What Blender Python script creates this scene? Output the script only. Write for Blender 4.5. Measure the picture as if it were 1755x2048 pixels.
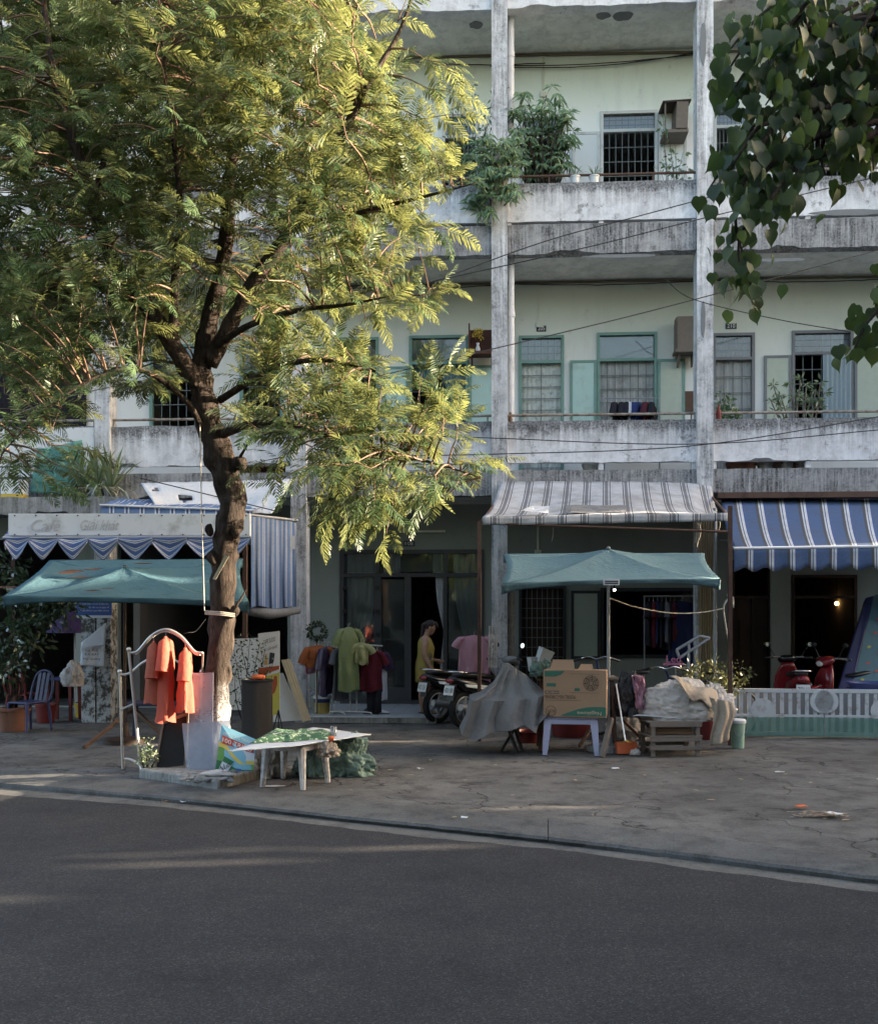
import bpy, bmesh, math, random
import numpy as np
from mathutils import Vector, Matrix, noise

for _o in list(bpy.data.objects):
    bpy.data.objects.remove(_o)
scene = bpy.context.scene
COL = scene.collection
rad = math.radians
random.seed(7)

# ------------------------------------------------------------------ camera
YAW = rad(3.3)
EYE = Vector((0.0, 0.0, 1.6))
FOC, CU, HORIZON = 2000.0, 877.5, 1240.0       # focal length and principal point on the 1755 x 2048 frame
cam_d = bpy.data.cameras.new('camera')
cam = bpy.data.objects.new('camera', cam_d)
COL.objects.link(cam)
cam.location = EYE
cam.rotation_euler = (rad(90), 0, YAW)
cam_d.sensor_fit = 'VERTICAL'
cam_d.sensor_height = 36.0
cam_d.lens = FOC / 2048.0 * 36.0
cam_d.shift_y = (HORIZON - 1024.0) / 2048.0
cam_d.clip_start, cam_d.clip_end = 0.05, 500.0
cam_d.dof.use_dof = False
scene.camera = cam

# ------------------------------------------------------------------ sky and sun
SUN_AZ, SUN_EL = rad(10.0), rad(13.0)          # azimuth measured from +X towards +Y
world = bpy.data.worlds.new('World')
scene.world = world
world.use_nodes = True
wn = world.node_tree
wn.nodes.clear()
_sky = wn.nodes.new('ShaderNodeTexSky')
_sky.sky_type = 'NISHITA'
_sky.sun_disc = False
_sky.sun_elevation = SUN_EL
_sky.sun_rotation = rad(90.0) - SUN_AZ
_sky.air_density, _sky.dust_density, _sky.ozone_density = 1.0, 5.5, 0.45
_bg = wn.nodes.new('ShaderNodeBackground')
_bg.inputs['Strength'].default_value = 0.15
_wo = wn.nodes.new('ShaderNodeOutputWorld')
wn.links.new(_sky.outputs[0], _bg.inputs[0])
wn.links.new(_bg.outputs[0], _wo.inputs[0])
sun_d = bpy.data.lights.new('sun', 'SUN')
sun_d.energy = 4.7
sun_d.angle = rad(0.5)
sun_d.color = (1.0, 0.83, 0.62)
sun = bpy.data.objects.new('sun', sun_d)
COL.objects.link(sun)
SUNV = Vector((math.cos(SUN_EL) * math.cos(SUN_AZ), math.cos(SUN_EL) * math.sin(SUN_AZ), math.sin(SUN_EL)))
sun.rotation_euler = SUNV.to_track_quat('Z', 'Y').to_euler()
sun.location = (40, 10, 20)
scene.view_settings.view_transform = 'Standard'
scene.view_settings.look = 'None'
scene.view_settings.exposure = 2.75
scene.view_settings.gamma = 1.0
scene.view_settings.use_curve_mapping = False
scene.render.engine = 'CYCLES'
scene.cycles.max_bounces = 8
scene.cycles.diffuse_bounces = 4
scene.cycles.glossy_bounces = 3
scene.cycles.transmission_bounces = 6
scene.cycles.transparent_max_bounces = 12
scene.cycles.use_denoising = True
scene.cycles.caustics_reflective = False
scene.cycles.caustics_refractive = False

# ------------------------------------------------------------------ measuring
FWD = Vector((-math.sin(YAW), math.cos(YAW), 0))
RGT = Vector((math.cos(YAW), math.sin(YAW), 0))
UP = Vector((0, 0, 1))
def ray(u, v): return FWD + RGT * ((u - CU) / FOC) + UP * ((HORIZON - v) / FOC)
def PD(u, v, d): return EYE + ray(u, v) * d                       # point at depth d
def PY(u, v, Y): r = ray(u, v); return EYE + r * (Y / r.y)        # point on the plane y = Y
def PG(u, v, z=0.0): r = ray(u, v); return EYE + r * ((z - EYE.z) / r.z)   # point on the level z
def RY(u0, v0, u1, v1, Y):
    a, b = PY(u0, v1, Y), PY(u1, v0, Y); return a.x, b.x, a.z, b.z
def proj(p):
    q = Vector(p) - EYE; d = q.dot(FWD)
    return CU + q.dot(RGT) / d * FOC, HORIZON - q.z / d * FOC, d
def V(*a): return Vector(a)
def lerp(a, b, t): return a + (b - a) * t
def srgb(r, g, b):
    f = lambda c: (c / 255 / 12.92) if c / 255 <= 0.04045 else ((c / 255 + 0.055) / 1.055) ** 2.4
    y = .3 * r + .59 * g + .11 * b; k = .8
    return tuple(f(y + (c - y) * k) for c in (r, g, b))

# ------------------------------------------------------------------ mesh building
class MB:
    def __init__(s):
        s.v, s.f, s.m, s.uv, s.mi = [], [], [], None, 0
    def add(s, vs, fs, mi=None):
        o = len(s.v); s.v += [Vector(p) for p in vs]
        s.f += [tuple(i + o for i in f) for f in fs]
        s.m += [s.mi if mi is None else mi] * len(fs)
        return s
    def hexa(s, p, mi=None):      # p: 4 bottom then 4 top, each anticlockwise from above
        return s.add(p, [(3, 2, 1, 0), (4, 5, 6, 7), (0, 1, 5, 4), (1, 2, 6, 5), (2, 3, 7, 6), (3, 0, 4, 7)], mi)
    def box(s, x0, x1, y0, y1, z0, z1, mi=None):
        return s.hexa([(x0, y0, z0), (x1, y0, z0), (x1, y1, z0), (x0, y1, z0), (x0, y0, z1), (x1, y0, z1), (x1, y1, z1), (x0, y1, z1)], mi)
    def obox(s, c, ex, ey, ez, mi=None):    # centre and three half-axis vectors
        c, ex, ey, ez = Vector(c), Vector(ex), Vector(ey), Vector(ez)
        return s.hexa([c - ex - ey - ez, c + ex - ey - ez, c + ex + ey - ez, c - ex + ey - ez, c - ex - ey + ez, c + ex - ey + ez, c + ex + ey + ez, c - ex + ey + ez], mi)
    def bar(s, a, b, w, h=None, mi=None):   # square bar from a to b
        a, b = Vector(a), Vector(b); h = h or w; d = (b - a)
        L = d.length; d.normalize()
        up = Vector((0, 0, 1)) if abs(d.z) < 0.95 else Vector((0, 1, 0))
        x = d.cross(up).normalized(); y = x.cross(d).normalized()
        return s.obox((a + b) / 2, d * (L / 2), x * (w / 2), y * (h / 2), mi)
    def slab(s, pts, n, mi=None):           # polygon extruded by vector n
        k = len(pts); n = Vector(n); a = [Vector(p) for p in pts]
        return s.add(a + [p + n for p in a], [tuple(range(k - 1, -1, -1)), tuple(range(k, 2 * k))] + [(i, (i + 1) % k, k + (i + 1) % k, k + i) for i in range(k)], mi)
    def poly(s, pts, mi=None): return s.add(pts, [tuple(range(len(pts)))], mi)
    def tube(s, path, r, n=8, cap=True, mi=None, jit=0.0):
        P = [Vector(p) for p in path]; m = len(P)
        R = list(r) if hasattr(r, '__len__') else [r] * m
        vs, fs = [], []; x = None
        for i in range(m):
            t = (P[min(i + 1, m - 1)] - P[max(i - 1, 0)])
            t = t.normalized() if t.length > 1e-9 else Vector((0, 0, 1))
            if x is None:
                x = t.cross(Vector((0, 0, 1)) if abs(t.z) < 0.9 else Vector((0, 1, 0))).normalized()
            else:
                x = (x - t * x.dot(t)); x = x.normalized() if x.length > 1e-6 else t.orthogonal().normalized()
            y = t.cross(x)
            for k in range(n):
                a = 2 * math.pi * k / n; p = P[i] + (x * math.cos(a) + y * math.sin(a)) * R[i]
                if jit: p += (x * math.cos(a) + y * math.sin(a)) * R[i] * jit * noise.noise(p * 9)
                vs.append(p)
        for i in range(m - 1):
            for k in range(n):
                k2 = (k + 1) % n
                fs.append((i * n + k, i * n + k2, (i + 1) * n + k2, (i + 1) * n + k))
        if cap: fs += [tuple(range(n - 1, -1, -1)), tuple(range((m - 1) * n, m * n))]
        return s.add(vs, fs, mi)
    def lathe(s, prof, c=(0, 0, 0), n=20, mi=None, ax=None, cap=True):   # prof [(r, h)]
        c = Vector(c)
        z = Vector(ax).normalized() if ax is not None else Vector((0, 0, 1))
        x = z.orthogonal().normalized(); y = z.cross(x); vs, fs = [], []
        for r, h in prof:
            for k in range(n):
                a = 2 * math.pi * k / n
                vs.append(c + z * h + (x * math.cos(a) + y * math.sin(a)) * r)
        m = len(prof)
        for i in range(m - 1):
            for k in range(n):
                k2 = (k + 1) % n
                fs.append((i * n + k, i * n + k2, (i + 1) * n + k2, (i + 1) * n + k))
        if cap: fs += [tuple(range(n - 1, -1, -1)), tuple(range((m - 1) * n, m * n))]
        return s.add(vs, fs, mi)
    def ball(s, c, r, n=12, m=8, mi=None, nz=0.0, fq=3.0, rot=None):
        c = Vector(c); r = Vector(r) if hasattr(r, '__len__') else Vector((r, r, r)); vs, fs = [], []
        for i in range(m + 1):
            th = math.pi * i / m
            for k in range(n):
                a = 2 * math.pi * k / n
                d = Vector((math.sin(th) * math.cos(a), math.sin(th) * math.sin(a), math.cos(th)))
                p = Vector((d.x * r.x, d.y * r.y, d.z * r.z))
                if rot is not None: p = rot @ p
                q = c + p
                if nz: q = c + p * (1 + nz * noise.fractal(q * fq, 1.0, 2.0, 3))
                vs.append(q)
        for i in range(m):
            for k in range(n):
                k2 = (k + 1) % n
                fs.append((i * n + k, (i + 1) * n + k, (i + 1) * n + k2, i * n + k2))
        return s.add(vs, fs, mi)
    def grid(s, fn, nu, nv, mi=None):       # fn(u, v) -> point; keeps uv when it is the only content
        o = len(s.v); vs = [Vector(fn(i / nu, j / nv)) for j in range(nv + 1) for i in range(nu + 1)]
        fs = [(j * (nu + 1) + i, j * (nu + 1) + i + 1, (j + 1) * (nu + 1) + i + 1, (j + 1) * (nu + 1) + i) for j in range(nv) for i in range(nu)]
        if s.uv is None: s.uv = {}
        for j in range(nv + 1):
            for i in range(nu + 1): s.uv[o + j * (nu + 1) + i] = (i / nu, j / nv)
        return s.add(vs, fs, mi)
    def xf(s, M):
        s.v = [M @ p for p in s.v]; return s
    def join(s, o, M=None):
        k = len(s.v); s.v += [(M @ p if M is not None else p.copy()) for p in o.v]
        s.f += [tuple(i + k for i in f) for f in o.f]; s.m += o.m
        return s
    def mesh(s, name, W=None):
        me = bpy.data.meshes.new(name)
        Wi = W.inverted() if W is not None else None
        me.from_pydata([tuple(Wi @ p if Wi is not None else p) for p in s.v], [], s.f)
        me.polygons.foreach_set('material_index', s.m)
        if s.uv:
            uvl = me.uv_layers.new(name='uv')
            li = np.empty(len(me.loops), np.int32); me.loops.foreach_get('vertex_index', li)
            arr = np.zeros((len(s.v), 2), np.float32)
            for k, t in s.uv.items(): arr[k] = t
            uvl.data.foreach_set('uv', arr[li].ravel())
        return me

WM = {}                                     # world matrix of each object as built
def smooth(ob, ang=None):
    me = ob.data
    me.polygons.foreach_set('use_smooth', [True] * len(me.polygons))
    if ang is not None:
        try: me.set_sharp_from_angle(angle=rad(ang))
        except Exception: pass
    return ob
def build(mb, name, mats, parent=None, sm=None, bevel=0, thick=0, off=0, sub=0):
    W = WM.get(parent.name) if parent is not None else None
    ob = bpy.data.objects.new(name, mb.mesh(name, W))
    COL.objects.link(ob)
    for m in (mats if isinstance(mats, (list, tuple)) else [mats]): ob.data.materials.append(m)
    if parent is not None:
        ob.parent = parent; WM[ob.name] = W
    else:
        WM[ob.name] = Matrix.Identity(4)
    if sm is not None: smooth(ob, sm if sm else None)
    if thick:
        md = ob.modifiers.new('thick', 'SOLIDIFY'); md.thickness = thick; md.offset = off
    if sub:
        md = ob.modifiers.new('sub', 'SUBSURF'); md.levels = md.render_levels = sub
    if bevel:
        md = ob.modifiers.new('bevel', 'BEVEL'); md.width = bevel; md.segments = 2; md.limit_method = 'ANGLE'
        md.angle_limit = rad(50)
    return ob
def tag(o, label=None, cat=None, group=None, kind=None):
    if label: o['label'] = label
    if cat: o['category'] = cat
    if group: o['group'] = group
    if kind: o['kind'] = kind
    return o
def thing(name, label, cat, loc=(0, 0, 0), rz=0.0, group=None):
    e = bpy.data.objects.new(name, None); e.empty_display_size = 0.1
    COL.objects.link(e); e.location = loc; e.rotation_euler = (0, 0, rz)
    WM[e.name] = Matrix.Translation(Vector(loc)) @ Matrix.Rotation(rz, 4, 'Z')
    return tag(e, label, cat, group)
def one(mb, name, label, cat, mats, group=None, kind=None, **k):
    return tag(build(mb, name, mats, None, **k), label, cat, group, kind)
def dup(root, loc, rz=0.0, label=None, swap=None):
    def cp(o, par):
        c = o.copy(); COL.objects.link(c); c.parent = par
        if swap and c.type == 'MESH' and any(m and m.name in swap for m in c.data.materials):
            for i, sl in enumerate(c.material_slots):
                if sl.material and sl.material.name in swap:
                    sl.link = 'OBJECT'; sl.material = swap[sl.material.name]
        for ch in list(o.children): cp(ch, c)
        return c
    r = cp(root, None); r.location = loc; r.rotation_euler = (0, 0, rz)
    WM[r.name] = Matrix.Translation(Vector(loc)) @ Matrix.Rotation(rz, 4, 'Z')
    if label: r['label'] = label
    return r

# ------------------------------------------------------------------ materials
class NT:
    def __init__(s, name):
        s.mat = bpy.data.materials.new(name); s.mat.use_nodes = True
        s.t = s.mat.node_tree; s.t.nodes.clear()
        s.out = s.n('ShaderNodeOutputMaterial')
    def n(s, kind, **k):
        x = s.t.nodes.new(kind)
        for a, b in k.items(): setattr(x, a, b)
        return x
    def l(s, a, b): s.t.links.new(a, b)
    def set(s, x, **k):
        for a, b in k.items():
            key = a.replace('_', ' ')
            if isinstance(b, bpy.types.NodeSocket): s.l(b, x.inputs[key])
            else: x.inputs[key].default_value = b
        return x
    def coord(s, kind='Object', scale=(1, 1, 1)):
        tc = s.n('ShaderNodeTexCoord'); mp = s.n('ShaderNodeMapping')
        s.l(tc.outputs[kind], mp.inputs[0]); mp.inputs['Scale'].default_value = scale
        return mp.outputs[0]
    def noise(s, co, scale, detail=4, rough=0.6):
        x = s.n('ShaderNodeTexNoise'); s.l(co, x.inputs['Vector'])
        x.inputs['Scale'].default_value = scale; x.inputs['Detail'].default_value = detail; x.inputs['Roughness'].default_value = rough
        return x.outputs['Fac']
    def ramp(s, fac, stops, interp='LINEAR'):
        x = s.n('ShaderNodeValToRGB'); s.l(fac, x.inputs[0]); e = x.color_ramp.elements
        x.color_ramp.interpolation = interp
        while len(e) > len(stops): e.remove(e[-1])
        while len(e) < len(stops): e.new(0.5)
        for el, (p, c) in zip(e, stops):
            el.position = p; el.color = (c, c, c, 1) if not hasattr(c, '__len__') else (*c[:3], 1)
        return x.outputs[0]
    def math(s, op, a, b=0.0, clamp=False):
        x = s.n('ShaderNodeMath', operation=op, use_clamp=clamp)
        for i, q in enumerate((a, b)):
            if isinstance(q, bpy.types.NodeSocket): s.l(q, x.inputs[i])
            else: x.inputs[i].default_value = q
        return x.outputs[0]
    def mix(s, fac, a, b, blend='MIX'):
        x = s.n('ShaderNodeMix', data_type='RGBA', blend_type=blend)
        for sock, q in ((x.inputs[0], fac), (x.inputs[6], a), (x.inputs[7], b)):
            if isinstance(q, bpy.types.NodeSocket): s.l(q, sock)
            elif hasattr(q, '__len__'): sock.default_value = (*q[:3], 1)
            else: sock.default_value = q
        return x.outputs[2]
    def bump(s, h, strength=0.3, dist=0.01):
        x = s.n('ShaderNodeBump'); s.l(h, x.inputs['Height'])
        x.inputs['Strength'].default_value = strength; x.inputs['Distance'].default_value = dist
        return x.outputs[0]
    def prin(s, color, rough=0.7, metal=0.0, spec=0.3, normal=None, **k):
        b = s.n('ShaderNodeBsdfPrincipled')
        for key, q in (('Base Color', color), ('Roughness', rough), ('Metallic', metal), ('Specular IOR Level', spec)):
            if isinstance(q, bpy.types.NodeSocket): s.l(q, b.inputs[key])
            elif hasattr(q, '__len__'): b.inputs[key].default_value = (*q[:3], 1)
            else: b.inputs[key].default_value = q
        if normal is not None: s.l(normal, b.inputs['Normal'])
        for a, q in k.items(): b.inputs[a.replace('_', ' ')].default_value = q
        s.l(b.outputs[0], s.out.inputs[0])
        return b
def shade(c, f): return tuple(min(1, x * f) for x in c)
def plain(name, col, rough=0.7, var=0.18, scale=6, metal=0.0, spec=0.3, bump=0.15, bd=0.004, dirt=None, dirt_amt=0.5, dsc=2.5, co='Object', **k):
    t = NT(name); c = t.coord(co)
    f = t.noise(c, scale, 5); f2 = t.noise(c, scale * 7, 3)
    base = t.mix(f, shade(col, 1 - var), shade(col, 1 + var))
    if dirt:
        m = t.ramp(t.noise(c, dsc, 6, 0.7), [(0.62 - 0.25 * dirt_amt, 0), (0.8 - 0.2 * dirt_amt, 1)])
        base = t.mix(t.math('MULTIPLY', m, 0.85), base, dirt)
    t.prin(base, rough, metal, spec, t.bump(t.math('ADD', f2, f), bump, bd), **k)
    return t.mat
MATS = {}
def mat(name, *a, **k):
    if name not in MATS: MATS[name] = plain(name, *a, **k)
    return MATS[name]

# ------------------------------------------------------------------ the materials of the place
def m_concrete(name, base, dark, amt=0.5, top=True, gain=1.0):
    t = NT(name); c = t.coord('Object'); cs = t.coord('Object', (7.5, 7.5, 0.5)); cf = t.coord('Object', (22, 22, 1.3)); g = t.coord('Generated')
    sep = t.n('ShaderNodeSeparateXYZ'); t.l(g, sep.inputs[0])
    n1 = t.noise(c, 1.3, 8, 0.7); n2 = t.noise(cs, 1.0, 7, 0.7); n2f = t.noise(cf, 1.0, 4, 0.6); n3 = t.noise(c, 30, 4, 0.7); n4 = t.noise(c, 4.5, 9, 0.78)
    col = t.mix(t.ramp(n1, [(0.3, 0), (0.7, 1)]), shade(base, 0.78), shade(base, 1.08))
    col = t.mix(t.math('MULTIPLY', t.ramp(n4, [(0.46, 0), (0.62, 1)]), 0.5), col, shade(base, 0.45))
    s = t.math('MULTIPLY', t.ramp(n2, [(0.4 - 0.08 * amt, 0), (0.58 - 0.08 * amt, 1)]), t.ramp(n2f, [(0.3, 0.35), (0.6, 1)]))
    if top:
        hz = t.ramp(sep.outputs[2], [(0.0, 0.1), (0.4, 0.3), (0.8, 0.9), (1.0, 1.0)])
        edge = t.math('MULTIPLY', t.ramp(sep.outputs[2], [(0.7, 0), (1, 1)]), t.ramp(n4, [(0.3, 0), (0.5, 1.0)]))
        hm = t.math('ADD', t.math('MULTIPLY', hz, s), edge, True)
    else:
        hm = t.math('MULTIPLY', s, t.ramp(n1, [(0.34, 0.15), (0.54, 1)]), True)
    hm = t.math('MULTIPLY', hm, t.ramp(n3, [(0.35, 0.6), (0.6, 1)]), True)
    col = t.mix(t.math('MULTIPLY', hm, min(1, (0.5 + 0.4 * amt) * gain)), col, dark)
    v = t.ramp(t.noise(c, 2.7, 10, 0.82), [(0.555, 0), (0.62, 1)])
    col = t.mix(t.math('MULTIPLY', v, 0.6), col, shade(dark, 1.5))
    t.prin(col, 0.92, 0, 0.15, t.bump(t.math('ADD', n3, t.math('MULTIPLY', n4, 2)), 0.5, 0.006))
    return t.mat
def m_wall(name, upper, lower, zsplit, soft=0.35):
    t = NT(name); c = t.coord('Object'); cs = t.coord('Object', (3, 3, 0.5))
    sep = t.n('ShaderNodeSeparateXYZ'); t.l(c, sep.inputs[0])
    n1 = t.noise(c, 0.9, 7, 0.65); n2 = t.noise(cs, 1.5, 6, 0.7); n3 = t.noise(c, 40, 3)
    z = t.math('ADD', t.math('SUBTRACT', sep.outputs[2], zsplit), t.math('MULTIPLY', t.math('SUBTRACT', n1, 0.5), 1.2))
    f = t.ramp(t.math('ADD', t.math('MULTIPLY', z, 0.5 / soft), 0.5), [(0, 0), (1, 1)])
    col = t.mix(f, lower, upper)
    col = t.mix(t.math('MULTIPLY', t.ramp(n2, [(0.52, 0), (0.75, 1)]), 0.35), col, shade(lower, 0.62))
    col = t.mix(t.math('MULTIPLY', t.ramp(t.noise(c, 3.4, 9, 0.75), [(0.6, 0), (0.7, 1)]), 0.55), col, shade(upper, 0.6))
    t.prin(col, 0.85, 0, 0.2, t.bump(n3, 0.12, 0.003))
    return t.mat
CON_BASE, CON_DARK = srgb(230, 229, 233), srgb(50, 50, 52)
MATS['concrete_parapet'] = m_concrete('concrete_parapet', CON_BASE, CON_DARK, 1.0, True)
MATS['concrete_beam'] = m_concrete('concrete_beam', srgb(196, 195, 197), CON_DARK, 1.5, False)
MATS['concrete_column'] = m_concrete('concrete_column', srgb(230, 230, 234), srgb(76, 77, 80), 0.85, False)
MATS['concrete_old'] = m_concrete('concrete_old', srgb(170, 168, 164), srgb(60, 58, 56), 0.8, False)
MINT, WHITEW = srgb(188, 208, 190), srgb(218, 218, 222)
MATS['wall_third'] = m_wall('wall_third', srgb(218, 230, 220), srgb(236, 237, 240), 10.4, 0.6)
MATS['wall_second'] = m_wall('wall_second', srgb(200, 207, 194), srgb(230, 227, 221), 6.3, 0.7)
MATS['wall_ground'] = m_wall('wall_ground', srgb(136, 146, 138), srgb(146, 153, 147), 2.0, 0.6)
MATS['soffit'] = m_concrete('soffit', srgb(232, 232, 226), srgb(176, 174, 166), 0.0, False, .4)
MATS['render_patch'] = plain('render_patch', srgb(118, 120, 122), 0.95, 0.2, 9)

def m_asphalt():
    t = NT('asphalt'); c = t.coord('Object'); n1 = t.noise(t.coord('Object', (0.5, 1.4, 1)), 0.45, 7, 0.65); n2 = t.noise(c, 160, 3, 0.8); n3 = t.noise(c, 1.8, 7, 0.7)
    vo = t.n('ShaderNodeTexVoronoi'); t.l(c, vo.inputs['Vector']); vo.inputs['Scale'].default_value = 130
    col = t.mix(n1, srgb(45, 45, 48), srgb(62, 61, 63))
    col = t.mix(t.math('MULTIPLY', t.ramp(n3, [(0.45, 0), (0.72, 1)]), 0.4), col, srgb(74, 71, 69))
    col = t.mix(t.math('MULTIPLY', t.ramp(n3, [(0.28, 1), (0.42, 0)]), 0.55), col, srgb(34, 34, 36))
    sepc = t.n('ShaderNodeSeparateColor'); t.l(vo.outputs['Color'], sepc.inputs[0])
    st = t.ramp(sepc.outputs[0], [(0.0, 0.62), (0.6, 0.93), (0.86, 1.18), (1.0, 1.9)])
    col = t.mix(1.0, col, st, 'MULTIPLY')
    col = t.mix(1.0, col, t.ramp(n2, [(0.25, 0.6), (0.75, 1.35)]), 'MULTIPLY')
    # dust towards gutter comes from low frequency noise
    h = t.math('ADD', t.math('MULTIPLY', vo.outputs['Distance'], -1.0), t.math('MULTIPLY', n2, 0.6))
    t.prin(col, 0.9, 0, 0.25, t.bump(h, 0.8, 0.006))
    return t.mat
MATS['asphalt'] = m_asphalt()
def m_paving(name, a, b, crack=True):
    t = NT(name); c = t.coord('Object'); n1 = t.noise(c, 0.7, 8, 0.68); n2 = t.noise(c, 70, 4, 0.75); n3 = t.noise(c, 3.2, 8, 0.74)
    col = t.mix(t.ramp(n1, [(0.3, 0), (0.7, 1)]), a, b)
    col = t.mix(t.math('MULTIPLY', t.ramp(n3, [(0.48, 0), (0.62, 1)]), 0.6), col, shade(a, 0.55))
    col = t.mix(t.math('MULTIPLY', t.ramp(n3, [(0.3, 1), (0.42, 0)]), 0.4), col, shade(b, 1.2))
    col = t.mix(1.0, col, t.ramp(n2, [(0.25, 0.66), (0.75, 1.3)]), 'MULTIPLY')
    h = t.math('ADD', t.math('MULTIPLY', n3, 2.2), n2)
    if crack:
        wv = t.n('ShaderNodeVectorMath', operation='ADD'); nz = t.n('ShaderNodeTexNoise'); t.l(c, nz.inputs['Vector']); nz.inputs['Scale'].default_value = 2.2; nz.inputs['Detail'].default_value = 6
        sc = t.n('ShaderNodeVectorMath', operation='SCALE'); t.l(nz.outputs['Color'], sc.inputs[0]); sc.inputs['Scale'].default_value = 0.8
        t.l(c, wv.inputs[0]); t.l(sc.outputs[0], wv.inputs[1])
        vo = t.n('ShaderNodeTexVoronoi', feature='DISTANCE_TO_EDGE'); t.l(wv.outputs[0], vo.inputs['Vector']); vo.inputs['Scale'].default_value = 0.75
        ck = t.ramp(vo.outputs['Distance'], [(0.0, 1), (0.012, 0)])
        ck = t.math('MULTIPLY', ck, t.ramp(t.noise(c, 0.8, 3), [(0.42, 0), (0.5, 1)]))
        col = t.mix(t.math('MULTIPLY', ck, 0.8), col, shade(a, 0.25))
        h = t.math('SUBTRACT', h, t.math('MULTIPLY', ck, 3.0))
    t.prin(col, 0.92, 0, 0.2, t.bump(h, 0.55, 0.008))
    return t.mat
MATS['paving'] = m_paving('paving', srgb(76, 74, 72), srgb(116, 112, 109))
MATS['kerbstone'] = m_paving('kerbstone', srgb(82, 81, 80), srgb(106, 105, 103), False)
MATS['gutter'] = m_paving('gutter', srgb(92, 90, 86), srgb(114, 111, 107), False)

def m_leaf(name, col, back, trans=0.45, gloss=0.12, rough=0.4, var=0.35):
    t = NT(name)
    oi = t.n('ShaderNodeObjectInfo'); geo = t.n('ShaderNodeNewGeometry')
    c = t.coord('Object'); f = t.noise(c, 2.3, 3)
    isl = geo.outputs['Random Per Island']
    k = t.math('ADD', t.math('MULTIPLY', isl, 0.5), t.math('MULTIPLY', t.math('ADD', f, oi.outputs['Random']), 0.25))
    colr = t.mix(k, shade(col, 1 - var), shade(col, 1 + var))
    d = t.n('ShaderNodeBsdfDiffuse'); t.l(colr, d.inputs[0])
    tr = t.n('ShaderNodeBsdfTranslucent'); tc = t.mix(k, shade(back, 1 - var), shade(back, 1 + var)); t.l(tc, tr.inputs[0])
    g = t.n('ShaderNodeBsdfGlossy'); g.inputs['Roughness'].default_value = rough; g.inputs[0].default_value = (0.9, 0.9, 0.85, 1)
    a = t.n('ShaderNodeMixShader'); a.inputs[0].default_value = trans; t.l(d.outputs[0], a.inputs[1]); t.l(tr.outputs[0], a.inputs[2])
    fr = t.n('ShaderNodeFresnel'); fr.inputs[0].default_value = 1.4
    b = t.n('ShaderNodeMixShader'); t.l(t.math('MULTIPLY', fr.outputs[0], gloss * 2.0), b.inputs[0]); t.l(a.outputs[0], b.inputs[1]); t.l(g.outputs[0], b.inputs[2])
    t.l(b.outputs[0], t.out.inputs[0])
    return t.mat
MATS['frond_leaf'] = m_leaf('frond_leaf', srgb(58, 82, 48), srgb(148, 156, 80), 0.29, 0.05, 0.6, 0.6)
MATS['peepal_leaf'] = m_leaf('peepal_leaf', srgb(52, 68, 50), srgb(100, 134, 50), 0.26, 0.2, 0.35, 0.6)
MATS['shrub_leaf'] = m_leaf('shrub_leaf', srgb(104, 134, 98), srgb(120, 152, 86), 0.3, 0.15, 0.45, 0.35)
MATS['pale_leaf'] = m_leaf('pale_leaf', srgb(118, 138, 104), srgb(130, 150, 90), 0.3, 0.12, 0.5, 0.35)
MATS['yellow_leaf'] = m_leaf('yellow_leaf', srgb(104, 106, 62), srgb(116, 116, 58), 0.3, 0.1, 0.5, 0.4)
MATS['dark_leaf'] = m_leaf('dark_leaf', srgb(52, 72, 48), srgb(70, 96, 50), 0.3, 0.15, 0.45, 0.35)
MATS['dry_leaf'] = m_leaf('dry_leaf', srgb(140, 100, 56), srgb(150, 104, 50), 0.2, 0.1, 0.6, 0.4)

def m_bark(white):
    t = NT('bark_whitewashed' if white else 'bark'); c = t.coord('Object', (1, 1, 0.38)); c2 = t.coord('Object')
    n1 = t.noise(c, 17, 8, 0.75); n2 = t.noise(c2, 3, 5); n3 = t.noise(c2, 60, 4)
    cz = t.coord('Object', (1, 1, 0.16)); n5 = t.noise(cz, 22, 7, 0.7)
    col = t.mix(t.ramp(n1, [(0.32, 0), (0.68, 1)]), srgb(34, 28, 24), srgb(88, 74, 65))
    col = t.mix(t.math('MULTIPLY', t.ramp(n2, [(0.45, 0), (0.65, 1)]), 0.5), col, srgb(72, 64, 59))
    crk = t.ramp(n5, [(0.36, 1), (0.48, 0)])
    col = t.mix(t.math('MULTIPLY', crk, 0.5), col, srgb(42, 33, 27))
    if white:
        sep = t.n('ShaderNodeSeparateXYZ'); t.l(c2, sep.inputs[0])
        zz = t.math('ADD', sep.outputs[2], t.math('MULTIPLY', t.math('SUBTRACT', n1, 0.5), 0.9))
        w = t.ramp(zz, [(0.55, 1), (0.95, 0)])
        w = t.math('MULTIPLY', w, t.ramp(n3, [(0.4, 0.1), (0.52, 1)]))
        col = t.mix(w, col, srgb(205, 205, 205))
    h = t.math('ADD', t.math('MULTIPLY', n1, 1.5), t.math('MULTIPLY', t.ramp(n5, [(0.34, 0), (0.52, 1)]), 1.2))
    t.prin(col, 0.9, 0, 0.15, t.bump(h, 0.9, 0.02))
    return t.mat
MATS['bark'] = m_bark(False); MATS['bark_white'] = m_bark(True)
MATS['twig'] = plain('twig', srgb(112, 86, 68), 0.8, 0.25, 30)

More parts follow.
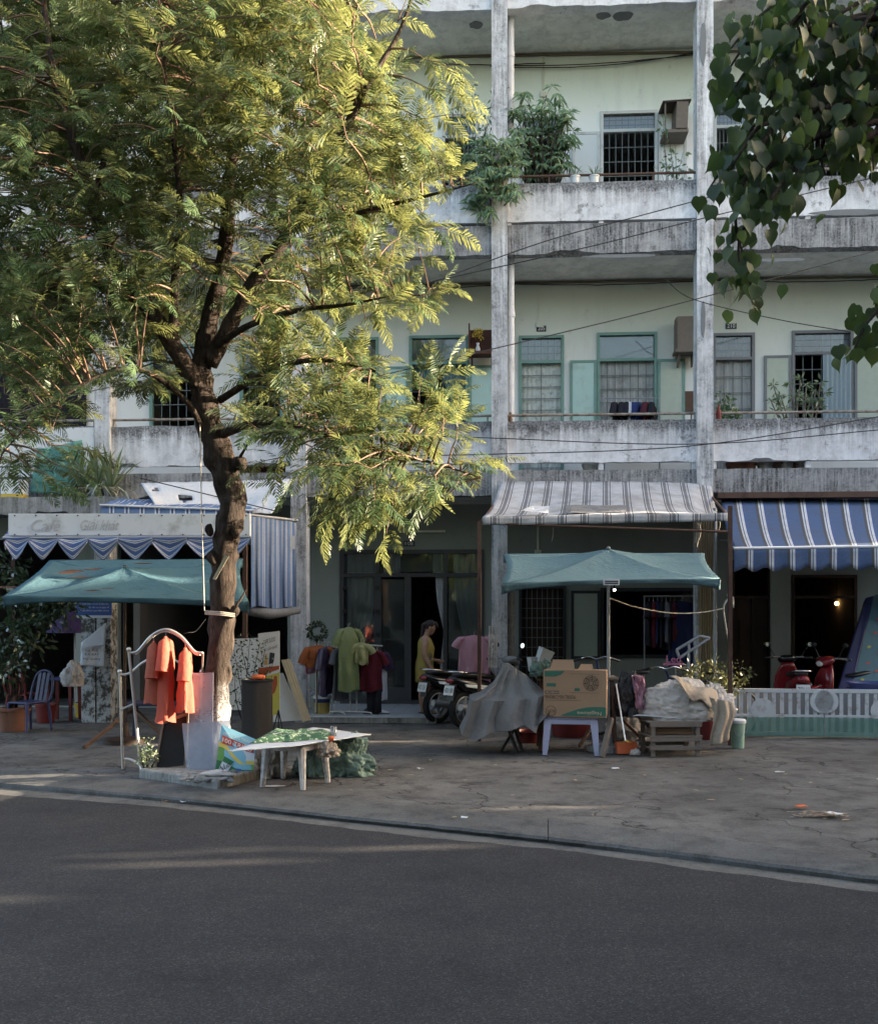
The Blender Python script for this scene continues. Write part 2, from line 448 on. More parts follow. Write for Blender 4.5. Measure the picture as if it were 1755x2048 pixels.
def m_stripes(name, stops, n, dirt=0.3, rough=0.75, axis=0, trans=0.15):
    t = NT(name); tc = t.n('ShaderNodeTexCoord'); sep = t.n('ShaderNodeSeparateXYZ'); t.l(tc.outputs['UV'], sep.inputs[0])
    f = t.math('FRACT', t.math('MULTIPLY', sep.outputs[axis], n))
    col = t.ramp(f, stops, 'CONSTANT'); c = t.coord('Object')
    n1 = t.noise(c, 2.2, 8, 0.7); n2 = t.noise(c, 30, 4)
    col = t.mix(t.math('MULTIPLY', t.ramp(n1, [(0.42, 0), (0.7, 1)]), dirt), col, srgb(96, 92, 88))
    col = t.mix(1.0, col, t.ramp(n2, [(0.2, 0.85), (0.8, 1.1)]), 'MULTIPLY')
    b = t.prin(col, rough, 0, 0.2, t.bump(t.math('ADD', n2, t.math('MULTIPLY', n1, 3)), 0.25, 0.01))
    tr = t.n('ShaderNodeBsdfTranslucent'); t.l(col, tr.inputs[0]); mx = t.n('ShaderNodeMixShader'); mx.inputs[0].default_value = trans
    t.l(b.outputs[0], mx.inputs[1]); t.l(tr.outputs[0], mx.inputs[2]); t.l(mx.outputs[0], t.out.inputs[0])
    return t.mat
WH, DG = srgb(190, 191, 197), srgb(66, 66, 72)
MATS['stripe_grey'] = m_stripes('stripe_grey', [(0, WH), (0.36, DG), (0.41, WH), (0.46, srgb(120, 122, 130)), (0.62, WH), (0.7, DG), (0.74, WH)], 11, 0.6)
BL = srgb(78, 102, 146)
MATS['stripe_blue'] = m_stripes('stripe_blue', [(0, BL), (0.56, srgb(88, 88, 94)), (0.7, srgb(206, 208, 212)), (0.77, BL), (0.82, srgb(206, 208, 212)), (0.93, srgb(76, 98, 164))], 12.2, 0.35)
MATS['stripe_curtain'] = m_stripes('stripe_curtain', [(0, srgb(88, 120, 172)), (0.55, srgb(196, 204, 220)), (0.64, srgb(60, 80, 130)), (0.78, srgb(196, 204, 220)), (0.88, srgb(80, 110, 160))], 10, 0.25)
MATS['stripe_scallop'] = m_stripes('stripe_scallop', [(0, srgb(70, 92, 150)), (0.4, srgb(190, 196, 210)), (0.55, srgb(50, 54, 70)), (0.65, srgb(190, 196, 210)), (0.8, srgb(76, 98, 156))], 3, 0.3, axis=1)

def m_cloth(name, col, rough=0.85, var=0.12, dirt=None, dirt_amt=0.4, trans=0.15, spec=0.15, scale=3):
    t = NT(name); c = t.coord('Object'); n1 = t.noise(c, scale, 6, 0.65); n2 = t.noise(c, 110, 2); n3 = t.noise(c, 9, 5)
    colr = t.mix(n1, shade(col, 1 - var), shade(col, 1 + var))
    if dirt:
        colr = t.mix(t.math('MULTIPLY', t.ramp(t.noise(c, scale * 0.8, 9, 0.75), [(0.6 - 0.2 * dirt_amt, 0), (0.75 - 0.1 * dirt_amt, 1)]), 0.8), colr, dirt)
    b = t.prin(colr, rough, 0, spec, t.bump(t.math('ADD', t.math('MULTIPLY', t.math('ABSOLUTE', t.math('SUBTRACT', n3, 0.5)), 3.0), t.math('MULTIPLY', n2, 0.15)), 0.55, 0.018))
    tr = t.n('ShaderNodeBsdfTranslucent'); t.l(colr, tr.inputs[0]); mx = t.n('ShaderNodeMixShader'); mx.inputs[0].default_value = trans
    t.l(b.outputs[0], mx.inputs[1]); t.l(tr.outputs[0], mx.inputs[2]); t.l(mx.outputs[0], t.out.inputs[0])
    return t.mat
def cloth(name, *a, **k):
    if name not in MATS: MATS[name] = m_cloth(name, *a, **k)
    return MATS[name]
def m_glass(name, tint=(0.85, 0.9, 0.9), rough=0.02, haze=0.0, hazecol=(0.5, 0.5, 0.5), ior=1.5):
    t = NT(name)
    tr = t.n('ShaderNodeBsdfTransparent'); tr.inputs[0].default_value = (*tint, 1)
    g = t.n('ShaderNodeBsdfGlossy'); g.inputs['Roughness'].default_value = rough
    fr = t.n('ShaderNodeFresnel'); fr.inputs[0].default_value = ior
    m = t.n('ShaderNodeMixShader'); t.l(t.math('MULTIPLY', fr.outputs[0], 1.8, True), m.inputs[0]); t.l(tr.outputs[0], m.inputs[1]); t.l(g.outputs[0], m.inputs[2])
    o = m.outputs[0]
    if haze:
        d = t.n('ShaderNodeBsdfDiffuse'); d.inputs[0].default_value = (*hazecol, 1)
        f = t.ramp(t.noise(t.coord('Object'), 2.5, 6), [(0.3, haze * 0.7), (0.7, min(1, haze * 1.3))])
        m2 = t.n('ShaderNodeMixShader'); t.l(f, m2.inputs[0]); t.l(o, m2.inputs[1]); t.l(d.outputs[0], m2.inputs[2]); o = m2.outputs[0]
    t.l(o, t.out.inputs[0])
    return t.mat
MATS['glass'] = m_glass('glass', (0.8, 0.85, 0.85), 0.03, 0.06, (0.4, 0.42, 0.42))
MATS['acrylic'] = m_glass('acrylic', (0.84, 0.88, 0.94), 0.12, 0.4, srgb(190, 198, 216))
MATS['cup'] = m_glass('cup', (0.9, 0.9, 0.9), 0.05, 0.15, (0.7, 0.7, 0.7))
def m_emit(name, col, st):
    t = NT(name); e = t.n('ShaderNodeEmission'); e.inputs[0].default_value = (*col, 1); e.inputs[1].default_value = st
    t.l(e.outputs[0], t.out.inputs[0]); return t.mat
MATS['bulb_warm'] = m_emit('bulb_warm', (1.0, 0.55, 0.18), 2.2)
MATS['bulb_white'] = m_emit('bulb_white', (1.0, 0.97, 0.9), 6.0)
def m_net(name, col, fill=0.55, scale=60):
    t = NT(name); c = t.coord('Object'); vo = t.n('ShaderNodeTexChecker'); t.l(c, vo.inputs[0]); vo.inputs['Scale'].default_value = scale
    d = t.n('ShaderNodeBsdfDiffuse'); t.l(t.mix(t.noise(c, 3, 5), shade(col, 0.8), shade(col, 1.2)), d.inputs[0])
    tr = t.n('ShaderNodeBsdfTransparent'); m = t.n('ShaderNodeMixShader')
    f = t.math('ADD', t.math('MULTIPLY', vo.outputs['Fac'], 0.25), fill - 0.12)
    t.l(f, m.inputs[0]); t.l(tr.outputs[0], m.inputs[1]); t.l(d.outputs[0], m.inputs[2]); t.l(m.outputs[0], t.out.inputs[0])
    return t.mat
MATS['green_net'] = m_net('green_net', srgb(96, 150, 130), 0.6)

# simple ones
mat('frame_teal', srgb(112, 152, 140), 0.6, 0.12, 10, dirt=srgb(80, 110, 100), dirt_amt=0.35)
mat('frame_grey', srgb(120, 122, 126), 0.6, 0.12, 10)
mat('frame_white', srgb(196, 200, 200), 0.6, 0.1, 10, dirt=srgb(130, 130, 128), dirt_amt=0.3)
mat('shutter_mint', srgb(172, 206, 198), 0.55, 0.08, 4, dirt=srgb(150, 170, 160), dirt_amt=0.3)
mat('shutter_white', srgb(206, 214, 216), 0.55, 0.06, 4)
mat('shutter_frost', srgb(176, 186, 168), 0.5, 0.1, 9)
mat('shutter_green', srgb(160, 178, 164), 0.6, 0.06, 3)
mat('alu_dark', srgb(66, 68, 72), 0.45, 0.1, 10, spec=0.4)
mat('frame_dark', srgb(50, 56, 60), 0.5, 0.1, 10)
mat('wood_dark', srgb(58, 40, 30), 0.6, 0.25, 9)
mat('wood_brown', srgb(98, 70, 54), 0.7, 0.3, 14)
mat('wood_grey', srgb(120, 108, 98), 0.85, 0.25, 18, bump=0.4)
mat('wood_pale', srgb(172, 156, 124), 0.8, 0.2, 12, bump=0.3)
mat('wood_red', srgb(96, 52, 40), 0.6, 0.25, 9)
mat('room_dark', srgb(120, 112, 104), 0.9, 0.15, 2)
mat('iron_bar', srgb(108, 116, 116), 0.6, 0.15, 12)
mat('rust_pipe', srgb(150, 140, 128), 0.8, 0.2, 8, dirt=srgb(96, 60, 44), dirt_amt=0.75, dsc=9)
mat('rust_brown', srgb(92, 66, 54), 0.8, 0.25, 9, dirt=srgb(60, 42, 36), dirt_amt=0.5)
mat('steel', srgb(206, 200, 192), 0.34, 0.1, 9, metal=0.6, spec=0.5)
mat('steel_dull', srgb(150, 150, 152), 0.5, 0.12, 9, metal=0.4)
mat('galvanised', srgb(150, 154, 160), 0.5, 0.12, 6, metal=0.3)
mat('pvc_white', srgb(206, 208, 214), 0.5, 0.06, 4, dirt=srgb(150, 148, 146), dirt_amt=0.3)
mat('cream_conduit', srgb(204, 206, 190), 0.6, 0.08, 6)
mat('cable_black', srgb(40, 40, 42), 0.6, 0.1, 8)
mat('cable_brown', srgb(110, 96, 80), 0.7, 0.2, 8)
mat('rope', srgb(180, 172, 158), 0.9, 0.2, 40, bump=0.5)
mat('plate_dark', srgb(52, 54, 58), 0.6, 0.1, 8)
mat('text_white', srgb(222, 222, 218), 0.7, 0.08, 30)
mat('text_dark', srgb(46, 48, 54), 0.7, 0.1, 30)
mat('text_faint', srgb(176, 176, 178), 0.8, 0.12, 30)
mat('sign_white', srgb(206, 208, 210), 0.6, 0.06, 3, dirt=srgb(160, 158, 152), dirt_amt=0.35)
mat('tile_pale', srgb(176, 182, 190), 0.35, 0.08, 3, dirt=srgb(130, 130, 130), dirt_amt=0.35)
mat('black_plastic', srgb(30, 30, 33), 0.4, 0.2, 8, spec=0.5)
mat('black_gloss', srgb(26, 26, 29), 0.18, 0.15, 6, spec=0.6)
mat('tyre', srgb(34, 34, 36), 0.85, 0.2, 20)
mat('red_gloss', srgb(140, 24, 34), 0.2, 0.12, 5, spec=0.6)
mat('grey_plastic', srgb(120, 122, 126), 0.5, 0.12, 8)
mat('lavender_plastic', srgb(170, 172, 206), 0.5, 0.08, 6, dirt=srgb(130, 128, 140), dirt_amt=0.3)
mat('blue_plastic', srgb(50, 58, 104), 0.45, 0.12, 6)
mat('red_plastic', srgb(112, 34, 32), 0.5, 0.15, 6)
mat('yellow_plastic', srgb(206, 168, 40), 0.5, 0.1, 6)
mat('orange_plastic', srgb(232, 100, 48), 0.45, 0.1, 6)
mat('white_plastic', srgb(214, 216, 218), 0.4, 0.06, 6, dirt=srgb(160, 156, 150), dirt_amt=0.25)
mat('old_white_plastic', srgb(188, 184, 182), 0.6, 0.15, 20, dirt=srgb(120, 112, 108), dirt_amt=0.65, dsc=14)
mat('navy_label', srgb(44, 56, 110), 0.5, 0.1, 6)
mat('terracotta', srgb(124, 78, 58), 0.85, 0.2, 9)
mat('chrome', srgb(220, 220, 222), 0.08, 0.03, 5, metal=1.0)
mat('mirror', srgb(230, 232, 234), 0.03, 0.02, 5, metal=1.0, bump=0)
mat('skin', srgb(168, 126, 104), 0.6, 0.08, 8)
mat('hair', srgb(40, 28, 26), 0.5, 0.3, 40, bump=0.5)
mat('carton', srgb(164, 128, 98), 0.85, 0.07, 5)
mat('carton_green', srgb(58, 112, 92), 0.8, 0.08, 6)
mat('carton_ink', srgb(84, 70, 60), 0.85, 0.08, 6)
mat('carton_ink_light', srgb(140, 108, 84), 0.85, 0.08, 6)
mat('carton_print', srgb(206, 178, 150), 0.85, 0.05, 6)
mat('white_paint_rusty', srgb(200, 202, 204), 0.6, 0.08, 6, dirt=srgb(140, 100, 70), dirt_amt=0.4, dsc=7)
mat('blackboard', srgb(26, 26, 28), 0.6, 0.2, 4)
mat('poster_blue', srgb(60, 96, 172), 0.6, 0.08, 4)
cloth('teal_canvas', srgb(72, 112, 126), 0.8, 0.16, srgb(56, 86, 98), 0.35, 0.2)
cloth('teal_canvas_right', srgb(98, 130, 138), 0.8, 0.14, srgb(80, 106, 114), 0.3, 0.2)
cloth('torn_edge', srgb(88, 60, 46), 0.9, 0.3)
cloth('white_tarp', srgb(214, 216, 222), 0.6, 0.08, srgb(150, 148, 148), 0.3, 0.2)
cloth('grey_tarp', srgb(120, 119, 121), 0.5, 0.1, srgb(98, 96, 96), 0.3, 0.05, 0.35)
cloth('white_sack', srgb(202, 193, 186), 0.75, 0.1, srgb(142, 128, 118), 0.45, 0.1, 0.25)
cloth('brown_sack', srgb(176, 160, 142), 0.8, 0.16, srgb(110, 96, 84), 0.5, 0.1)
cloth('black_bag', srgb(58, 58, 62), 0.4, 0.2, None, 0, 0.02, 0.45)
cloth('green_tarp', srgb(110, 138, 126), 0.6, 0.18, srgb(84, 108, 98), 0.4, 0.1, 0.3)
cloth('green_fabric', srgb(70, 120, 84), 0.8, 0.2, None, 0, 0.1)
cloth('orange_shirt', srgb(212, 100, 78), 0.85, 0.08, None, 0, 0.35)
cloth('orange_shirt_b', srgb(198, 100, 76), 0.85, 0.08, None, 0, 0.3)
cloth('yellow_dress', srgb(166, 146, 68), 0.85, 0.12, None, 0, 0.1)
cloth('lime_raincoat', srgb(122, 138, 84), 0.4, 0.1, None, 0, 0.25, 0.4)
cloth('lime_yellow', srgb(160, 160, 104), 0.6, 0.1, None, 0, 0.2)
cloth('crimson_shirt', srgb(100, 30, 42), 0.85, 0.12, None, 0, 0.1)
cloth('violet_cloth', srgb(66, 48, 84), 0.7, 0.2, None, 0, 0.1)
cloth('shiny_purple', srgb(62, 50, 80), 0.25, 0.4, None, 0, 0.05, 0.6)
cloth('orange_coat', srgb(164, 84, 40), 0.6, 0.15, None, 0, 0.15)
cloth('grey_cloth', srgb(104, 106, 116), 0.85, 0.15, None, 0, 0.1)
cloth('dark_cloth', srgb(44, 42, 50), 0.9, 0.25, None, 0, 0.05)
cloth('navy_cloth', srgb(40, 56, 110), 0.85, 0.2, None, 0, 0.1)
cloth('blue_cloth', srgb(60, 90, 170), 0.8, 0.2, None, 0, 0.1)
cloth('pink_cloth', srgb(196, 140, 160), 0.85, 0.1, None, 0, 0.2)
cloth('white_cloth', srgb(210, 212, 220), 0.85, 0.08, None, 0, 0.3)
cloth('curtain_pale', srgb(214, 219, 224), 0.85, 0.1, None, 0, 0.3)
cloth('curtain_grey', srgb(190, 190, 186), 0.85, 0.2, srgb(140, 136, 134), 0.4, 0.2)
cloth('curtain_teal', srgb(130, 170, 168), 0.85, 0.12, None, 0, 0.3)
cloth('curtain_floral', srgb(222, 226, 216), 0.85, 0.12, srgb(120, 124, 116), 0.5, 0.25, 0.15, 12)
cloth('curtain_red', srgb(160, 84, 88), 0.85, 0.2, srgb(120, 80, 78), 0.5, 0.2, 0.15, 10)
cloth('curtain_sky', srgb(178, 196, 204), 0.85, 0.08, None, 0, 0.3)
cloth('curtain_beige', srgb(176, 156, 120), 0.85, 0.1, None, 0, 0.15)
cloth('teal_drape', srgb(96, 160, 150), 0.8, 0.12, None, 0, 0.2)

# ------------------------------------------------------------------ lettering: all strings turned to meshes in one go
_TXT = {}
def prepare_text(strings):
    obs = []
    for s in strings:
        cu = bpy.data.curves.new('lettering', 'FONT'); cu.body = s; cu.size = 1.0; cu.align_x = 'CENTER'; cu.align_y = 'CENTER'; cu.resolution_u = 3
        o = bpy.data.objects.new('lettering', cu); COL.objects.link(o); obs.append((s, o))
    bpy.context.view_layer.update()
    dg = bpy.context.evaluated_depsgraph_get()
    for s, o in obs:
        me = bpy.data.meshes.new_from_object(o.evaluated_get(dg))
        vs = [v.co.copy() for v in me.vertices]; fs = [tuple(p.vertices) for p in me.polygons]
        _TXT[s] = (vs, fs); bpy.data.meshes.remove(me)
    for s, o in obs:
        cu = o.data; bpy.data.objects.remove(o); bpy.data.curves.remove(cu)
def put_text(mb, s, c, right, up, width=None, height=None, shear=0.0, mi=None):
    vs, fs = _TXT[s]
    if not vs: return mb
    xs = [p.x for p in vs]; ys = [p.y for p in vs]
    w, h = max(xs) - min(xs), max(ys) - min(ys); cx, cy = (max(xs) + min(xs)) / 2, (max(ys) + min(ys)) / 2
    sx = (width / w) if width else height / h
    sy = (height / h) if height else sx
    right, up, c = Vector(right).normalized(), Vector(up).normalized(), Vector(c)
    return mb.add([c + right * ((p.x - cx) * sx + shear * (p.y - cy) * sy) + up * ((p.y - cy) * sy) for p in vs], fs, mi)
prepare_text(['108', '205', '210', '208', 'Café', 'Giải khát', 'CAFE SUDO', 'NƯỚC GIẢI KHÁT', '100 TRIỆU', '100% BÓNG TRÚNG', 'Nuti', 'Nagakawa', 'MODEL: NIS-C18R2H06', 'INVERTER', 'R32',
              'Khi phát hiện trẻ em bị bạo lực,', 'xâm hại hoặc cần sự trợ giúp về', 'các vấn đề liên quan đến trẻ em', 'CÀ PHÊ', 'ĐÁ XAY', 'Mỳ Quảng', '10', 'Led', 'CAM KẾT', '43C1 256', '43D1 108', '79H1', 'VIVA'])

# ------------------------------------------------------------------ ground, kerb, road
def line_pts(pts, z): return [PG(u, v, z) for u, v in pts]
def extend(P, a=30.0):
    A = P[0] + (P[0] - P[1]).normalized() * a; B = P[-1] + (P[-1] - P[-2]).normalized() * a
    return [A] + P + [B]
ZK, ZR = -0.02, -0.065
KI = extend(line_pts([(0, 1535), (308, 1562), (513, 1583), (700, 1602), (860, 1615), (1100, 1640), (1370, 1668), (1755, 1722)], 0.0))
KT = extend(line_pts([(0, 1566), (308, 1591), (513, 1613), (700, 1634), (860, 1650), (1100, 1675), (1370, 1706), (1755, 1754)], ZK))
KB = extend(line_pts([(0, 1577), (308, 1601), (513, 1622), (700, 1643), (860, 1659), (1100, 1685), (1370, 1721), (1755, 1768)], ZR))
GO = extend(line_pts([(0, 1590), (308, 1613), (513, 1635), (700, 1658), (860, 1677), (1100, 1698), (1370, 1736), (1755, 1786)], ZR))

def densify(P, step=0.22):
    out = []
    for a, b in zip(P[:-1], P[1:]):
        L = (b - a).length
        if L > 12: out.append(a); continue
        n = max(1, int(L / step))
        out += [lerp(a, b, i / n) for i in range(n)]
    return out + [P[-1]]
# road: one sheet to the horizon, slightly below the pavement; asphalt edge is ragged against the gutter
mb = MB()
mb.add([(-250, -250, ZR - 0.02), (250, -250, ZR - 0.02), (250, 250, ZR - 0.02), (-250, 250, ZR - 0.02)], [(0, 1, 2, 3)])
build(mb, 'ground', MATS['asphalt']); tag(bpy.data.objects['ground'], 'dark asphalt ground under the road and houses', None, None, 'structure')
mb = MB(); E = densify(GO, 0.06)
top = [p + Vector((0, 0.035 * noise.fractal(Vector((p.x * 4, p.y * 4, 0)), 1, 2, 3), 0.004)) for p in E]
bot = [Vector((p.x, -30, ZR + 0.004)) for p in top]
k = len(top)
mb.add(bot + top, [(i, i + 1, k + i + 1, k + i) for i in range(k - 1)])
road = tag(build(mb, 'road', MATS['asphalt']), 'dark grey asphalt road across the foreground', None, None, 'structure')
# gutter
mb = MB(); A, B = densify(KB), densify(GO); k = len(A)
mb = MB(); k = len(KB)
inn = [p + Vector((0, 0.06, 0.002)) for p in KB]; outp = [p + Vector((0.0, -0.12, -0.002)) for p in GO]
mb.add(inn + outp, [(k + i, k + i + 1, i + 1, i) for i in range(k - 1)])
gut = tag(build(mb, 'gutter', MATS['gutter']), 'pale concrete gutter strip along the kerb', None, None, 'structure')
# kerb: separate cast lengths with joints
kerb = bpy.data.objects.new('kerb', None); COL.objects.link(kerb); WM['kerb'] = Matrix.Identity(4)
tag(kerb, 'worn sloping concrete kerb between pavement and road', None, None, 'structure')
def arc(P, s):     # point at fractional index
    i = min(int(s), len(P) - 2); return lerp(P[i], P[i + 1], s - i)
cuts = [0.0, 0.9, 1.62, 2.35, 3.3, 4.4, 5.2, 5.985, 6.92, 7.6, 8.15, 9.0]
rk = random.Random(3)
for a, b in zip(cuts[:-1], cuts[1:]):
    n = 14; mb = MB(); rows = []
    for j in range(n + 1):
        s = lerp(a, b - (0.0012 if b != 5.985 else 0.006), j / n)
        i_, t_, b_ = arc(KI, s), arc(KT, s), arc(KB, s)
        w = noise.fractal(Vector((s * 7.3, 3.1, 0)), 1, 2, 3) * 0.012
        chip = max(0, noise.noise(Vector((s * 11, 9, 0))) - 0.35) * 0.1
        out = (b_ - i_); out.z = 0; out.normalize()
        back = i_ - out * 0.02 + Vector((0, 0, -0.002))
        rows.append([back, i_ + out * 0.03 + Vector((0, 0, 0.006)), lerp(i_, t_, 0.6) + Vector((0, 0, 0.008 + w * .4)), t_ + out * (w - chip) + Vector((0, 0, 0.003)), t_ + out * (0.02 + w - chip) + Vector((0, 0, -0.016)), b_ + out * w + Vector((0, 0, -0.03))])
    m = len(rows[0]); mb.add([p for r in rows for p in r], [(j * m + i, j * m + i + 1, (j + 1) * m + i + 1, (j + 1) * m + i) for j in range(n) for i in range(m - 1)] + [tuple(range(m)), tuple(range(n * m + m - 1, n * m - 1, -1))])
    build(mb, 'kerb_length', MATS['kerbstone'], kerb)
# pavement sheet, slightly uneven, reaching under the houses
def pave_front(x):
    for a, b in zip(KI[:-1], KI[1:]):
        if a.x <= x <= b.x: return lerp(a.y, b.y, (x - a.x) / (b.x - a.x))
    return KI[0].y if x < KI[0].x else KI[-1].y
mb = MB(); xs = [-36, -20, -12, -8] + [(-6 + 0.22 * i) for i in range(56)] + [8, 14, 24, 36]; nv = 56
def pvz(x, y): return 0.016 * noise.fractal(Vector((x * .7, y * .7, 0)), 1, 2, 4) + 0.006 * noise.fractal(Vector((x * 4, y * 4, 5)), 1, 2, 3)
vs = []
for x in xs:
    y0 = pave_front(x)
    for j in range(nv + 1):
        y = y0 + (20 - y0) * (j / nv) ** 1.3
        vs.append((x, y, (pvz(x, y) if 0 < j else 0.0) - 0.006 * (j > 0)))
mb.add(vs, [(i * (nv + 1) + j, (i + 1) * (nv + 1) + j, (i + 1) * (nv + 1) + j + 1, i * (nv + 1) + j + 1) for i in range(len(xs) - 1) for j in range(nv)])
pav = tag(build(mb, 'pavement', MATS['paving'], None, sm=0), 'cracked dusty concrete pavement in front of the block', None, None, 'structure')

# ------------------------------------------------------------------ the apartment block
YF, YW = 16.5, 17.9                     # front of the columns, face of the rear wall
BX, BAY, CW = 0.045, 3.33, 0.26         # column centres BX + BAY * k
cols = [BX + BAY * k for k in range(-4, 6)]
XL, XR = cols[0], cols[-1]
blk = thing('apartment_block', 'weathered three-storey concrete apartment block with open galleries and mint walls', 'building', (0, YF, 0))
FL = [(3.65, 4.06), (7.62, 8.10), (11.67, 12.25)]         # beam bottom and top of each level
PAR = [(4.19, 4.875), (8.16, 8.79)]                       # parapet bottom and top
def chipped_bar(mb, x0, x1, y0, y1, z0, z1, amp=0.02, seed=0, n=24, top=True, bottom=True):
    """a wall-like bar with uneven upper and lower arrises"""
    vs = []
    for i in range(n + 1):
        x = lerp(x0, x1, i / n)
        a = amp * noise.fractal(Vector((x * 3.1, seed, 1.0)), 1, 2, 4) * (1 if top else 0)
        b = amp * (noise.fractal(Vector((x * 4.3, seed, 7.0)), 1, 2, 4)) * (1 if bottom else 0)
        if bottom and noise.noise(Vector((x * 1.3, seed + 3, 0))) > 0.28: b += amp * 1.6
        vs += [(x, y0, z0 + b), (x, y1, z0), (x, y1, z1 + a * .3), (x, y0, z1 + a * .5)]
    fs = []
    for i in range(n):
        o, p = i * 4, (i + 1) * 4
        fs += [(o, p, p + 3, o + 3), (o + 3, p + 3, p + 2, o + 2), (o + 2, p + 2, p + 1, o + 1), (o + 1, p + 1, p, o)]
    fs += [(0, 3, 2, 1), (n * 4, n * 4 + 1, n * 4 + 2, n * 4 + 3)]
    return mb.add(vs, fs)
for k, x in enumerate(cols):
    mb = MB(); n = 60
    for z0, z1 in ((0, 3.65), (3.65, 7.62), (7.62, 11.67), (11.67, 13.4)):
        pass
    vs = []
    for i in range(n + 1):
        z = 13.4 * i / n
        w = CW / 2 + 0.006 * noise.fractal(Vector((k * 5.0, z * 2.2, 0)), 1, 2, 3)
        vs += [(x - w, YF - 0.05 + 0.004 * noise.noise(Vector((z * 3, k, 2))), z), (x + w, YF - 0.05 + 0.004 * noise.noise(Vector((z * 3, k, 9))), z), (x + w, YF + 0.27, z), (x - w, YF + 0.27, z)]
    fs = [(i * 4 + a, i * 4 + (a + 1) % 4, i * 4 + 4 + (a + 1) % 4, i * 4 + 4 + a) for i in range(n) for a in range(4)] + [(3, 2, 1, 0), (n * 4, n * 4 + 1, n * 4 + 2, n * 4 + 3)]
    mb.add(vs, fs); build(mb, 'column', MATS['concrete_column'], blk)
for li, (z0, z1) in enumerate(FL):
    for k in range(len(cols) - 1):
        a, b = cols[k] + CW / 2 - 0.01, cols[k + 1] - CW / 2 + 0.01
        mb = MB(); chipped_bar(mb, a, b, YF, YF + 0.2, z0, z1 if li < 2 else 13.3, 0.025, k + li * 13.7)
        build(mb, 'beam', MATS['concrete_beam'] if li < 2 else MATS['concrete_parapet'], blk)
    mb = MB(); mb.box(XL, XR, YF + 0.2, YW + 6, z0 + 0.02, z0 + 0.2)
    build(mb, 'gallery_slab', MATS['soffit'], blk)
for li, (z0, z1) in enumerate(PAR):
    for k in range(len(cols) - 1):
        a, b = cols[k] + CW / 2 - 0.01, cols[k + 1] - CW / 2 + 0.01
        if li == 0 and k == 2: continue      # this bay has its own white cladding
        mb = MB(); chipped_bar(mb, a, b, YF + 0.03, YF + 0.15, z0, z1, 0.028 if li == 0 else 0.012, k * 3 + li * 29.1, 40)
        build(mb, 'parapet', MATS['concrete_parapet'], blk)
        mb = MB(); zf = FL[li][1]
        for q in (0.0, 0.5, 1.0):
            xx = lerp(a + .04, b - .04, q); mb.box(xx - 0.04, xx + 0.04, YF + 0.05, YF + 0.13, zf - 0.02, z0 + 0.05)
        build(mb, 'parapet_foot', MATS['concrete_parapet'], blk)
# bare render patches where plaster has fallen off, bulging brown lumps under the parapet
def blob(c, rx, rz, nrm_y, seed, n=22):
    return [Vector((c[0] + math.cos(a) * rx * (1 + .3 * noise.noise(Vector((math.cos(a) * 1.5, math.sin(a) * 1.5, seed)))), c[1], c[2] + math.sin(a) * rz * (1 + .3 * noise.noise(Vector((math.cos(a) * 1.5, math.sin(a) * 1.5, seed + 5)))))) for a in [2 * math.pi * i / n for i in range(n)]]
for (u, v, rx, rz, Y) in ((1405, 640, .035, .3, YF - 0.052), (1405, 90, .05, .35, YF - 0.052), (1700, 425, .55, .05, YF + 0.027), (1560, 520, .4, .03, YF - 0.002), (1240, 512, .6, .03, YF - .002)):
    p = PY(u, v, Y); mb = MB(); mb.slab(blob((p.x, Y - 0.008, p.z), rx, rz, 0, u * .1), (0, 0.012, 0)); build(mb, 'bare_render', MATS['render_patch'], blk)
for (u, v, r) in ((925, 32, .10), (952, 50, .12), (1162, 30, .13), (1205, 31, .12), (1245, 32, .17), (1236, 12, .2), (1265, 9, .2)):
    z = FL[2][0] + 0.017; rr = ray(u, v); p = EYE + rr * ((z - EYE.z) / rr.z)
    if not (YF + .3 < p.y < YW - .1): continue
    mb = MB(); mb.slab([Vector((q.x, p.y + (q.z - p.z) , z)) for q in blob((p.x, p.y, p.z), r, r * .8, 0, u)], (0, 0, -0.006)); build(mb, 'damp_patch', MATS['render_patch'], blk)

def wall_grid(mb, x0, x1, z0, z1, y0, y1, holes):
    X = sorted({x0, x1, *[min(max(h[i], x0), x1) for h in holes for i in (0, 1)]})
    Z = sorted({z0, z1, *[min(max(h[i], z0), z1) for h in holes for i in (2, 3)]})
    for j in range(len(Z) - 1):
        run = None
        for i in range(len(X) - 1):
            cx, cz = (X[i] + X[i + 1]) / 2, (Z[j] + Z[j + 1]) / 2
            hole = any(h[0] < cx < h[1] and h[2] < cz < h[3] for h in holes)
            if hole:
                if run is not None: mb.box(run, X[i], y0, y1, Z[j], Z[j + 1]); run = None
            elif run is None: run = X[i]
        if run is not None: mb.box(run, X[-1], y0, y1, Z[j], Z[j + 1])
    return mb
HOLES = [[], [], []]
F2, F3 = FL[0][1] - 0.2 + 0.0, FL[1][1] - 0.2
FLOORZ = [0.09, FL[0][0] + 0.2, FL[1][0] + 0.2]
def hole(li, u0, v0, u1, v1=None, zb=None):
    a, b = PY(u0, v0, YW), PY(u1, v0, YW)
    h = (a.x, b.x, zb if zb is not None else PY(u0, v1, YW).z, a.z); HOLES[li].append(h); return h
SILL = [0.75, 0.7, 0.7]
h_204d = hole(1, 668, 676, 757, zb=FLOORZ[1]); h_w1 = hole(1, 818, 672, 937, zb=FLOORZ[1] + .6)
h_205d = hole(1, 1037, 672, 1127, zb=FLOORZ[1]); h_w2 = hole(1, 1193, 666, 1313, zb=FLOORZ[1] + .6)
h_210d = hole(1, 1424, 667, 1508, zb=FLOORZ[1]); h_w3 = hole(1, 1582, 662, 1705, zb=FLOORZ[1] + .6)
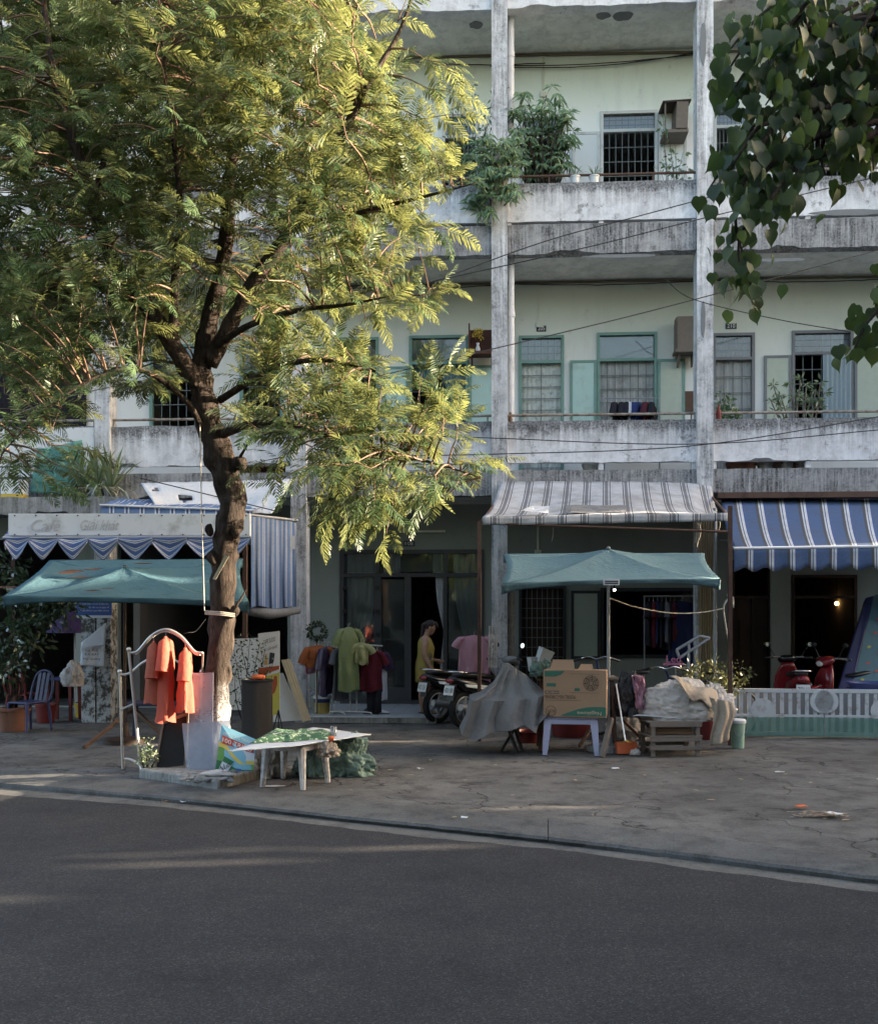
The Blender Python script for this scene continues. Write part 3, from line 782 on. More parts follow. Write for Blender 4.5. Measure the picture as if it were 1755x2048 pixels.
h_lw = hole(1, 300, 690, 410, zb=FLOORZ[1] + .6); h_ld = hole(1, 480, 684, 566, zb=FLOORZ[1]); h_ll = hole(1, -60, 600, 165, zb=FLOORZ[1])
h_t1 = hole(2, 1200, 224, 1314, zb=FLOORZ[2] + .6); h_td = hole(2, 1042, 232, 1127, zb=FLOORZ[2])
h_t2 = hole(2, 1590, 215, 1692, zb=FLOORZ[2] + .6); h_td2 = hole(2, 1426, 220, 1500, zb=FLOORZ[2])
h_t0 = hole(2, 884, 230, 956, zb=FLOORZ[2] + .6); h_td0 = hole(2, 640, 236, 725, zb=FLOORZ[2]); h_tl = hole(2, 300, 240, 420, zb=FLOORZ[2] + .6)
h_g1 = hole(0, 680, 1100, 967, zb=FLOORZ[0]); h_g2d = hole(0, 1037, 1172, 1131, zb=0.02); h_g2w = hole(0, 1200, 1176, 1388, 1316)
h_g3a = hole(0, 1462, 1120, 1541, zb=0.02); h_g3b = hole(0, 1582, 1150, 1712, zb=0.02)
h_g0 = hole(0, 236, 1090, 575, zb=0.02); h_g00 = hole(0, -120, 1080, 150, zb=0.02)
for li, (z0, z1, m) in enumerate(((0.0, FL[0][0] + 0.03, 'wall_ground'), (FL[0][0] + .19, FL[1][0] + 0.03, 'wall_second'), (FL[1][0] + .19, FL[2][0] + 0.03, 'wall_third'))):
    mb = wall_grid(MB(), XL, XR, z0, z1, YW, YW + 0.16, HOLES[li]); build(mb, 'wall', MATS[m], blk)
# rooms behind the openings: a rear wall and party walls
mb = MB(); mb.box(XL, XR, YW + 5.8, YW + 6, -.3, 13); build(mb, 'rear_wall', MATS['room_dark'], blk)
for x in cols:
    mb = MB(); mb.box(x - .06, x + .06, YW + .17, YW + 5.79, -.2, 11.6); build(mb, 'party_wall', MATS['room_dark'], blk)
mb = MB(); mb.box(XL - .15, XL, YF + .2, YW + 6, -.3, 13); build(mb, 'end_wall', MATS['concrete_column'], blk)
mb = MB(); mb.box(XR + .13, XR + .33, YF + .2, YW + 6, -.3, 13); build(mb, 'end_wall', MATS['concrete_column'], blk)
mb = MB(); mb.box(XL, XR, YF + .2, YW + 6, 13.0, 13.2); build(mb, 'roof', MATS['concrete_old'], blk)

# ---- windows and doors
def frame_bars(mb, h, w, y0, y1, trans=None, mid=None, bottom=True):
    x0, x1, z0, z1 = h
    mb.box(x0, x0 + w, y0, y1, z0, z1); mb.box(x1 - w, x1, y0, y1, z0, z1)
    mb.box(x0 + w, x1 - w, y0 + .001, y1 - .001, z1 - w, z1)
    if bottom: mb.box(x0 + w, x1 - w, y0 + .001, y1 - .001, z0, z0 + w)
    if trans: mb.box(x0 + w, x1 - w, y0 + .002, y1 - .002, trans - w / 2, trans + w / 2)
    if mid:
        for q in mid: mb.box(q - w / 2, q + w / 2, y0 + .003, y1 - .003, z0 + w, (trans or z1) - w / 2)
    return mb
def grille(mb, x0, x1, z0, z1, y, nx, nz, r=0.006):
    for i in range(1, nx): x = lerp(x0, x1, i / nx); mb.bar((x, y, z0), (x, y, z1), r * 2)
    for j in range(1, nz): z = lerp(z0, z1, j / nz); mb.bar((x0, y - r * 2.2, z), (x1, y - r * 2.2, z), r * 2)
    return mb
def curtain(mb, x0, x1, z0, z1, y, folds=7, amp=0.025, gather=None, n=40, mi=None):
    """hanging cloth; gather = (x, width, z) pinches it at a height"""
    def fn(u, v):
        z = lerp(z1, z0, v); x = lerp(x0, x1, u)
        if gather:
            gx, gw, gz = gather; k = max(0.0, 1 - abs(z - gz) / (z1 - gz)) if z > gz else max(0.35, 1 - abs(z - gz) / ((gz - z0) * 2 + 1e-6))
            k = k * k; x = lerp(x, gx + (u - 0.5) * gw, k)
        return (x, y + amp * math.sin(u * folds * 2 * math.pi + 1.1 * noise.noise(Vector((u * 3, v * 2, x0)))) * (0.4 + 0.6 * v), z)
    return mb.grid(fn, n, 14, mi)
def shutter(par, x0, x1, z0, z1, y, fm, pm, w=0.045, name='shutter'):
    mb = MB(); frame_bars(mb, (x0, x1, z0, z1), w, y, y + .03); mb.m = [0] * len(mb.f)
    mb.box(x0 + w, x1 - w, y + .01, y + .02, z0 + w, z1 - w, 1)
    return build(mb, name, [fm, pm], par)
def window(h, fm, trans_v=None, name='window', w=0.05, pane_top=True, gtop=(6, 3), glow=(6, 6), bars=True, hz=False):
    o = bpy.data.objects.new(name, None); COL.objects.link(o); o.parent = blk; WM[o.name] = WM[blk.name]
    x0, x1, z0, z1 = h; zt = PY(0, trans_v, YW).z if trans_v else None
    if trans_v: zt = PY((0 + CU), trans_v, YW).z
    build(frame_bars(MB(), h, w, YW - 0.03, YW + 0.06, zt), 'frame', fm, o)
    if zt and pane_top:
        mb = MB(); mb.box(x0 + w, x1 - w, YW + .03, YW + .036, zt + w / 2, z1 - w); build(mb, 'pane', MATS['glass'], o)
    if bars:
        mb = MB()
        if zt: grille(mb, x0 + w, x1 - w, zt + w / 2, z1 - w, YW + .05, *gtop)
        grille(mb, x0 + w, x1 - w, z0 + w, (zt - w / 2) if zt else z1 - w, YW + .05, *glow)
        build(mb, 'grille', MATS['iron_bar'], o)
    return o, zt
TEAL, GREY, WHT = MATS['frame_teal'], MATS['frame_grey'], MATS['frame_white']
MINTP = MATS['shutter_mint']
def zc(v, u=CU, Y=None): return PY(u, v, YW if Y is None else Y).z
def xc(u, Y=None): return PY(u, 1000, YW if Y is None else Y).x
# second floor
o, zt = window(h_204d, TEAL, 732, 'door', gtop=(7, 3), glow=(7, 9))
o, zt = window(h_w1, TEAL, 726, gtop=(1, 1), glow=(7, 7))
mb = MB(); x0, x1, z0, z1 = h_w1
curtain(mb, x0 + .03, lerp(x0, x1, .52), z1 - .9, z1 - .05, YW + .12, 5, .03, (x0 + .35, .22, z1 - .95)); build(mb, 'curtain', cloth('curtain_teal'), o, sm=0)
mb = MB(); curtain(mb, lerp(x0, x1, .5), x1 - .02, z0, z1 - .05, YW + .12, 5, .03, (x1 - .12, .2, z0 + .75)); build(mb, 'curtain', cloth('curtain_teal'), o, sm=0)
shutter(o, xc(766), xc(817), zc(900), zc(733), YW - .05, TEAL, MINTP); shutter(o, xc(938), xc(992), zc(900), zc(733), YW - .05, TEAL, MINTP)
o, zt = window(h_205d, TEAL, 727, 'door', gtop=(6, 3), glow=(2, 11))
mb = MB(); curtain(mb, h_205d[0] + .04, h_205d[1] - .04, h_205d[2] + .05, h_205d[3] - .04, YW + .075, 9, .012); build(mb, 'curtain', cloth('curtain_floral'), o, sm=0)
o, zt = window(h_w2, TEAL, 725, gtop=(1, 1), glow=(7, 7))
mb = MB(); curtain(mb, h_w2[0] + .04, h_w2[1] - .04, h_w2[2] + .02, zt, YW + .075, 9, .02); build(mb, 'curtain', cloth('curtain_grey'), o, sm=0)
mb = MB(); curtain(mb, h_w2[0] + .04, h_w2[1] - .04, zt + .01, h_w2[3] - .03, YW + .075, 3, .006); build(mb, 'blind', cloth('curtain_pale'), o, sm=0)  # pale sheet standing in for the white reflection on the upper pane
shutter(o, xc(1139), xc(1192), zc(900), zc(726), YW - .05, TEAL, MINTP); shutter(o, xc(1314), xc(1368), zc(900), zc(726), YW - .05, TEAL, MATS['shutter_frost'])
o, zt = window(h_210d, GREY, 726, 'door', gtop=(6, 3), glow=(4, 8))
mb = MB(); curtain(mb, h_210d[0] + .04, h_210d[1] - .04, zt, h_210d[3] - .04, YW + .075, 6, .02); build(mb, 'curtain', cloth('curtain_red'), o, sm=0)
mb = MB(); curtain(mb, h_210d[0] + .04, h_210d[1] - .04, h_210d[2] + .05, zt, YW + .075, 8, .015); build(mb, 'curtain', cloth('curtain_grey'), o, sm=0)
o, zt = window(h_w3, GREY, 718, gtop=(6, 3), glow=(6, 7))
mb = MB(); curtain(mb, lerp(h_w3[0], h_w3[1], .5), h_w3[1] - .04, zt, h_w3[3] - .04, YW + .1, 4, .02); build(mb, 'curtain', cloth('curtain_sky'), o, sm=0)
mb = MB(); curtain(mb, lerp(h_w3[0], h_w3[1], .5), h_w3[1] - .04, h_w3[2], zt - .03, YW - .03, 6, .025); build(mb, 'curtain', cloth('curtain_sky'), o, sm=0)
shutter(o, xc(1526), xc(1580), zc(900), zc(722), YW - .05, GREY, MATS['shutter_frost']); shutter(o, xc(1706), xc(1760), zc(900), zc(722), YW - .05, GREY, MATS['shutter_frost'])
window(h_lw, TEAL, 742, gtop=(6, 3), glow=(6, 6)); window(h_ld, TEAL, 738, 'door', gtop=(6, 3), glow=(6, 9))
# third floor
for h, tv, nm in ((h_t1, 272, 'window'), (h_t2, 262, 'window'), (h_t0, 275, 'window'), (h_tl, 280, 'window'), (h_td, 280, 'door'), (h_td2, 270, 'door'), (h_td0, 282, 'door')):
    o, zt = window(h, WHT, tv, nm, gtop=(8, 3), glow=(8, 7 if nm == 'window' else 10))
    x0, x1 = h[0], h[1]
    if nm == 'window':
        shutter(o, x0 - .5, x0 - .01, h[2], zt - .02, YW - .05, WHT, MATS['shutter_white'])
        shutter(o, x1 + .01, x1 + .5, h[2], zt - .02, YW - .05, WHT, MATS['shutter_white'])
    mb = MB(); curtain(mb, x0 + .05, x1 - .05, zt + .02, h[3] - .04, YW + .12, 5, .012); build(mb, 'blind', cloth('curtain_grey'), o, sm=0)
# ground floor: door 108
o = bpy.data.objects.new('shopfront_door', None); COL.objects.link(o); o.parent = blk; WM[o.name] = WM[blk.name]
x0, x1, z0, z1 = h_g1; zt = zc(1150); AL = MATS['alu_dark']
build(frame_bars(MB(), h_g1, .07, YW - .03, YW + .08, zt, [xc(752), xc(818), xc(890)]), 'frame', AL, o)
mb = MB()
for a, b in ((752, 758), (889, 896)): mb.box(xc(a), xc(b), YW - .028, YW + .078, zt + .03, z1 - .07)
for q in (759, 812): mb.box(xc(q) - .03, xc(q) + .03, YW - .026, YW + .04, z0, zt - .03)
for q in (1355,): pass
mb.box(xc(762), xc(809), YW - .02, YW + .04, z0 + .02, z0 + .3)
build(mb, 'door_leaf', AL, o)
for a, b, c, d in ((687, 752, 1106, 1144), (758, 889, 1106, 1144), (896, 962, 1106, 1144), (690, 748, 1155, 1410), (763, 808, 1158, 1385), (896, 960, 1155, 1410)):
    mb = MB(); mb.box(xc(a), xc(b), YW + .02, YW + .027, zc(d), zc(c)); build(mb, 'pane', MATS['glass'], o)
cp = cloth('curtain_pale')
for a, b, c, d, g in ((694, 752, 1104, 1147, None), (694, 752, 1152, 1412, (xc(700), .16, zc(1330))), (765, 800, 1104, 1147, None), (865, 889, 1104, 1147, None), (870, 892, 1152, 1412, (xc(890), .05, zc(1260))), (906, 962, 1104, 1147, None), (908, 962, 1152, 1412, (xc(955), .14, zc(1330)))):
    mb = MB(); curtain(mb, xc(a), xc(b), zc(d), zc(c), YW + .055, 5, .016, g); build(mb, 'curtain', cp, o, sm=0)
for q in (1176, 1222, 1268, 1312):
    for uu in (690, 756): mb = MB(); mb.box(xc(uu) - .035, xc(uu) + .035, YW - .06, YW - .03, zc(q) - .03, zc(q) + .03); build(mb, 'hinge', MATS['black_plastic'], o)
# ground floor: middle bay
o, _ = window(h_g2d, MATS['frame_dark'], None, 'door', glow=(8, 12)); mb = MB(); mb.box(h_g2d[0] + .05, h_g2d[1] - .05, YW + .1, YW + .13, .05, h_g2d[3] - .05); build(mb, 'door_leaf', MATS['wood_dark'], o)
o = bpy.data.objects.new('window', None); COL.objects.link(o); o.parent = blk; WM[o.name] = WM[blk.name]
build(frame_bars(MB(), h_g2w, .06, YW - .03, YW + .06), 'frame', MATS['frame_dark'], o)
shutter(o, xc(1141), xc(1199), zc(1317), zc(1182), YW - .06, MATS['frame_dark'], MATS['shutter_green'], .05)
# ground floor: right bay
for h in (h_g3a, h_g3b):
    o, _ = window(h, MATS['wood_dark'], 1195, 'door', bars=False, pane_top=False); xm = (h[0] + h[1]) / 2
    mb = MB()
    for a, b in ((h[0] + .06, xm - .01), (xm + .01, h[1] - .06)):
        mb.box(a, b, YW + .03, YW + .07, h[2], zc(1197)); 
        for zz in (.25, 1.0): mb.box(a + .08, b - .08, YW + .015, YW + .03, zz, zz + .6)
    if h is h_g3a: build(mb, 'door_leaf', MATS['wood_dark'], o)
# wall of the terrace between bays, conduit, sockets, number plates, cables, downpipes
def plate(s, u, v, w, hh, mi=None):
    c = PY(u, v, YW - .012); mb = MB(); mb.box(c.x - w / 2, c.x + w / 2, YW - .015, YW, c.z - hh / 2, c.z + hh / 2)
    p = build(mb, 'number_plate', MATS['plate_dark'], blk); mb = MB(); put_text(mb, s, (c.x, YW - .018, c.z), (1, 0, 0), (0, 0, 1), w * .72, hh * .66); build(mb, 'lettering', MATS['text_white'], p)
plate('205', 1082, 657, .17, .1); plate('210', 1461, 652, .19, .1); plate('108', 818, 1087, .2, .1); plate('208', 716, 664, .17, .1)
for (u, vt, vb, Y) in ((1079, 568, 645, YW), (1463, 566, 638, YW), (1086, 112, 185, YW), (812, 1005, 1052, YW), (1075, 1040, 1100, YW)):
    a, b = PY(u, vt, Y), PY(u, vb, Y); mb = MB(); mb.box(a.x - .018, a.x + .018, Y - .02, Y, b.z, a.z); build(mb, 'conduit', MATS['cream_conduit'], blk)
    mb = MB(); mb.box(a.x - .06, a.x + .06, Y - .04, Y, b.z - .09, b.z); build(mb, 'junction_box', MATS['cream_conduit'], blk, bevel=.005)
for li, (u0, v0, u1, v1, sag, m, r) in enumerate(((560, 576, 1412, 559, 0, 'cable_brown', .022), (1412, 559, 1800, 553, .0, 'cable_brown', .02), (620, 118, 1400, 104, .0, 'cable_brown', .025), (1400, 104, 1800, 98, 0, 'cable_brown', .02))):
    a, b = PY(u0, v0, YW - .03), PY(u1, v1, YW - .03); mb = MB(); pts = [lerp(a, b, i / 30) + Vector((0, 0, .012 * noise.noise(Vector((i * .7, li, 0))))) for i in range(31)]
    mb.tube(pts, r, 6); build(mb, 'cable_run', MATS[m], blk)
for sd, (u0, v0, u1, v1, sg) in enumerate(((800, 122, 1090, 126, .05), (900, 128, 1400, 108, .1), (980, 133, 1400, 104, .12), (640, 575, 1000, 570, .05), (1024, 568, 1400, 562, .04), (1424, 560, 1800, 556, .05))):
    a, b = PY(u0, v0, YW - .06), PY(u1, v1, YW - .06); mb = MB()
    mb.tube([lerp(a, b, i / 24) - Vector((0, 0, sg * math.sin(math.pi * i / 24) + .012 * noise.noise(Vector((i * .5, sd, 0))))) for i in range(25)], .009, 5); build(mb, 'loose_cable', MATS['cable_black'], blk)
for (u, vt, vb, Y, r) in ((1021, 28, 260, YF + .3, .055), (1022, 512, 845, YF + .3, .052), (1020, 1180, 1345, YF + .1, .07)):
    a, b = PY(u, vt, Y), PY(u, vb, Y); mb = MB(); mb.tube([a, b], r, 14); mb.lathe([(r * 1.2, -.05), (r * 1.2, .05)], lerp(a, b, .35), 14); build(mb, 'downpipe', MATS['pvc_white'] if vb < 1000 else MATS['concrete_old'], blk, sm=40)
# hand rails above the parapets
for k in range(len(cols) - 1):
    a, b = cols[k] + CW / 2, cols[k + 1] - CW / 2
    for z, nm, m in ((4.985, 0, 'rust_pipe'), (8.935, 1, 'rust_pipe' if k % 2 else 'rust_brown')):
        mb = MB(); mb.tube([(lerp(a, b, i / 8), YF + .1, z + .008 * noise.noise(Vector((i, k, nm)))) for i in range(9)], .022, 8)
        for q in ((.22, .78) if nm else (.0, .985)): mb.tube([(lerp(a + .02, b - .02, q), YF + .1, PAR[nm][1] - .02), (lerp(a + .02, b - .02, q), YF + .1, z)], .014, 6)
        build(mb, 'hand_rail', MATS[m], blk)
# tube light over door 108
a, b = PY(797, 1063, YW - .05), PY(890, 1063, YW - .05); mb = MB(); mb.box(a.x, b.x, YW - .07, YW, a.z - .02, a.z + .02); build(mb, 'tube_light', MATS['cream_conduit'], blk)
# tiled step in front of door 108
x0, x1 = cols[3] + .14, PY(872, 1430, 15.42).x
mb = MB(); mb.box(x0, x1, 15.42, YW, 0.0, .085); st = build(mb, 'doorstep', MATS['concrete_old'], blk)
nx, ny = 8, 6; tm = None
for i in range(nx):
    for j in range(ny):
        a, b = lerp(x0, x1, i / nx) + .003, lerp(x0, x1, (i + 1) / nx) - .003; c, d = lerp(15.41, YW - .01, j / ny) + .003, lerp(15.41, YW - .01, (j + 1) / ny) - .003
        mb = MB(); mb.box(a, b, c, d, .085, .094); build(mb, 'tile', MATS['tile_pale'], st)
# right bay: painted rear reveal and a low base wall
mb = MB(); a, b = PY(1541, 1150, YW - .1), PY(1580, 1150, YW - .1); mb.box(a.x, b.x, YW - .1, YW - .002, 0.01, a.z + .6); build(mb, 'pilaster', MATS['wall_ground'], blk)
# white cladding and planter ledge of the bay at the far left
k = 2; a, b = cols[2] - 3.2, cols[2] - .14
mb = MB(); mb.box(cols[1] - 1, b, YF - .04, YF + .1, 4.02, 4.84); build(mb, 'cladding', MATS['sign_white'], blk)
mb = MB(); chipped_bar(mb, cols[2] + CW / 2, cols[3] - CW / 2, YF + .03, YF + .15, 4.19, 4.86, .03, 5.5, 40); build(mb, 'parapet', MATS['concrete_parapet'], blk)
p0, p1 = PY(-60, 990, YF - .5), PY(262, 990, YF - .5)
mb = MB(); chipped_bar(mb, p0.x, p1.x, YF - .5, YF - .06, 3.33, 3.62, .03, 2.2, 40); build(mb, 'planter_ledge', MATS['concrete_old'], blk)
# metal trough over the blue awning
a, b = PY(1432, 990, 16.3), PY(1800, 990, 16.3); mb = MB(); mb.box(a.x, b.x + 1.5, 16.2, 16.44, a.z - .06, a.z + .03); build(mb, 'gutter_channel', MATS['rust_brown'], blk)

# ------------------------------------------------------------------ the feathery street tree
def inpoly(x, y, P):
    c = False; j = len(P) - 1
    for i in range(len(P)):
        if (P[i][1] > y) != (P[j][1] > y) and x < (P[j][0] - P[i][0]) * (y - P[i][1]) / (P[j][1] - P[i][1]) + P[i][0]: c = not c
        j = i
    return c
def spline(pts, n=6):
    P = [Vector(p) for p in pts]; P = [P[0] * 2 - P[1]] + P + [P[-1] * 2 - P[-2]]; out = []
    for i in range(1, len(P) - 2):
        for k in range(n):
            t = k / n; a, b, c, d = P[i - 1:i + 3]
            out.append(0.5 * ((2 * b) + (c - a) * t + (2 * a - 5 * b + 4 * c - d) * t * t + (3 * b - a - 3 * c + d) * t ** 3))
    return out + [P[-2]]
TD = 10.7
def tpath(pts):       # (u, v, depth, radius)
    P = spline([PD(u, v, d) for u, v, d, r in pts], 6); R = []
    for (a, b) in zip(pts[:-1], pts[1:]): R += [lerp(a[3], b[3], k / 6) for k in range(6)]
    return P, R + [pts[-1][3]]
tb = PG(430, 1540)
tree = thing('feathery_street_tree', 'tall feathery-leaved street tree with sunlit crown growing from a concrete plinth', 'tree', (tb.x, tb.y, 0))
LIMBS = {
 'trunk': [(428, 1552, 10.7, .2), (430, 1480, 10.7, .185), (432, 1400, 10.7, .17), (440, 1300, 10.7, .158), (446, 1180, 10.7, .158), (452, 1080, 10.7, .16), (466, 1000, 10.7, .168), (448, 940, 10.7, .19), (428, 880, 10.7, .175), (410, 810, 10.7, .155), (398, 740, 10.7, .15)],
 'leader': [(398, 760, 10.7, .13), (415, 660, 10.75, .12), (440, 560, 10.8, .1), (455, 450, 10.85, .095), (458, 360, 10.9, .085), (475, 280, 10.9, .08), (515, 180, 10.9, .07), (535, 80, 10.9, .058), (540, -60, 10.9, .05), (548, -200, 10.9, .035)],
 'left': [(395, 770, 10.65, .12), (345, 690, 10.5, .11), (285, 600, 10.35, .1), (225, 520, 10.2, .08), (185, 400, 10.1, .07), (160, 320, 10.0, .06), (120, 200, 9.9, .045), (95, 60, 9.9, .03), (80, -80, 9.9, .02)],
 'right': [(420, 730, 10.7, .11), (470, 630, 10.55, .1), (530, 530, 10.4, .09), (590, 450, 10.3, .08), (640, 370, 10.2, .07), (675, 290, 10.1, .055), (735, 170, 10.0, .04), (800, 60, 10.0, .025), (840, -60, 10, .015)],
 'low_right': [(440, 870, 10.65, .06), (500, 850, 10.4, .05), (580, 850, 10.2, .042), (680, 880, 10.0, .033), (780, 905, 9.9, .025), (880, 930, 9.85, .014), (960, 955, 9.8, .006)],
 'mid_right': [(590, 450, 10.3, .045), (660, 440, 10.2, .035), (760, 415, 10.1, .028), (860, 390, 10.0, .018), (955, 365, 9.95, .007)],
 'rear_right': [(640, 380, 10.3, .035), (700, 470, 11.0, .03), (760, 560, 11.5, .022), (820, 590, 11.8, .015), (900, 580, 12, .006)],
 'low_left': [(405, 860, 10.6, .04), (370, 800, 10.4, .035), (280, 740, 10.1, .03), (180, 760, 9.9, .022), (80, 830, 9.7, .014), (10, 900, 9.6, .006)],
 'far_left': [(285, 600, 10.35, .07), (180, 560, 10.6, .055), (100, 470, 10.8, .045), (50, 350, 10.9, .035), (20, 180, 11, .02), (0, 20, 11, .01)],
 'center': [(345, 690, 10.5, .06), (350, 560, 10.2, .05), (360, 430, 10.0, .04), (350, 300, 9.8, .03), (330, 150, 9.7, .02), (320, 0, 9.7, .012)],
 'upper_mid': [(470, 300, 10.9, .04), (560, 230, 10.6, .032), (650, 130, 10.4, .022), (720, 20, 10.3, .012)],
 'mid_low': [(420, 700, 10.7, .05), (500, 650, 10.2, .04), (600, 620, 9.95, .03), (690, 610, 9.85, .02), (790, 590, 9.8, .008)],
 'mid_low2': [(440, 800, 10.7, .05), (540, 740, 10.2, .04), (640, 720, 10.0, .028), (740, 740, 9.9, .012)],
 'up_left': [(185, 400, 10.1, .04), (220, 280, 10.3, .03), (250, 150, 10.4, .02), (260, 0, 10.5, .012)],
}
SK = []
for nm, pts in LIMBS.items():
    P, R = tpath(pts); R = [r * .84 for r in R]; mb = MB(); mb.tube(P, R, 20 if nm == 'trunk' else 10, jit=0.3 if nm in ('trunk', 'leader', 'left', 'right') else .1)
    if nm == 'trunk':     # root flare, burrs and broken stubs
        mb.v = [p + Vector(((p.x - tb.x), (p.y - tb.y), 0)) * max(0, .25 - p.z) * .9 for p in mb.v]
        for (u, v, r) in ((470, 1065, .05), (418, 1060, .05), (470, 1222, .05), (425, 1115, .06), (480, 930, .07)):
            mb.ball(PD(u, v, 10.6), (r, r, r * 1.3), 10, 7, None, .5, 9)
        for (u0, v0, u1, v1) in ((462, 1230, 492, 1180), (462, 1235, 478, 1200), (478, 918, 500, 880)): mb.tube([PD(u0, v0, 10.6), PD(u1, v1, 10.45)], [.02, .008], 6)
    build(mb, 'trunk' if nm == 'trunk' else 'limb', MATS['bark_white'] if nm == 'trunk' else MATS['bark'], tree, sm=0)
    if nm != 'trunk':
        for i, (p, r) in enumerate(zip(P, R)):
            if i > len(P) * (.25 if nm in ('leader', 'left', 'right') else .12): SK.append((p, r))
    elif nm == 'trunk': SK += [(p, r) for p, r in zip(P, R) if p.z > 3.6]
# frond shapes: a rachis with paired pinnae, each pinna a comb of leaflets
def frond_mesh(seed, droop, npin=13):
    rg = random.Random(seed); vs, fs = [], []; rg_s = rg.uniform(-1, 1)
    def curve(t): return np.array((t * (1 - .12 * droop * t), 0.05 * rg_s * t * t, 0.06 * math.sin(t * 2.2) - droop * 0.42 * t * t))
    n = 6
    for i in range(n + 1):
        p = curve(i / n); w = .007 * (1 - .7 * i / n); o = len(vs)
        vs += [p + (0, -w, 0), p + (0, w, 0)]
        if i: fs += [(o - 2, o - 1, o + 1), (o - 2, o + 1, o)]
    for i in range(npin):
        t = 0.1 + 0.88 * i / (npin - 1); b = curve(t); tg = curve(min(1, t + .02)) - curve(t - .02); tg /= np.linalg.norm(tg)
        L = 0.25 * (math.sin(math.pi * min(1, (t + .08)) ** .85) ** .5 + .14) * (0.88 + .24 * rg.random())
        for sgn in (-1, 1):
            ang = rad(60 - 20 * t + rg.uniform(-6, 6)); lift = rg.uniform(-.15, .22) - .15 * droop
            side = np.array((0, sgn, 0.0)); d = tg * math.cos(ang) + side * math.sin(ang) + np.array((0, 0, lift)); d /= np.linalg.norm(d)
            nr = np.cross(tg, side) * sgn; q = np.cross(nr, d); q /= np.linalg.norm(q); w = .0235 * (1 - .35 * t) * (.85 + .3 * rg.random()); tw_ = rg.uniform(-.3, .3)
            q = q * math.cos(tw_) + nr * math.sin(tw_)
            sag = np.array((0, 0, -.22 * L)); o = len(vs)
            m1, m2, tip = b + d * L * .3 + sag * .1, b + d * L * .72 + sag * .5, b + d * L + sag
            vs += [b, m1 + q * w, m1 - q * w, m2 + q * w * .85, m2 - q * w * .85, tip]
            fs += [(o, o + 2, o + 1), (o + 1, o + 2, o + 4), (o + 1, o + 4, o + 3), (o + 3, o + 4, o + 5)]
    return np.array(vs), np.array(fs)
FR = [frond_mesh(s, dr) for s, dr in ((1, .35), (2, .7), (3, 1.05), (4, .1))]
FRM = []
for i, (v, f) in enumerate(FR):
    me = bpy.data.meshes.new('frond'); me.from_pydata(v.tolist(), [], f.tolist()); me.materials.append(MATS['frond_leaf']); FRM.append(me)
MASK = [(-160, -160), (690, -160), (715, -30), (740, 40), (785, 95), (805, 190), (825, 300), (885, 335), (930, 360), (912, 400), (880, 425), (850, 465), (840, 460), (790, 470), (700, 490), (640, 500), (690, 530), (760, 555), (818, 560), (800, 590), (775, 640), (730, 660), (700, 640), (660, 660), (700, 720), (745, 730), (772, 770), (780, 815), (850, 800), (905, 800), (910, 830), (930, 870), (955, 930), (965, 985), (925, 1010), (870, 1000), (840, 1030), (800, 1080), (760, 1050), (700, 1000), (650, 985), (630, 950), (560, 925), (505, 890), (470, 850), (450, 800), (400, 780), (330, 800), (290, 820), (230, 820), (190, 860), (215, 900), (150, 930), (110, 965), (60, 940), (0, 950), (-160, 980)]
HOLES_T = [(320, 470, 690, 830, 0.75), (290, 420, 700, 860, .5)]
rg = random.Random(21)
def nearest(p):
    best = None; bd = 1e9
    for q, r in SK:
        dd = (q.x - p.x) ** 2 + (q.y - p.y) ** 2 + (q.z - p.z) ** 2 * 1.4 + (0.25 if q.z > p.z + .2 else 0)
        if dd < bd: bd, best = dd, q
    return best, math.sqrt(bd)
sprays = []
def try_spray(u, v, d):
    p = PD(u, v, d); q, dist = nearest(p)
    if dist > 1.55: return False
    sprays.append((q, p)); return True
tries = 0
while len(sprays) < 780 and tries < 20000:
    tries += 1; u, v = rg.uniform(-150, 975), rg.uniform(-150, 1085)
    if not inpoly(u, v, MASK) or not inpoly(u + rg.choice((20, 60)) * (1 if u > 450 else 0), v, MASK) or not inpoly(u, v + rg.choice((10, 50)), MASK): continue
    if any(a < u < b and c < v < e and rg.random() < k for a, b, c, e, k in HOLES_T): continue
    front = 320 < u < 510 and 560 < v < 930
    if (v > 780 and 105 < u < 390) or (v > 520 and u < -30): continue
    if v > 700 and u < 390 and rg.random() < .4: continue
    if 560 < u < 700 and 560 < v < 700 and rg.random() < .6: continue
    d = 10.6 + rg.gauss(0, .75)
    if v > 780 and u > 480: d = 9.9 + rg.gauss(0, .4)
    if not 8.9 < d < 12.4 or (front and d < 10.95): continue
    try_spray(u, v, d)
for (u, v, d) in ((905, 800, 9.75), (880, 815, 9.8), (930, 880, 9.75), (965, 935, 9.75), (955, 985, 9.7), (935, 1005, 9.75), (905, 955, 9.8), (830, 1020, 9.8), (790, 1000, 9.85), (975, 365, 9.9), (955, 385, 9.95), (945, 345, 9.95), (912, 190, 9.9), (905, 130, 9.9), (850, 55, 10.0), (900, 250, 9.95), (915, 310, 9.95), (820, 562, 9.8), (800, 590, 9.85), (795, 620, 9.9), (785, 565, 9.8), (775, 650, 9.85), (760, 740, 9.85), (780, 800, 9.9), (885, 520, 11.8), (860, 560, 11.8), (900, 590, 11.9), (840, 500, 11.7), (870, 480, 11.6), (830, 600, 11.8), (890, 620, 11.9), (60, 950, 9.6), (110, 940, 9.6), (40, 920, 9.6), (20, 880, 9.7), (70, 890, 9.7), (105, 870, 9.8), (40, 830, 9.7), (120, 830, 9.8), (10, 800, 9.8), (80, 790, 9.9), (150, 790, 9.9), (900, 440, 9.95), (870, 460, 9.95)):
    try_spray(u - (45 if v > 480 else 55) if u > 700 else u, v - 12, d)
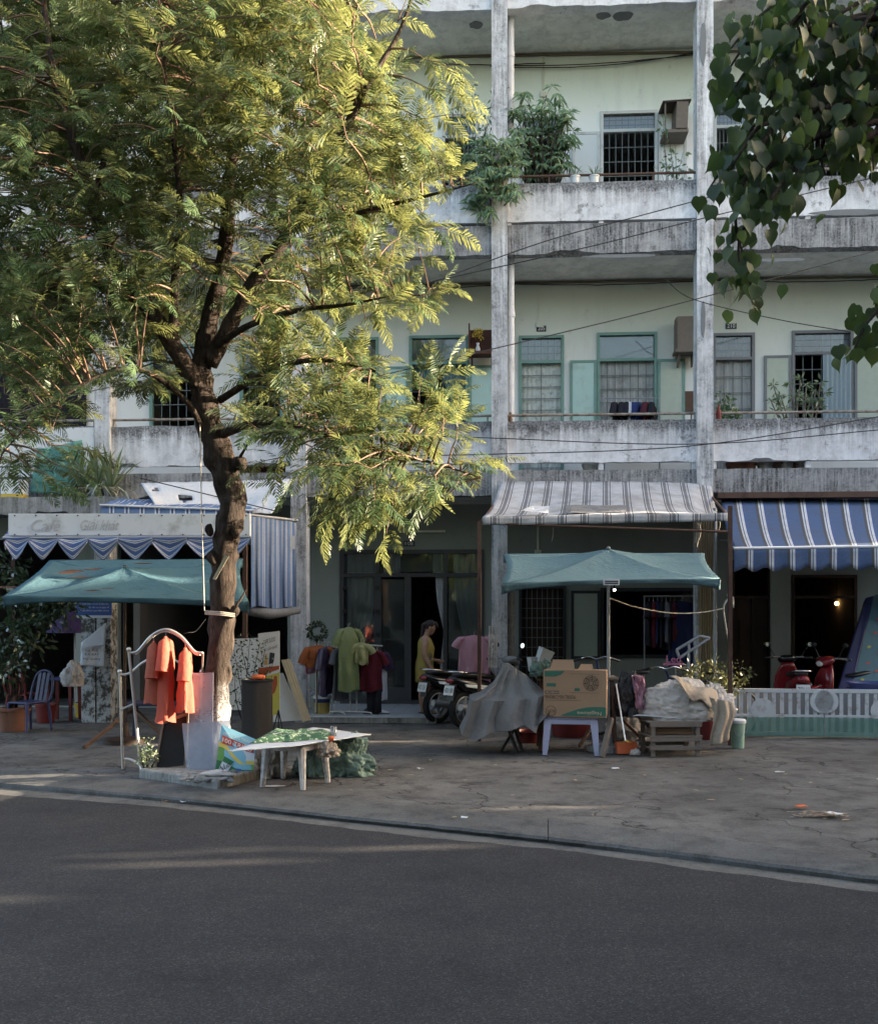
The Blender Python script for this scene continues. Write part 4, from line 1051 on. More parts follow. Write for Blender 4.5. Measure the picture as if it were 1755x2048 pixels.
fr_list = []      # (matrix 3x3 columns, origin, variant, depth, u, v)
tw = MB()
for q, p in sprays:
    out = (p - q); L = out.length
    if L < .25: out = Vector((rg.gauss(0, 1), rg.gauss(0, 1), rg.uniform(0, .6))); L = .3
    dirn = out.normalized(); mid = lerp(q, p, .5) + Vector((0, 0, .1 * L)); pts = spline([q, mid, p], 5)
    tw.tube(pts, [lerp(.012, .004, i / (len(pts) - 1)) * (1 + .25 * L) for i in range(len(pts))], 5, cap=False)
    tl = rg.uniform(.28, .5); td = (dirn + Vector((rg.gauss(0, .3), rg.gauss(0, .3), rg.uniform(-.15, .5)))).normalized()
    tip = p + td * tl
    tw.tube([p, lerp(p, tip, .5) + Vector((0, 0, .02)), tip], [.006, .004, .002], 4, cap=False)
    n0 = rg.randint(6, 8); n = n0 + int(max(0, L - .35) / .2)
    for i in range(n):
        t = (i + .3) / n0 * 1.15 - .15 if i < n0 else -rg.uniform(.15, .75); base = lerp(p, tip, max(t, 0)) if t > 0 else lerp(q, p, 1 + t)
        az = i * 2.4 + rg.uniform(-.4, .4)
        x = td.orthogonal().normalized(); y = td.cross(x)
        lat = x * math.cos(az) + y * math.sin(az); lat.z = lat.z * .5
        f = (lat * rg.uniform(.7, 1.1) + td * (.35 + .7 * max(t, 0)) + Vector((0, 0, rg.uniform(-.3, .25)))).normalized()
        if i == n0 - 1: f = (td + Vector((0, 0, -.1))).normalized()
        up = (Vector((0, 0, 1)) + Vector((rg.gauss(0, .3), rg.gauss(0, .3), 0))); s = up.cross(f)
        if s.length < .1: s = f.orthogonal()
        s.normalize(); nn = f.cross(s); sc = rg.uniform(.3, .48)
        uu, vv, dd = proj(base + f * sc * .5)
        fr_list.append((f * sc, s * sc, nn * sc, base, rg.choice((0, 1, 1, 2, 2, 3)), dd, uu, vv))
build(tw, 'twigs', MATS['twig'], tree)['kind'] = 'stuff'
vis = sorted((i for i, t in enumerate(fr_list) if 0 < t[6] < 1755 and 0 < t[7] < 2048), key=lambda i: fr_list[i][5] / fr_list[i][0].length)[:300]
vset = set(vis); W0 = WM[tree.name].inverted()
for i in vis:
    f, s, nn, b, k, *_ = fr_list[i]; o = bpy.data.objects.new('frond', FRM[k]); COL.objects.link(o); o.parent = tree
    M = Matrix(((f.x, s.x, nn.x, b.x), (f.y, s.y, nn.y, b.y), (f.z, s.z, nn.z, b.z), (0, 0, 0, 1))); o.matrix_basis = W0 @ M
VS, FS, off = [], [], 0; tl = np.array(tree.location)
for i, (f, s, nn, b, k, *_) in enumerate(fr_list):
    if i in vset: continue
    v, fc = FR[k]; M = np.array((tuple(f), tuple(s), tuple(nn))); w = v @ M + np.array(tuple(b)) - tl
    VS.append(w); FS.append(fc + off); off += len(v)
def np_mesh(name, VS, FS, m):
    v = np.concatenate(VS).astype(np.float32); f = np.concatenate(FS).astype(np.int32); me = bpy.data.meshes.new(name)
    me.vertices.add(len(v)); me.vertices.foreach_set('co', v.ravel()); k = f.shape[1]
    me.loops.add(f.size); me.loops.foreach_set('vertex_index', f.ravel()); me.polygons.add(len(f))
    me.polygons.foreach_set('loop_start', np.arange(0, f.size, k, dtype=np.int32)); me.polygons.foreach_set('loop_total', np.full(len(f), k, np.int32))
    me.update(calc_edges=True); me.validate(); me.materials.append(m); return me
cr = bpy.data.objects.new('crown', np_mesh('crown', VS, FS, MATS['frond_leaf'])); COL.objects.link(cr); cr.parent = tree; cr['kind'] = 'stuff'

# ------------------------------------------------------------------ peepal tree standing beside the road, its branches hang into view
def heart_leaf(seed):
    rg2 = random.Random(seed); L = 1.0
    prof = [(0.0, .0), (.04, .16), (.12, .34), (.24, .45), (.38, .46), (.52, .38), (.66, .25), (.78, .12), (.86, .05), (1.0, .006)]
    vs, fs = [], []; fold = rg2.uniform(.1, .35); curl = rg2.uniform(-.1, .25)
    for i, (t, w) in enumerate(prof):
        z = -curl * t * t
        vs += [(t, 0, z), (t - (.1 if i in (1, 2) else 0), w, z + fold * w), (t - (.1 if i in (1, 2) else 0), -w, z + fold * w)]
        if i: a, b = (i - 1) * 3, i * 3; fs += [(a, b, b + 1, a + 1), (a, a + 2, b + 2, b)]
    return vs, fs
PL = []
for s in range(5):
    vs, fs = heart_leaf(s); me = bpy.data.meshes.new('leaf'); me.from_pydata(vs, [], fs); me.materials.append(MATS['peepal_leaf']); me.polygons.foreach_set('use_smooth', [True] * len(fs)); PL.append((me, np.array(vs), np.array(fs)))
pt = (5.6, 6.6, 0)
peep = thing('peepal_tree', 'dark heart-leaved tree whose branches hang over the road at the upper right', 'tree', pt)
mb = MB(); mb.tube(spline([(5.6, 6.6, -.1), (5.55, 6.5, 1.5), (5.4, 6.4, 3), (5.3, 6.3, 4.6)], 6), [.3 - .005 * i for i in range(19)], 14, jit=.2); build(mb, 'trunk', MATS['bark'], peep, sm=0)
mb = MB()
STR = [ # hanging strands in view: (u, v, d)
 [(1680, -60, 5.7), (1560, 20, 5.5), (1490, 90, 5.4), (1440, 165, 5.35)], [(1640, -20, 5.5), (1560, 70, 5.3), (1500, 130, 5.25), (1455, 195, 5.2)],
 [(1800, 40, 5.8), (1660, 150, 5.6), (1540, 220, 5.5), (1470, 300, 5.4), (1415, 380, 5.4)], [(1660, 150, 5.6), (1560, 240, 5.3), (1500, 330, 5.25), (1470, 440, 5.2), (1495, 540, 5.2), (1505, 610, 5.2)],
 [(1790, 60, 5.6), (1690, 170, 5.4), (1610, 280, 5.3), (1590, 360, 5.25), (1605, 420, 5.2)], [(1800, 130, 5.6), (1720, 220, 5.5), (1690, 300, 5.4), (1695, 360, 5.35)], [(1820, 150, 5.6), (1750, 260, 5.5), (1745, 340, 5.4)],
 [(1760, -20, 5.9), (1660, 40, 5.8), (1580, 110, 5.7)], [(1780, 20, 5.5), (1730, 100, 5.4), (1700, 190, 5.3)], [(1560, 240, 5.3), (1510, 260, 5.2), (1460, 340, 5.15)], [(1610, 280, 5.3), (1540, 330, 5.25), (1500, 410, 5.2)],
 [(1850, 480, 5.4), (1790, 580, 5.2), (1730, 650, 5.1), (1700, 720, 5.1)], [(1850, 540, 5.3), (1780, 620, 5.15), (1750, 690, 5.1)], [(1690, 170, 5.4), (1640, 250, 5.35), (1640, 320, 5.3)], [(1540, 70, 5.4), (1490, 170, 5.3), (1465, 215, 5.3)],
 [(1800, -40, 5.4), (1740, 30, 5.3), (1700, 90, 5.25)], [(1720, 220, 5.5), (1660, 260, 5.4), (1640, 310, 5.4), (1650, 350, 5.35)], [(1660, -50, 5.3), (1600, 20, 5.2), (1545, 100, 5.15), (1530, 160, 5.1)],
 [(1760, 20, 5.6), (1640, 60, 5.5), (1570, 150, 5.4), (1530, 210, 5.3)], [(1700, 60, 5.7), (1650, 130, 5.6), (1600, 200, 5.5), (1560, 290, 5.4)], [(1770, 90, 5.5), (1740, 180, 5.4), (1720, 280, 5.3)], [(1590, 330, 5.3), (1540, 400, 5.2), (1480, 470, 5.2), (1480, 560, 5.15)], [(1600, -30, 5.6), (1510, 40, 5.5), (1450, 110, 5.4)]]
leaves = []
rp = random.Random(5)
def hang_leaf(p, sc):
    az = rp.uniform(-1.3, 1.3) - math.pi / 2 + YAW; d = Vector((rp.gauss(0, .35), rp.gauss(0, .25), -1)).normalized()
    n = Vector((math.cos(az), math.sin(az), rp.uniform(-.2, .5))); s = n.cross(d).normalized(); n = d.cross(s)
    leaves.append((d * sc, s * sc, n * sc, p + Vector((rp.gauss(0, .02), rp.gauss(0, .03), -.02)), rp.randrange(5)))
tops = []
for st in STR:
    P = spline([PD(*q) for q in st], 6); mb.tube(P, [lerp(.016, .004, i / (len(P) - 1)) for i in range(len(P))], 6); tops.append(P[0])
    L = 0
    for a, b in zip(P[:-1], P[1:]):
        L += (b - a).length
        while L > .018: L -= .018; hang_leaf(lerp(a, b, rp.random()) + Vector((rp.gauss(0, .065), rp.gauss(0, .12), rp.gauss(0, .05))), rp.uniform(.06, .115))
for tp in tops:
    a = Vector((5.3, 6.3, 4.5 + rp.uniform(-.3, .1))); m_ = lerp(a, tp, .5) + Vector((0, 0, .5)); P = spline([a, m_, tp], 6); mb.tube(P, [lerp(.05, .016, i / 12) for i in range(13)], 6)
# crown beyond the frame
for i in range(26):
    a = Vector((5.3, 6.3, 4.5)); ang = rp.uniform(-1.9, 1.6); q = Vector((5.6 + math.cos(ang) * rp.uniform(.6, 3.2), 6.0 + math.sin(ang) * rp.uniform(.5, 3.2), rp.uniform(4.4, 7.4)))
    P = spline([a, lerp(a, q, .5) + Vector((0, 0, .3)), q, q + Vector((math.cos(ang) * .3, math.sin(ang) * .3, -.7))], 5); mb.tube(P, [lerp(.06, .006, j / (len(P) - 1)) for j in range(len(P))], 5)
    for j in range(70):
        p = P[rp.randrange(5, len(P))] + Vector((rp.gauss(0, .3), rp.gauss(0, .3), rp.gauss(0, .22)))
        uu, vv, dd = proj(p)
        if uu < 1790 and vv > -40: continue
        hang_leaf(p, rp.uniform(.11, .17))
build(mb, 'limb', MATS['bark'], peep, sm=0)
order = sorted(range(len(leaves)), key=lambda i: (0 if (lambda q: 0 < q[0] < 1755 and 0 < q[1] < 2048)(proj(leaves[i][3] + leaves[i][0] * .5)) else 1, proj(leaves[i][3])[2]))
WP = WM[peep.name].inverted(); VS, FS, off = [], [], 0
for n, i in enumerate(order):
    d, s, nn, b, k = leaves[i]
    if n < 300:
        o = bpy.data.objects.new('leaf', PL[k][0]); COL.objects.link(o); o.parent = peep
        o.matrix_basis = WP @ Matrix(((d.x, s.x, nn.x, b.x), (d.y, s.y, nn.y, b.y), (d.z, s.z, nn.z, b.z), (0, 0, 0, 1)))
    else:
        v = PL[k][1] @ np.array((tuple(d), tuple(s), tuple(nn))) + np.array(tuple(b)) - np.array(pt); VS.append(v); FS.append(PL[k][2] + off); off += len(v)
cr = bpy.data.objects.new('crown', np_mesh('crown', VS, FS, MATS['peepal_leaf'])); COL.objects.link(cr); cr.parent = peep; cr['kind'] = 'stuff'
NL_VIEW = sum(1 for i in range(len(leaves)) if (lambda q: 0 < q[0] < 1755 and 0 < q[1] < 2048)(proj(leaves[i][3])))
print('peepal leaves', len(leaves), 'in view', NL_VIEW, 'fronds', len(fr_list), 'sprays', len(sprays))

# ------------------------------------------------------------------ shared builders
def garment(par, name, m, W=.44, L=.66, T=.1, sl=.2, hook=True, M=None, seed=0, flare=1.05, neck=.08, hm=None):
    """a shirt or coat on a hanger; origin at the hook, width along x, hanging along -z"""
    M = M or Matrix.Identity(4); mb = MB(); n = 34; rows = []
    zs = range(16)
    for i, q in enumerate(zs):
        t = i / (len(zs) - 1); z = -.05 - t * L
        if i == 0: w, th = neck, .03
        elif i == 1: w, th = W * .62, .035
        elif i == 2: w, th = W * .92, T * .55
        else: w, th = W * lerp(.96, flare, t), T * lerp(.8, 1.0, t)
        if i == 1: z = -.075
        if i == 2: z = -.11
        ring = []
        for k in range(n):
            a = 2 * math.pi * k / n; c, s = math.cos(a), math.sin(a)
            fold = 1 + (.5 * t + .1) * math.sin(a * 5 + seed + 2.2 * noise.noise(Vector((t * 3, seed, 0)))) + .5 * t * noise.noise(Vector((c * 4, t * 5, seed)))
            ring.append(Vector((c * w / 2 * (1 + .04 * noise.noise(Vector((seed, t * 4, c)))), (abs(s) ** .8) * (1 if s > 0 else -1) * th / 2 * fold, z + .022 * math.sin(a * 3 + seed) * t)))
        rows.append(ring)
    vs = [p for r in rows for p in r]; k = len(rows)
    mb.add(vs, [(i * n + j, i * n + (j + 1) % n, (i + 1) * n + (j + 1) % n, (i + 1) * n + j) for i in range(k - 1) for j in range(n)])
    if sl:
        for sg in (-1, 1):
            a = Vector((sg * W * .44, 0, -.12)); b = a + Vector((sg * .06, .0, -sl * .55)); c = a + Vector((sg * .085, .01, -sl))
            mb.tube([a - Vector((sg * .06, 0, -.02)), a, b, c], [.035, .055, .062, .066], 10, cap=False)
    mb.xf(M); ob = build(mb, name, m, par, sm=0)
    if hook:
        h = MB(); h.tube([(0, 0, -.055), (0, 0, -.01), (.015, 0, .012), (.035, 0, .0)], .003, 5); h.tube([(-W * .42, 0, -.115), (0, 0, -.05), (W * .42, 0, -.115)], .006, 5); h.xf(M)
        build(h, 'hanger', hm or MATS['white_plastic'], par)
    return ob
def shirt_thing(name, label, m, pos, rz, group=None, cat='shirt', sc=1.0, **k):
    t = thing(name, label, cat, pos, rz, group); garment(t, 'body', m, M=Matrix.Translation(Vector(pos)) @ Matrix.Rotation(rz, 4, 'Z') @ Matrix.Scale(sc, 4), **k); return t
def quadpatch(P00, P10, P11, P01, nu, nv, amp=.01, fq=3.0, seed=0, sag=0.0, nrm=None):
    P00, P10, P11, P01 = map(Vector, (P00, P10, P11, P01)); N = nrm or (P10 - P00).cross(P01 - P00).normalized()
    def fn(u, v):
        p = lerp(lerp(P00, P10, u), lerp(P01, P11, u), v)
        return p + N * (amp * noise.fractal(Vector((u * fq, v * fq, seed)), 1, 2, 4)) - Vector((0, 0, sag * math.sin(math.pi * u) * (1 if v > .5 else .3)))
    return fn
def leafy(mb, centers, n, size, seed, wl=2.6, droop=.3, spread=.3):
    """clusters of small pointed leaves around the given centres"""
    r = random.Random(seed)
    for c in centers:
        for i in range(n):
            d = Vector((r.gauss(0, 1), r.gauss(0, 1), r.gauss(.1, .8))).normalized(); b = Vector(c) + d * r.uniform(0, spread) ; s = size * r.uniform(.7, 1.3)
            f = (d + Vector((0, 0, -droop))).normalized(); x = f.orthogonal().normalized(); x = (Matrix.Rotation(r.uniform(0, 6.3), 3, f) @ x); w = s / wl / 2
            mb.add([b, b + f * s * .4 + x * w, b + f * s - Vector((0, 0, s * .15 * droop)), b + f * s * .4 - x * w], [(0, 1, 2, 3)])
    return mb
def rosette(mb, c, n, L, wid, seed, up=.7, droop=.5):
    r = random.Random(seed); c = Vector(c)
    for i in range(n):
        a = 2.4 * i + r.uniform(-.2, .2); d = Vector((math.cos(a), math.sin(a), up * r.uniform(.3, 1.2))).normalized(); x = d.cross(UP).normalized(); l = L * r.uniform(.75, 1.15)
        p = [c, c + d * l * .35, c + d * l * .7 + Vector((0, 0, -droop * l * .15)), c + d * l + Vector((0, 0, -droop * l * .45))]; w = [wid * .3, wid * .5, wid * .4, .0]
        vs = []
        for q, ww in zip(p, w): vs += [q + x * ww, q - x * ww]
        mb.add(vs, [(0, 1, 3, 2), (2, 3, 5, 4), (4, 5, 7, 6)])
    return mb
def pot(par, c, r, h, m, name='pot'):
    mb = MB(); mb.lathe([(r * .68, 0), (r * .95, h * .86), (r * 1.06, h * .87), (r * 1.06, h), (r * .92, h), (r * .88, h * .9)], c, 18); return build(mb, name, m, par, sm=40)
def cable(label, pts, r=.01, m='cable_black', name='cable', group=None, n=8):
    mb = MB(); mb.tube(spline(pts, n), r, 5); return one(mb, name, label, 'cable' if name == 'cable' else name, MATS[m], group)

# ------------------------------------------------------------------ plinth and the things round the tree
pl = [PG(278, 1556), PG(435, 1580), PG(520, 1556), PG(400, 1532)]
pl = [Vector((p.x, p.y, 0)) for p in pl]; cc = sum(pl, Vector()) / 4; pl = [cc + (p - cc) * 1.0 for p in pl]
back = [p + Vector((.1, .75, 0)) for p in (pl[2], pl[0])]
mb = MB(); ring = [pl[0], pl[1], pl[2], back[0], back[1]]; n = 40; vs = []
mb.slab([Vector((p.x, p.y, -.01)) for p in ring], (0, 0, .1)); pk = one(mb, 'tree_plinth', 'low broken concrete plinth round the foot of the feathery tree', 'plinth', MATS['concrete_old'], bevel=.015)
PZ = .09
# rubble and plastic on the plinth
mb = MB()
for i in range(26):
    r = random.Random(i); p = PG(r.uniform(350, 470), r.uniform(1545, 1562), PZ); mb.ball(p, (r.uniform(.015, .05), r.uniform(.015, .04), r.uniform(.01, .025)), 7, 5, None, .5, 20)
one(mb, 'rubble', 'small lumps of rubble scattered on the tree plinth', 'rubble', MATS['concrete_old'], kind='stuff')
mb = MB(); c = PG(440, 1552, PZ); mb.ball(c + Vector((0, 0, .02)), (.16, .06, .035), 20, 10, None, .7, 12); one(mb, 'plastic_bag', 'crumpled pale plastic bag lying on the plinth before the poster board', 'bag', cloth('white_sack'), sm=0)

# clothes rack
rk_ = thing('clothes_rack', 'steel double-arched clothes rack standing beside the tree trunk', 'clothes rack', PD(260, 1545, 10.35) * 1)
ST = MATS['steel']
A0, A1 = PG(283, 1552, 0), PD(258, 1302, 10.2); B0, B1 = PG(246, 1538, 0), PD(240, 1346, 10.75)
C0 = PG(415, 1538, .0); C0 = Vector((C0.x, A0.y + .0, 0)); C1 = PD(406, 1302, 10.2); D1 = PD(404, 1346, 10.75); D0 = Vector((D1.x + .02, B0.y, 0))
for a, b in ((A0, A1), (B0, B1), (D0, D1)):
    mb = MB(); mb.tube([a, lerp(a, b, .5), b], .016, 8); mb.ball(b + Vector((0, 0, .015)), .026, 10, 8); build(mb, 'post', ST, rk_, sm=40)
def archbar(a, b, h): return [a, lerp(a, b, .12) + Vector((0, 0, .02)), lerp(a, b, .3) + Vector((0, 0, h * .72)), lerp(a, b, .5) + Vector((0, 0, h)), lerp(a, b, .7) + Vector((0, 0, h * .72)), lerp(a, b, .88) + Vector((0, 0, .02)), b]
RAILF = spline(archbar(A1 - Vector((0, 0, .02)), C1 - Vector((0, 0, .02)), .24), 6); RAILB = spline(archbar(B1 - Vector((0, 0, .02)), D1 - Vector((0, 0, .02)), .2), 6)
for R_ in (RAILF, RAILB):
    mb = MB(); mb.tube(R_, .013, 8); build(mb, 'rail', ST, rk_, sm=0)
mb = MB()
for i in range(5, len(RAILF) - 3):
    for s in (0, .5):
        p = lerp(RAILF[i], RAILF[min(i + 1, len(RAILF) - 1)], s) - Vector((0, 0, .02)); mb.lathe([(.007, -.004), (.01, 0), (.007, .004)], p, 6, ax=(0, 1, 0))
build(mb, 'rail_teeth', ST, rk_)['kind'] = 'stuff'
for a, b in ((lerp(B0, B1, .62), lerp(A0, A1, .58)), (D1 - Vector((0, 0, .02)), C1 - Vector((0, 0, .02)))):
    mb = MB(); mb.tube([a, b], .01, 6); build(mb, 'cross_bar', ST, rk_)
mb = MB(); mb.tube(spline([B0 + Vector((-.03, .12, .01)), B0 + Vector((0, .03, .1)), lerp(A0, B0, .5) + Vector((0, 0, .13)), A0 + Vector((0, -.02, .1)), A0 + Vector((.04, -.12, .01))], 5), .013, 7); build(mb, 'foot', ST, rk_, sm=0)
def rail_at(R_, u):
    return min(R_, key=lambda p: abs(proj(p)[0] - u))
for (u, R_, rz, L, W, m, lab, sl, sd) in ((305, RAILF, rad(106), .62, .24, 'orange_shirt_b', 'narrow orange shirt at the post end of the clothes rack', .3, 1.0), (331, RAILF, rad(100), .86, .3, 'orange_shirt', 'longest orange shirt, in the middle of the clothes rack', .28, 3.3), (369, RAILF, rad(104), .64, .26, 'orange_shirt', 'orange shirt with a pale chest print nearest the trunk on the clothes rack', .26, 5.2)):
    p = rail_at(R_, u); t = shirt_thing('shirt', lab, cloth(m), p - Vector((0, 0, .02)), rz, 'orange shirts on the clothes rack', L=L, W=W, sl=sl, seed=sd, T=.13, hm=MATS['chrome'])
    if u == 369:
        q = proj(p); c = PD(363, 1322, q[2] - .1); mb = MB(); mb.obox(c, RGT * .018, FWD * .002, UP * .035); build(mb, 'chest_print', cloth('lime_yellow'), t)
# hook wire from the tree to the rack
cable('thin wire from the tree trunk to the clothes rack', [PD(412, 1238, 10.4), PD(392, 1262, 10.35), PD(376, 1265, 10.3), PD(368, 1268, 10.3)], .003, 'cable_black', 'wire')
# leaning boards
def board(name, label, cat, cn, d, th, m, lean=.0, fm=None, fw=.03, d2=None):
    """cn: four corners (u, v) bl br tr tl at depth d; upper edge leans back"""
    lo, hi = d, d + lean; P = [PD(*cn[0], lo), PD(*cn[1], d2 or lo), PD(*cn[2], (d2 or lo) + lean), PD(*cn[3], hi)]
    t = thing(name, label, cat, (P[0] + P[1]) / 2); N = (P[1] - P[0]).cross(P[3] - P[0]).normalized()
    mb = MB(); mb.slab(P, -N * th); build(mb, 'panel', m, t)
    if fm:
        c = sum(P, Vector()) / 4; Q = [lerp(p, c, fw / (p - c).length * 1.4) for p in P]
        for i in range(4):
            mb = MB(); j = (i + 1) % 4; mb.slab([P[i] + N * .012, P[j] + N * .012, Q[j] + N * .012, Q[i] + N * .012], -N * .03); build(mb, 'frame_edge', fm, t)
    return t, P, N
board('blackboard', 'black menu board with a pale wooden frame leaning by the clothes rack', 'board', [(308, 1545), (372, 1538), (378, 1424), (325, 1441)], 10.22, .02, MATS['blackboard'], .12, MATS['wood_grey'])
board('acrylic_sheet', 'tall narrow frosted acrylic sheet leaning against the trunk', 'sheet', [(377, 1548), (424, 1548), (427, 1345), (379, 1346)], 10.14, .006, MATS['acrylic'], .16)
board('acrylic_sheet', 'short broad frosted acrylic sheet leaning before the trunk', 'sheet', [(374, 1549), (432, 1549), (461, 1441), (364, 1447)], 10.08, .006, MATS['acrylic'], .12)
t, P, N = board('poster_board', 'bright green and blue advertising board leaning on the plinth', 'poster', [(430, 1548), (506, 1551), (512, 1479), (443, 1449)], 10.0, .015, MATS['poster_blue'] if False else mat('poster_sky', srgb(120, 186, 210), .5, .1, 4), .12)
def on_board(a, b): return lerp(lerp(P[0], P[1], a), lerp(P[3], P[2], a), b)
def bpoly(name, pts, m, lift):
    mb = MB(); mb.poly([on_board(a, b) + N * lift for a, b in pts]); return build(mb, name, m, t)
wv = [(i / 16, .52 - .3 * (i / 16) + .07 * math.sin(i / 16 * 7 + .5)) for i in range(17)]
bpoly('printed_field', [(0.0, 0.0), (1.0, 0.0)] + [(a, b) for a, b in reversed(wv)], mat('poster_green', srgb(96, 158, 76), .5, .3, 9), .003)
bpoly('printed_field', [(0, 0), (1, 0)] + [(a, b * .5) for a, b in reversed(wv)], mat('poster_deep_green', srgb(40, 112, 66), .5, .2, 9), .005)
bpoly('printed_wave', wv + [(a, b + .1) for a, b in reversed(wv)], mat('poster_yellow', srgb(216, 192, 76), .5, .15, 9), .007)
bpoly('printed_cloud', [(.3, .56), (.65, .4), (1, .32), (1, .6), (.62, .6)], mat('poster_white', srgb(200, 206, 214), .5, .1, 9), .0065)
bpoly('printed_banner', [(.08, .63), (.95, .6), (.98, .74), (.06, .8)], mat('poster_red', srgb(190, 70, 56), .5, .1, 9), .009)
br_ = (P[1] - P[0]).normalized(); bu = (P[3] - P[0]).normalized(); rt = (on_board(1, .7) - on_board(0, .74)).normalized()
for s, a, b, w, h, m in (('100 TRIỆU', .5, .7, .31, .07, 'text_white'), ('100% BÓNG TRÚNG', .5, .87, .3, .035, 'text_white')):
    mb = MB(); put_text(mb, s, on_board(a, b) + N * .012, rt, bu, w, h); build(mb, 'lettering', MATS[m], t)
bpoly('printed_can', [(.06, .04), (.3, -.0), (.46, .3), (.2, .38)], mat('poster_white', srgb(200, 206, 214)), .011); bpoly('printed_can_top', [(.16, .27), (.4, .2), (.46, .3), (.2, .38)], mat('poster_deep_green', srgb(40, 112, 66)), .013)
mb = MB(); put_text(mb, 'Nuti', on_board(.25, .17) + N * .014, (on_board(.36, .2) - on_board(.1, .06)).normalized(), bu, .12, .06); build(mb, 'lettering', MATS['text_dark'], t)
bpoly('printed_label', [(.56, .07), (.68, .06), (.68, .14), (.56, .15)], MATS['poster_blue'], .011)

# low table with its sheet and load
tb_ = thing('low_table', 'worn grey plastic low table at the kerb carrying a white sheet', 'table', PG(590, 1572))
TL = [(525, 1574, 9.5), (606, 1580, 9.45), (656, 1565, 9.75), (566, 1556, 9.9)]
feet = [PG(u, v, 0) for u, v, d in TL]; tc = sum(feet, Vector()) / 4; TZ = .42
for p in feet:
    q = lerp(p, tc, .14); mb = MB(); mb.tube([p + Vector((0, 0, .0)), lerp(p, q, .5) + Vector((0, 0, .2)), q + Vector((0, 0, TZ - .04))], [.026, .034, .045], 8); build(mb, 'leg', MATS['old_white_plastic'], tb_, sm=40)
rim = [lerp(p, tc, .06) for p in feet]
mb = MB(); mb.slab([Vector((p.x, p.y, TZ - .07)) for p in rim], (0, 0, .07)); build(mb, 'table_top', MATS['old_white_plastic'], tb_, bevel=.012)
S = [PG(455, 1503, TZ + .012), PG(598, 1491, TZ + .012), PG(742, 1469, TZ + .012), PG(625, 1455, TZ + .012)]
a, b, c, d = PD(470, 1500, 9.35), PD(600, 1491, 9.2), PD(740, 1468, 10.0), PD(600, 1457, 10.35)
for p in (a, b, c, d): p.z = max(p.z, TZ + .012)
a, b, c, d = S
mb = MB(); mb.grid(quadpatch(a, b, c, d, 10, 10, .006, 2, 3), 14, 14); one(mb, 'white_sheet', 'white plastic sheet board lying across the low table', 'sheet', mat('sheet_white', srgb(198, 204, 214), .5, .05, 3), thick=.008, sm=0)
# folded green patterned cloth
def m_pattern():
    t = NT('leaf_print'); c = t.coord('Object'); n = t.noise(c, 22, 3); col = t.ramp(n, [(.0, srgb(54, 96, 66)), (.52, srgb(62, 110, 74)), (.58, srgb(206, 214, 190)), (.64, srgb(58, 104, 70))], 'CONSTANT'); t.prin(col, .8); return t.mat
MATS['leaf_print'] = m_pattern()
g = [PG(497, 1488, TZ + .02), PG(668, 1478, TZ + .02), PG(668, 1466, TZ + .02), PG(540, 1464, TZ + .02)]
def gfn(u, v):
    p = lerp(lerp(g[0], g[1], u), lerp(g[3], g[2], u), v); e = min(1, 6 * min(u, 1 - u, v, 1 - v) + .05)
    return p + Vector((0, 0, e * (.035 + .03 * abs(math.sin(u * 9 + v * 4 + 2 * noise.noise(Vector((u * 4, v * 4, 0))))) * (1 - .5 * u))))
mb = MB(); mb.grid(gfn, 60, 16); one(mb, 'folded_cloth', 'folded green cloth with pale leaf print on the low table', 'cloth', MATS['leaf_print'], sm=0)
c = PG(667, 1473, TZ + .02); mb = MB(); mb.lathe([(.026, 0), (.036, .1), (.034, .1), (.024, .004)], c, 16, cap=False); one(mb, 'plastic_cup', 'clear plastic cup at the far corner of the low table', 'cup', MATS['cup'], sm=0)
c = PG(662, 1482, TZ + .02); mb = MB(); mb.lathe([(.02, 0), (.03, .03), (.03, .045), (.0, .05)], c, 12); one(mb, 'orange_stopper', 'small orange cap beside the plastic cup', 'cap', MATS['orange_plastic'], sm=0)
# sacks under the table and a green tarp heap
def heap(name, label, cat, c, r, m, nz=.45, fq=4, flat=.3, seed=0, n=40, k=26, ridg=0.0):
    mb = MB(); c = Vector(c); sd = Vector((seed * 3.7, seed, seed * 1.3)); vs, fs = [], []; n *= 2; k *= 2
    for i in range(k + 1):
        th = math.pi * i / k
        for j in range(n):
            a = 2 * math.pi * j / n; d = Vector((math.sin(th) * math.cos(a), math.sin(th) * math.sin(a), math.cos(th)))
            f = 1 + nz * (noise.fractal(d * fq * .35 + sd, 1, 2, 4) * .8 + ridg * ((1 - abs(noise.noise(d * fq * .7 + sd))) ** 5 * .35 + (1 - abs(noise.noise(d * fq * 1.7 + sd))) ** 6 * .22 - .3))
            p = Vector((d.x * r[0], d.y * r[1], d.z * r[2])) * f
            if p.z < -r[2] * flat: p.z = -r[2] * flat; p.x *= 1.06; p.y *= 1.06
            vs.append(c + p + Vector((0, 0, r[2] * flat)))
    for i in range(k):
        for j in range(n): j2 = (j + 1) % n; fs.append((i * n + j, (i + 1) * n + j, (i + 1) * n + j2, i * n + j2))
    mb.add(vs, fs); return one(mb, name, label, cat, m, sm=0)
heap('green_tarp_bundle', 'crumpled green tarpaulin bundle spilling from beside the low table', 'tarpaulin', PG(690, 1548) , (.3, .22, .3), cloth('green_tarp'), .42, 5, .35, 2, 60, 40, .8)
heap('green_tarp_bundle', 'dark green tarpaulin bundle beneath the low table', 'tarpaulin', PG(625, 1550), (.17, .16, .24), cloth('green_tarp'), .4, 5, .35, 9, 50, 34, .8)
heap('brown_sack', 'limp brown plastic sack hanging under the low table', 'sack', PG(540, 1552) , (.13, .15, .25), cloth('brown_sack'), .5, 6, .3, 4, 40, 30, 1.2)
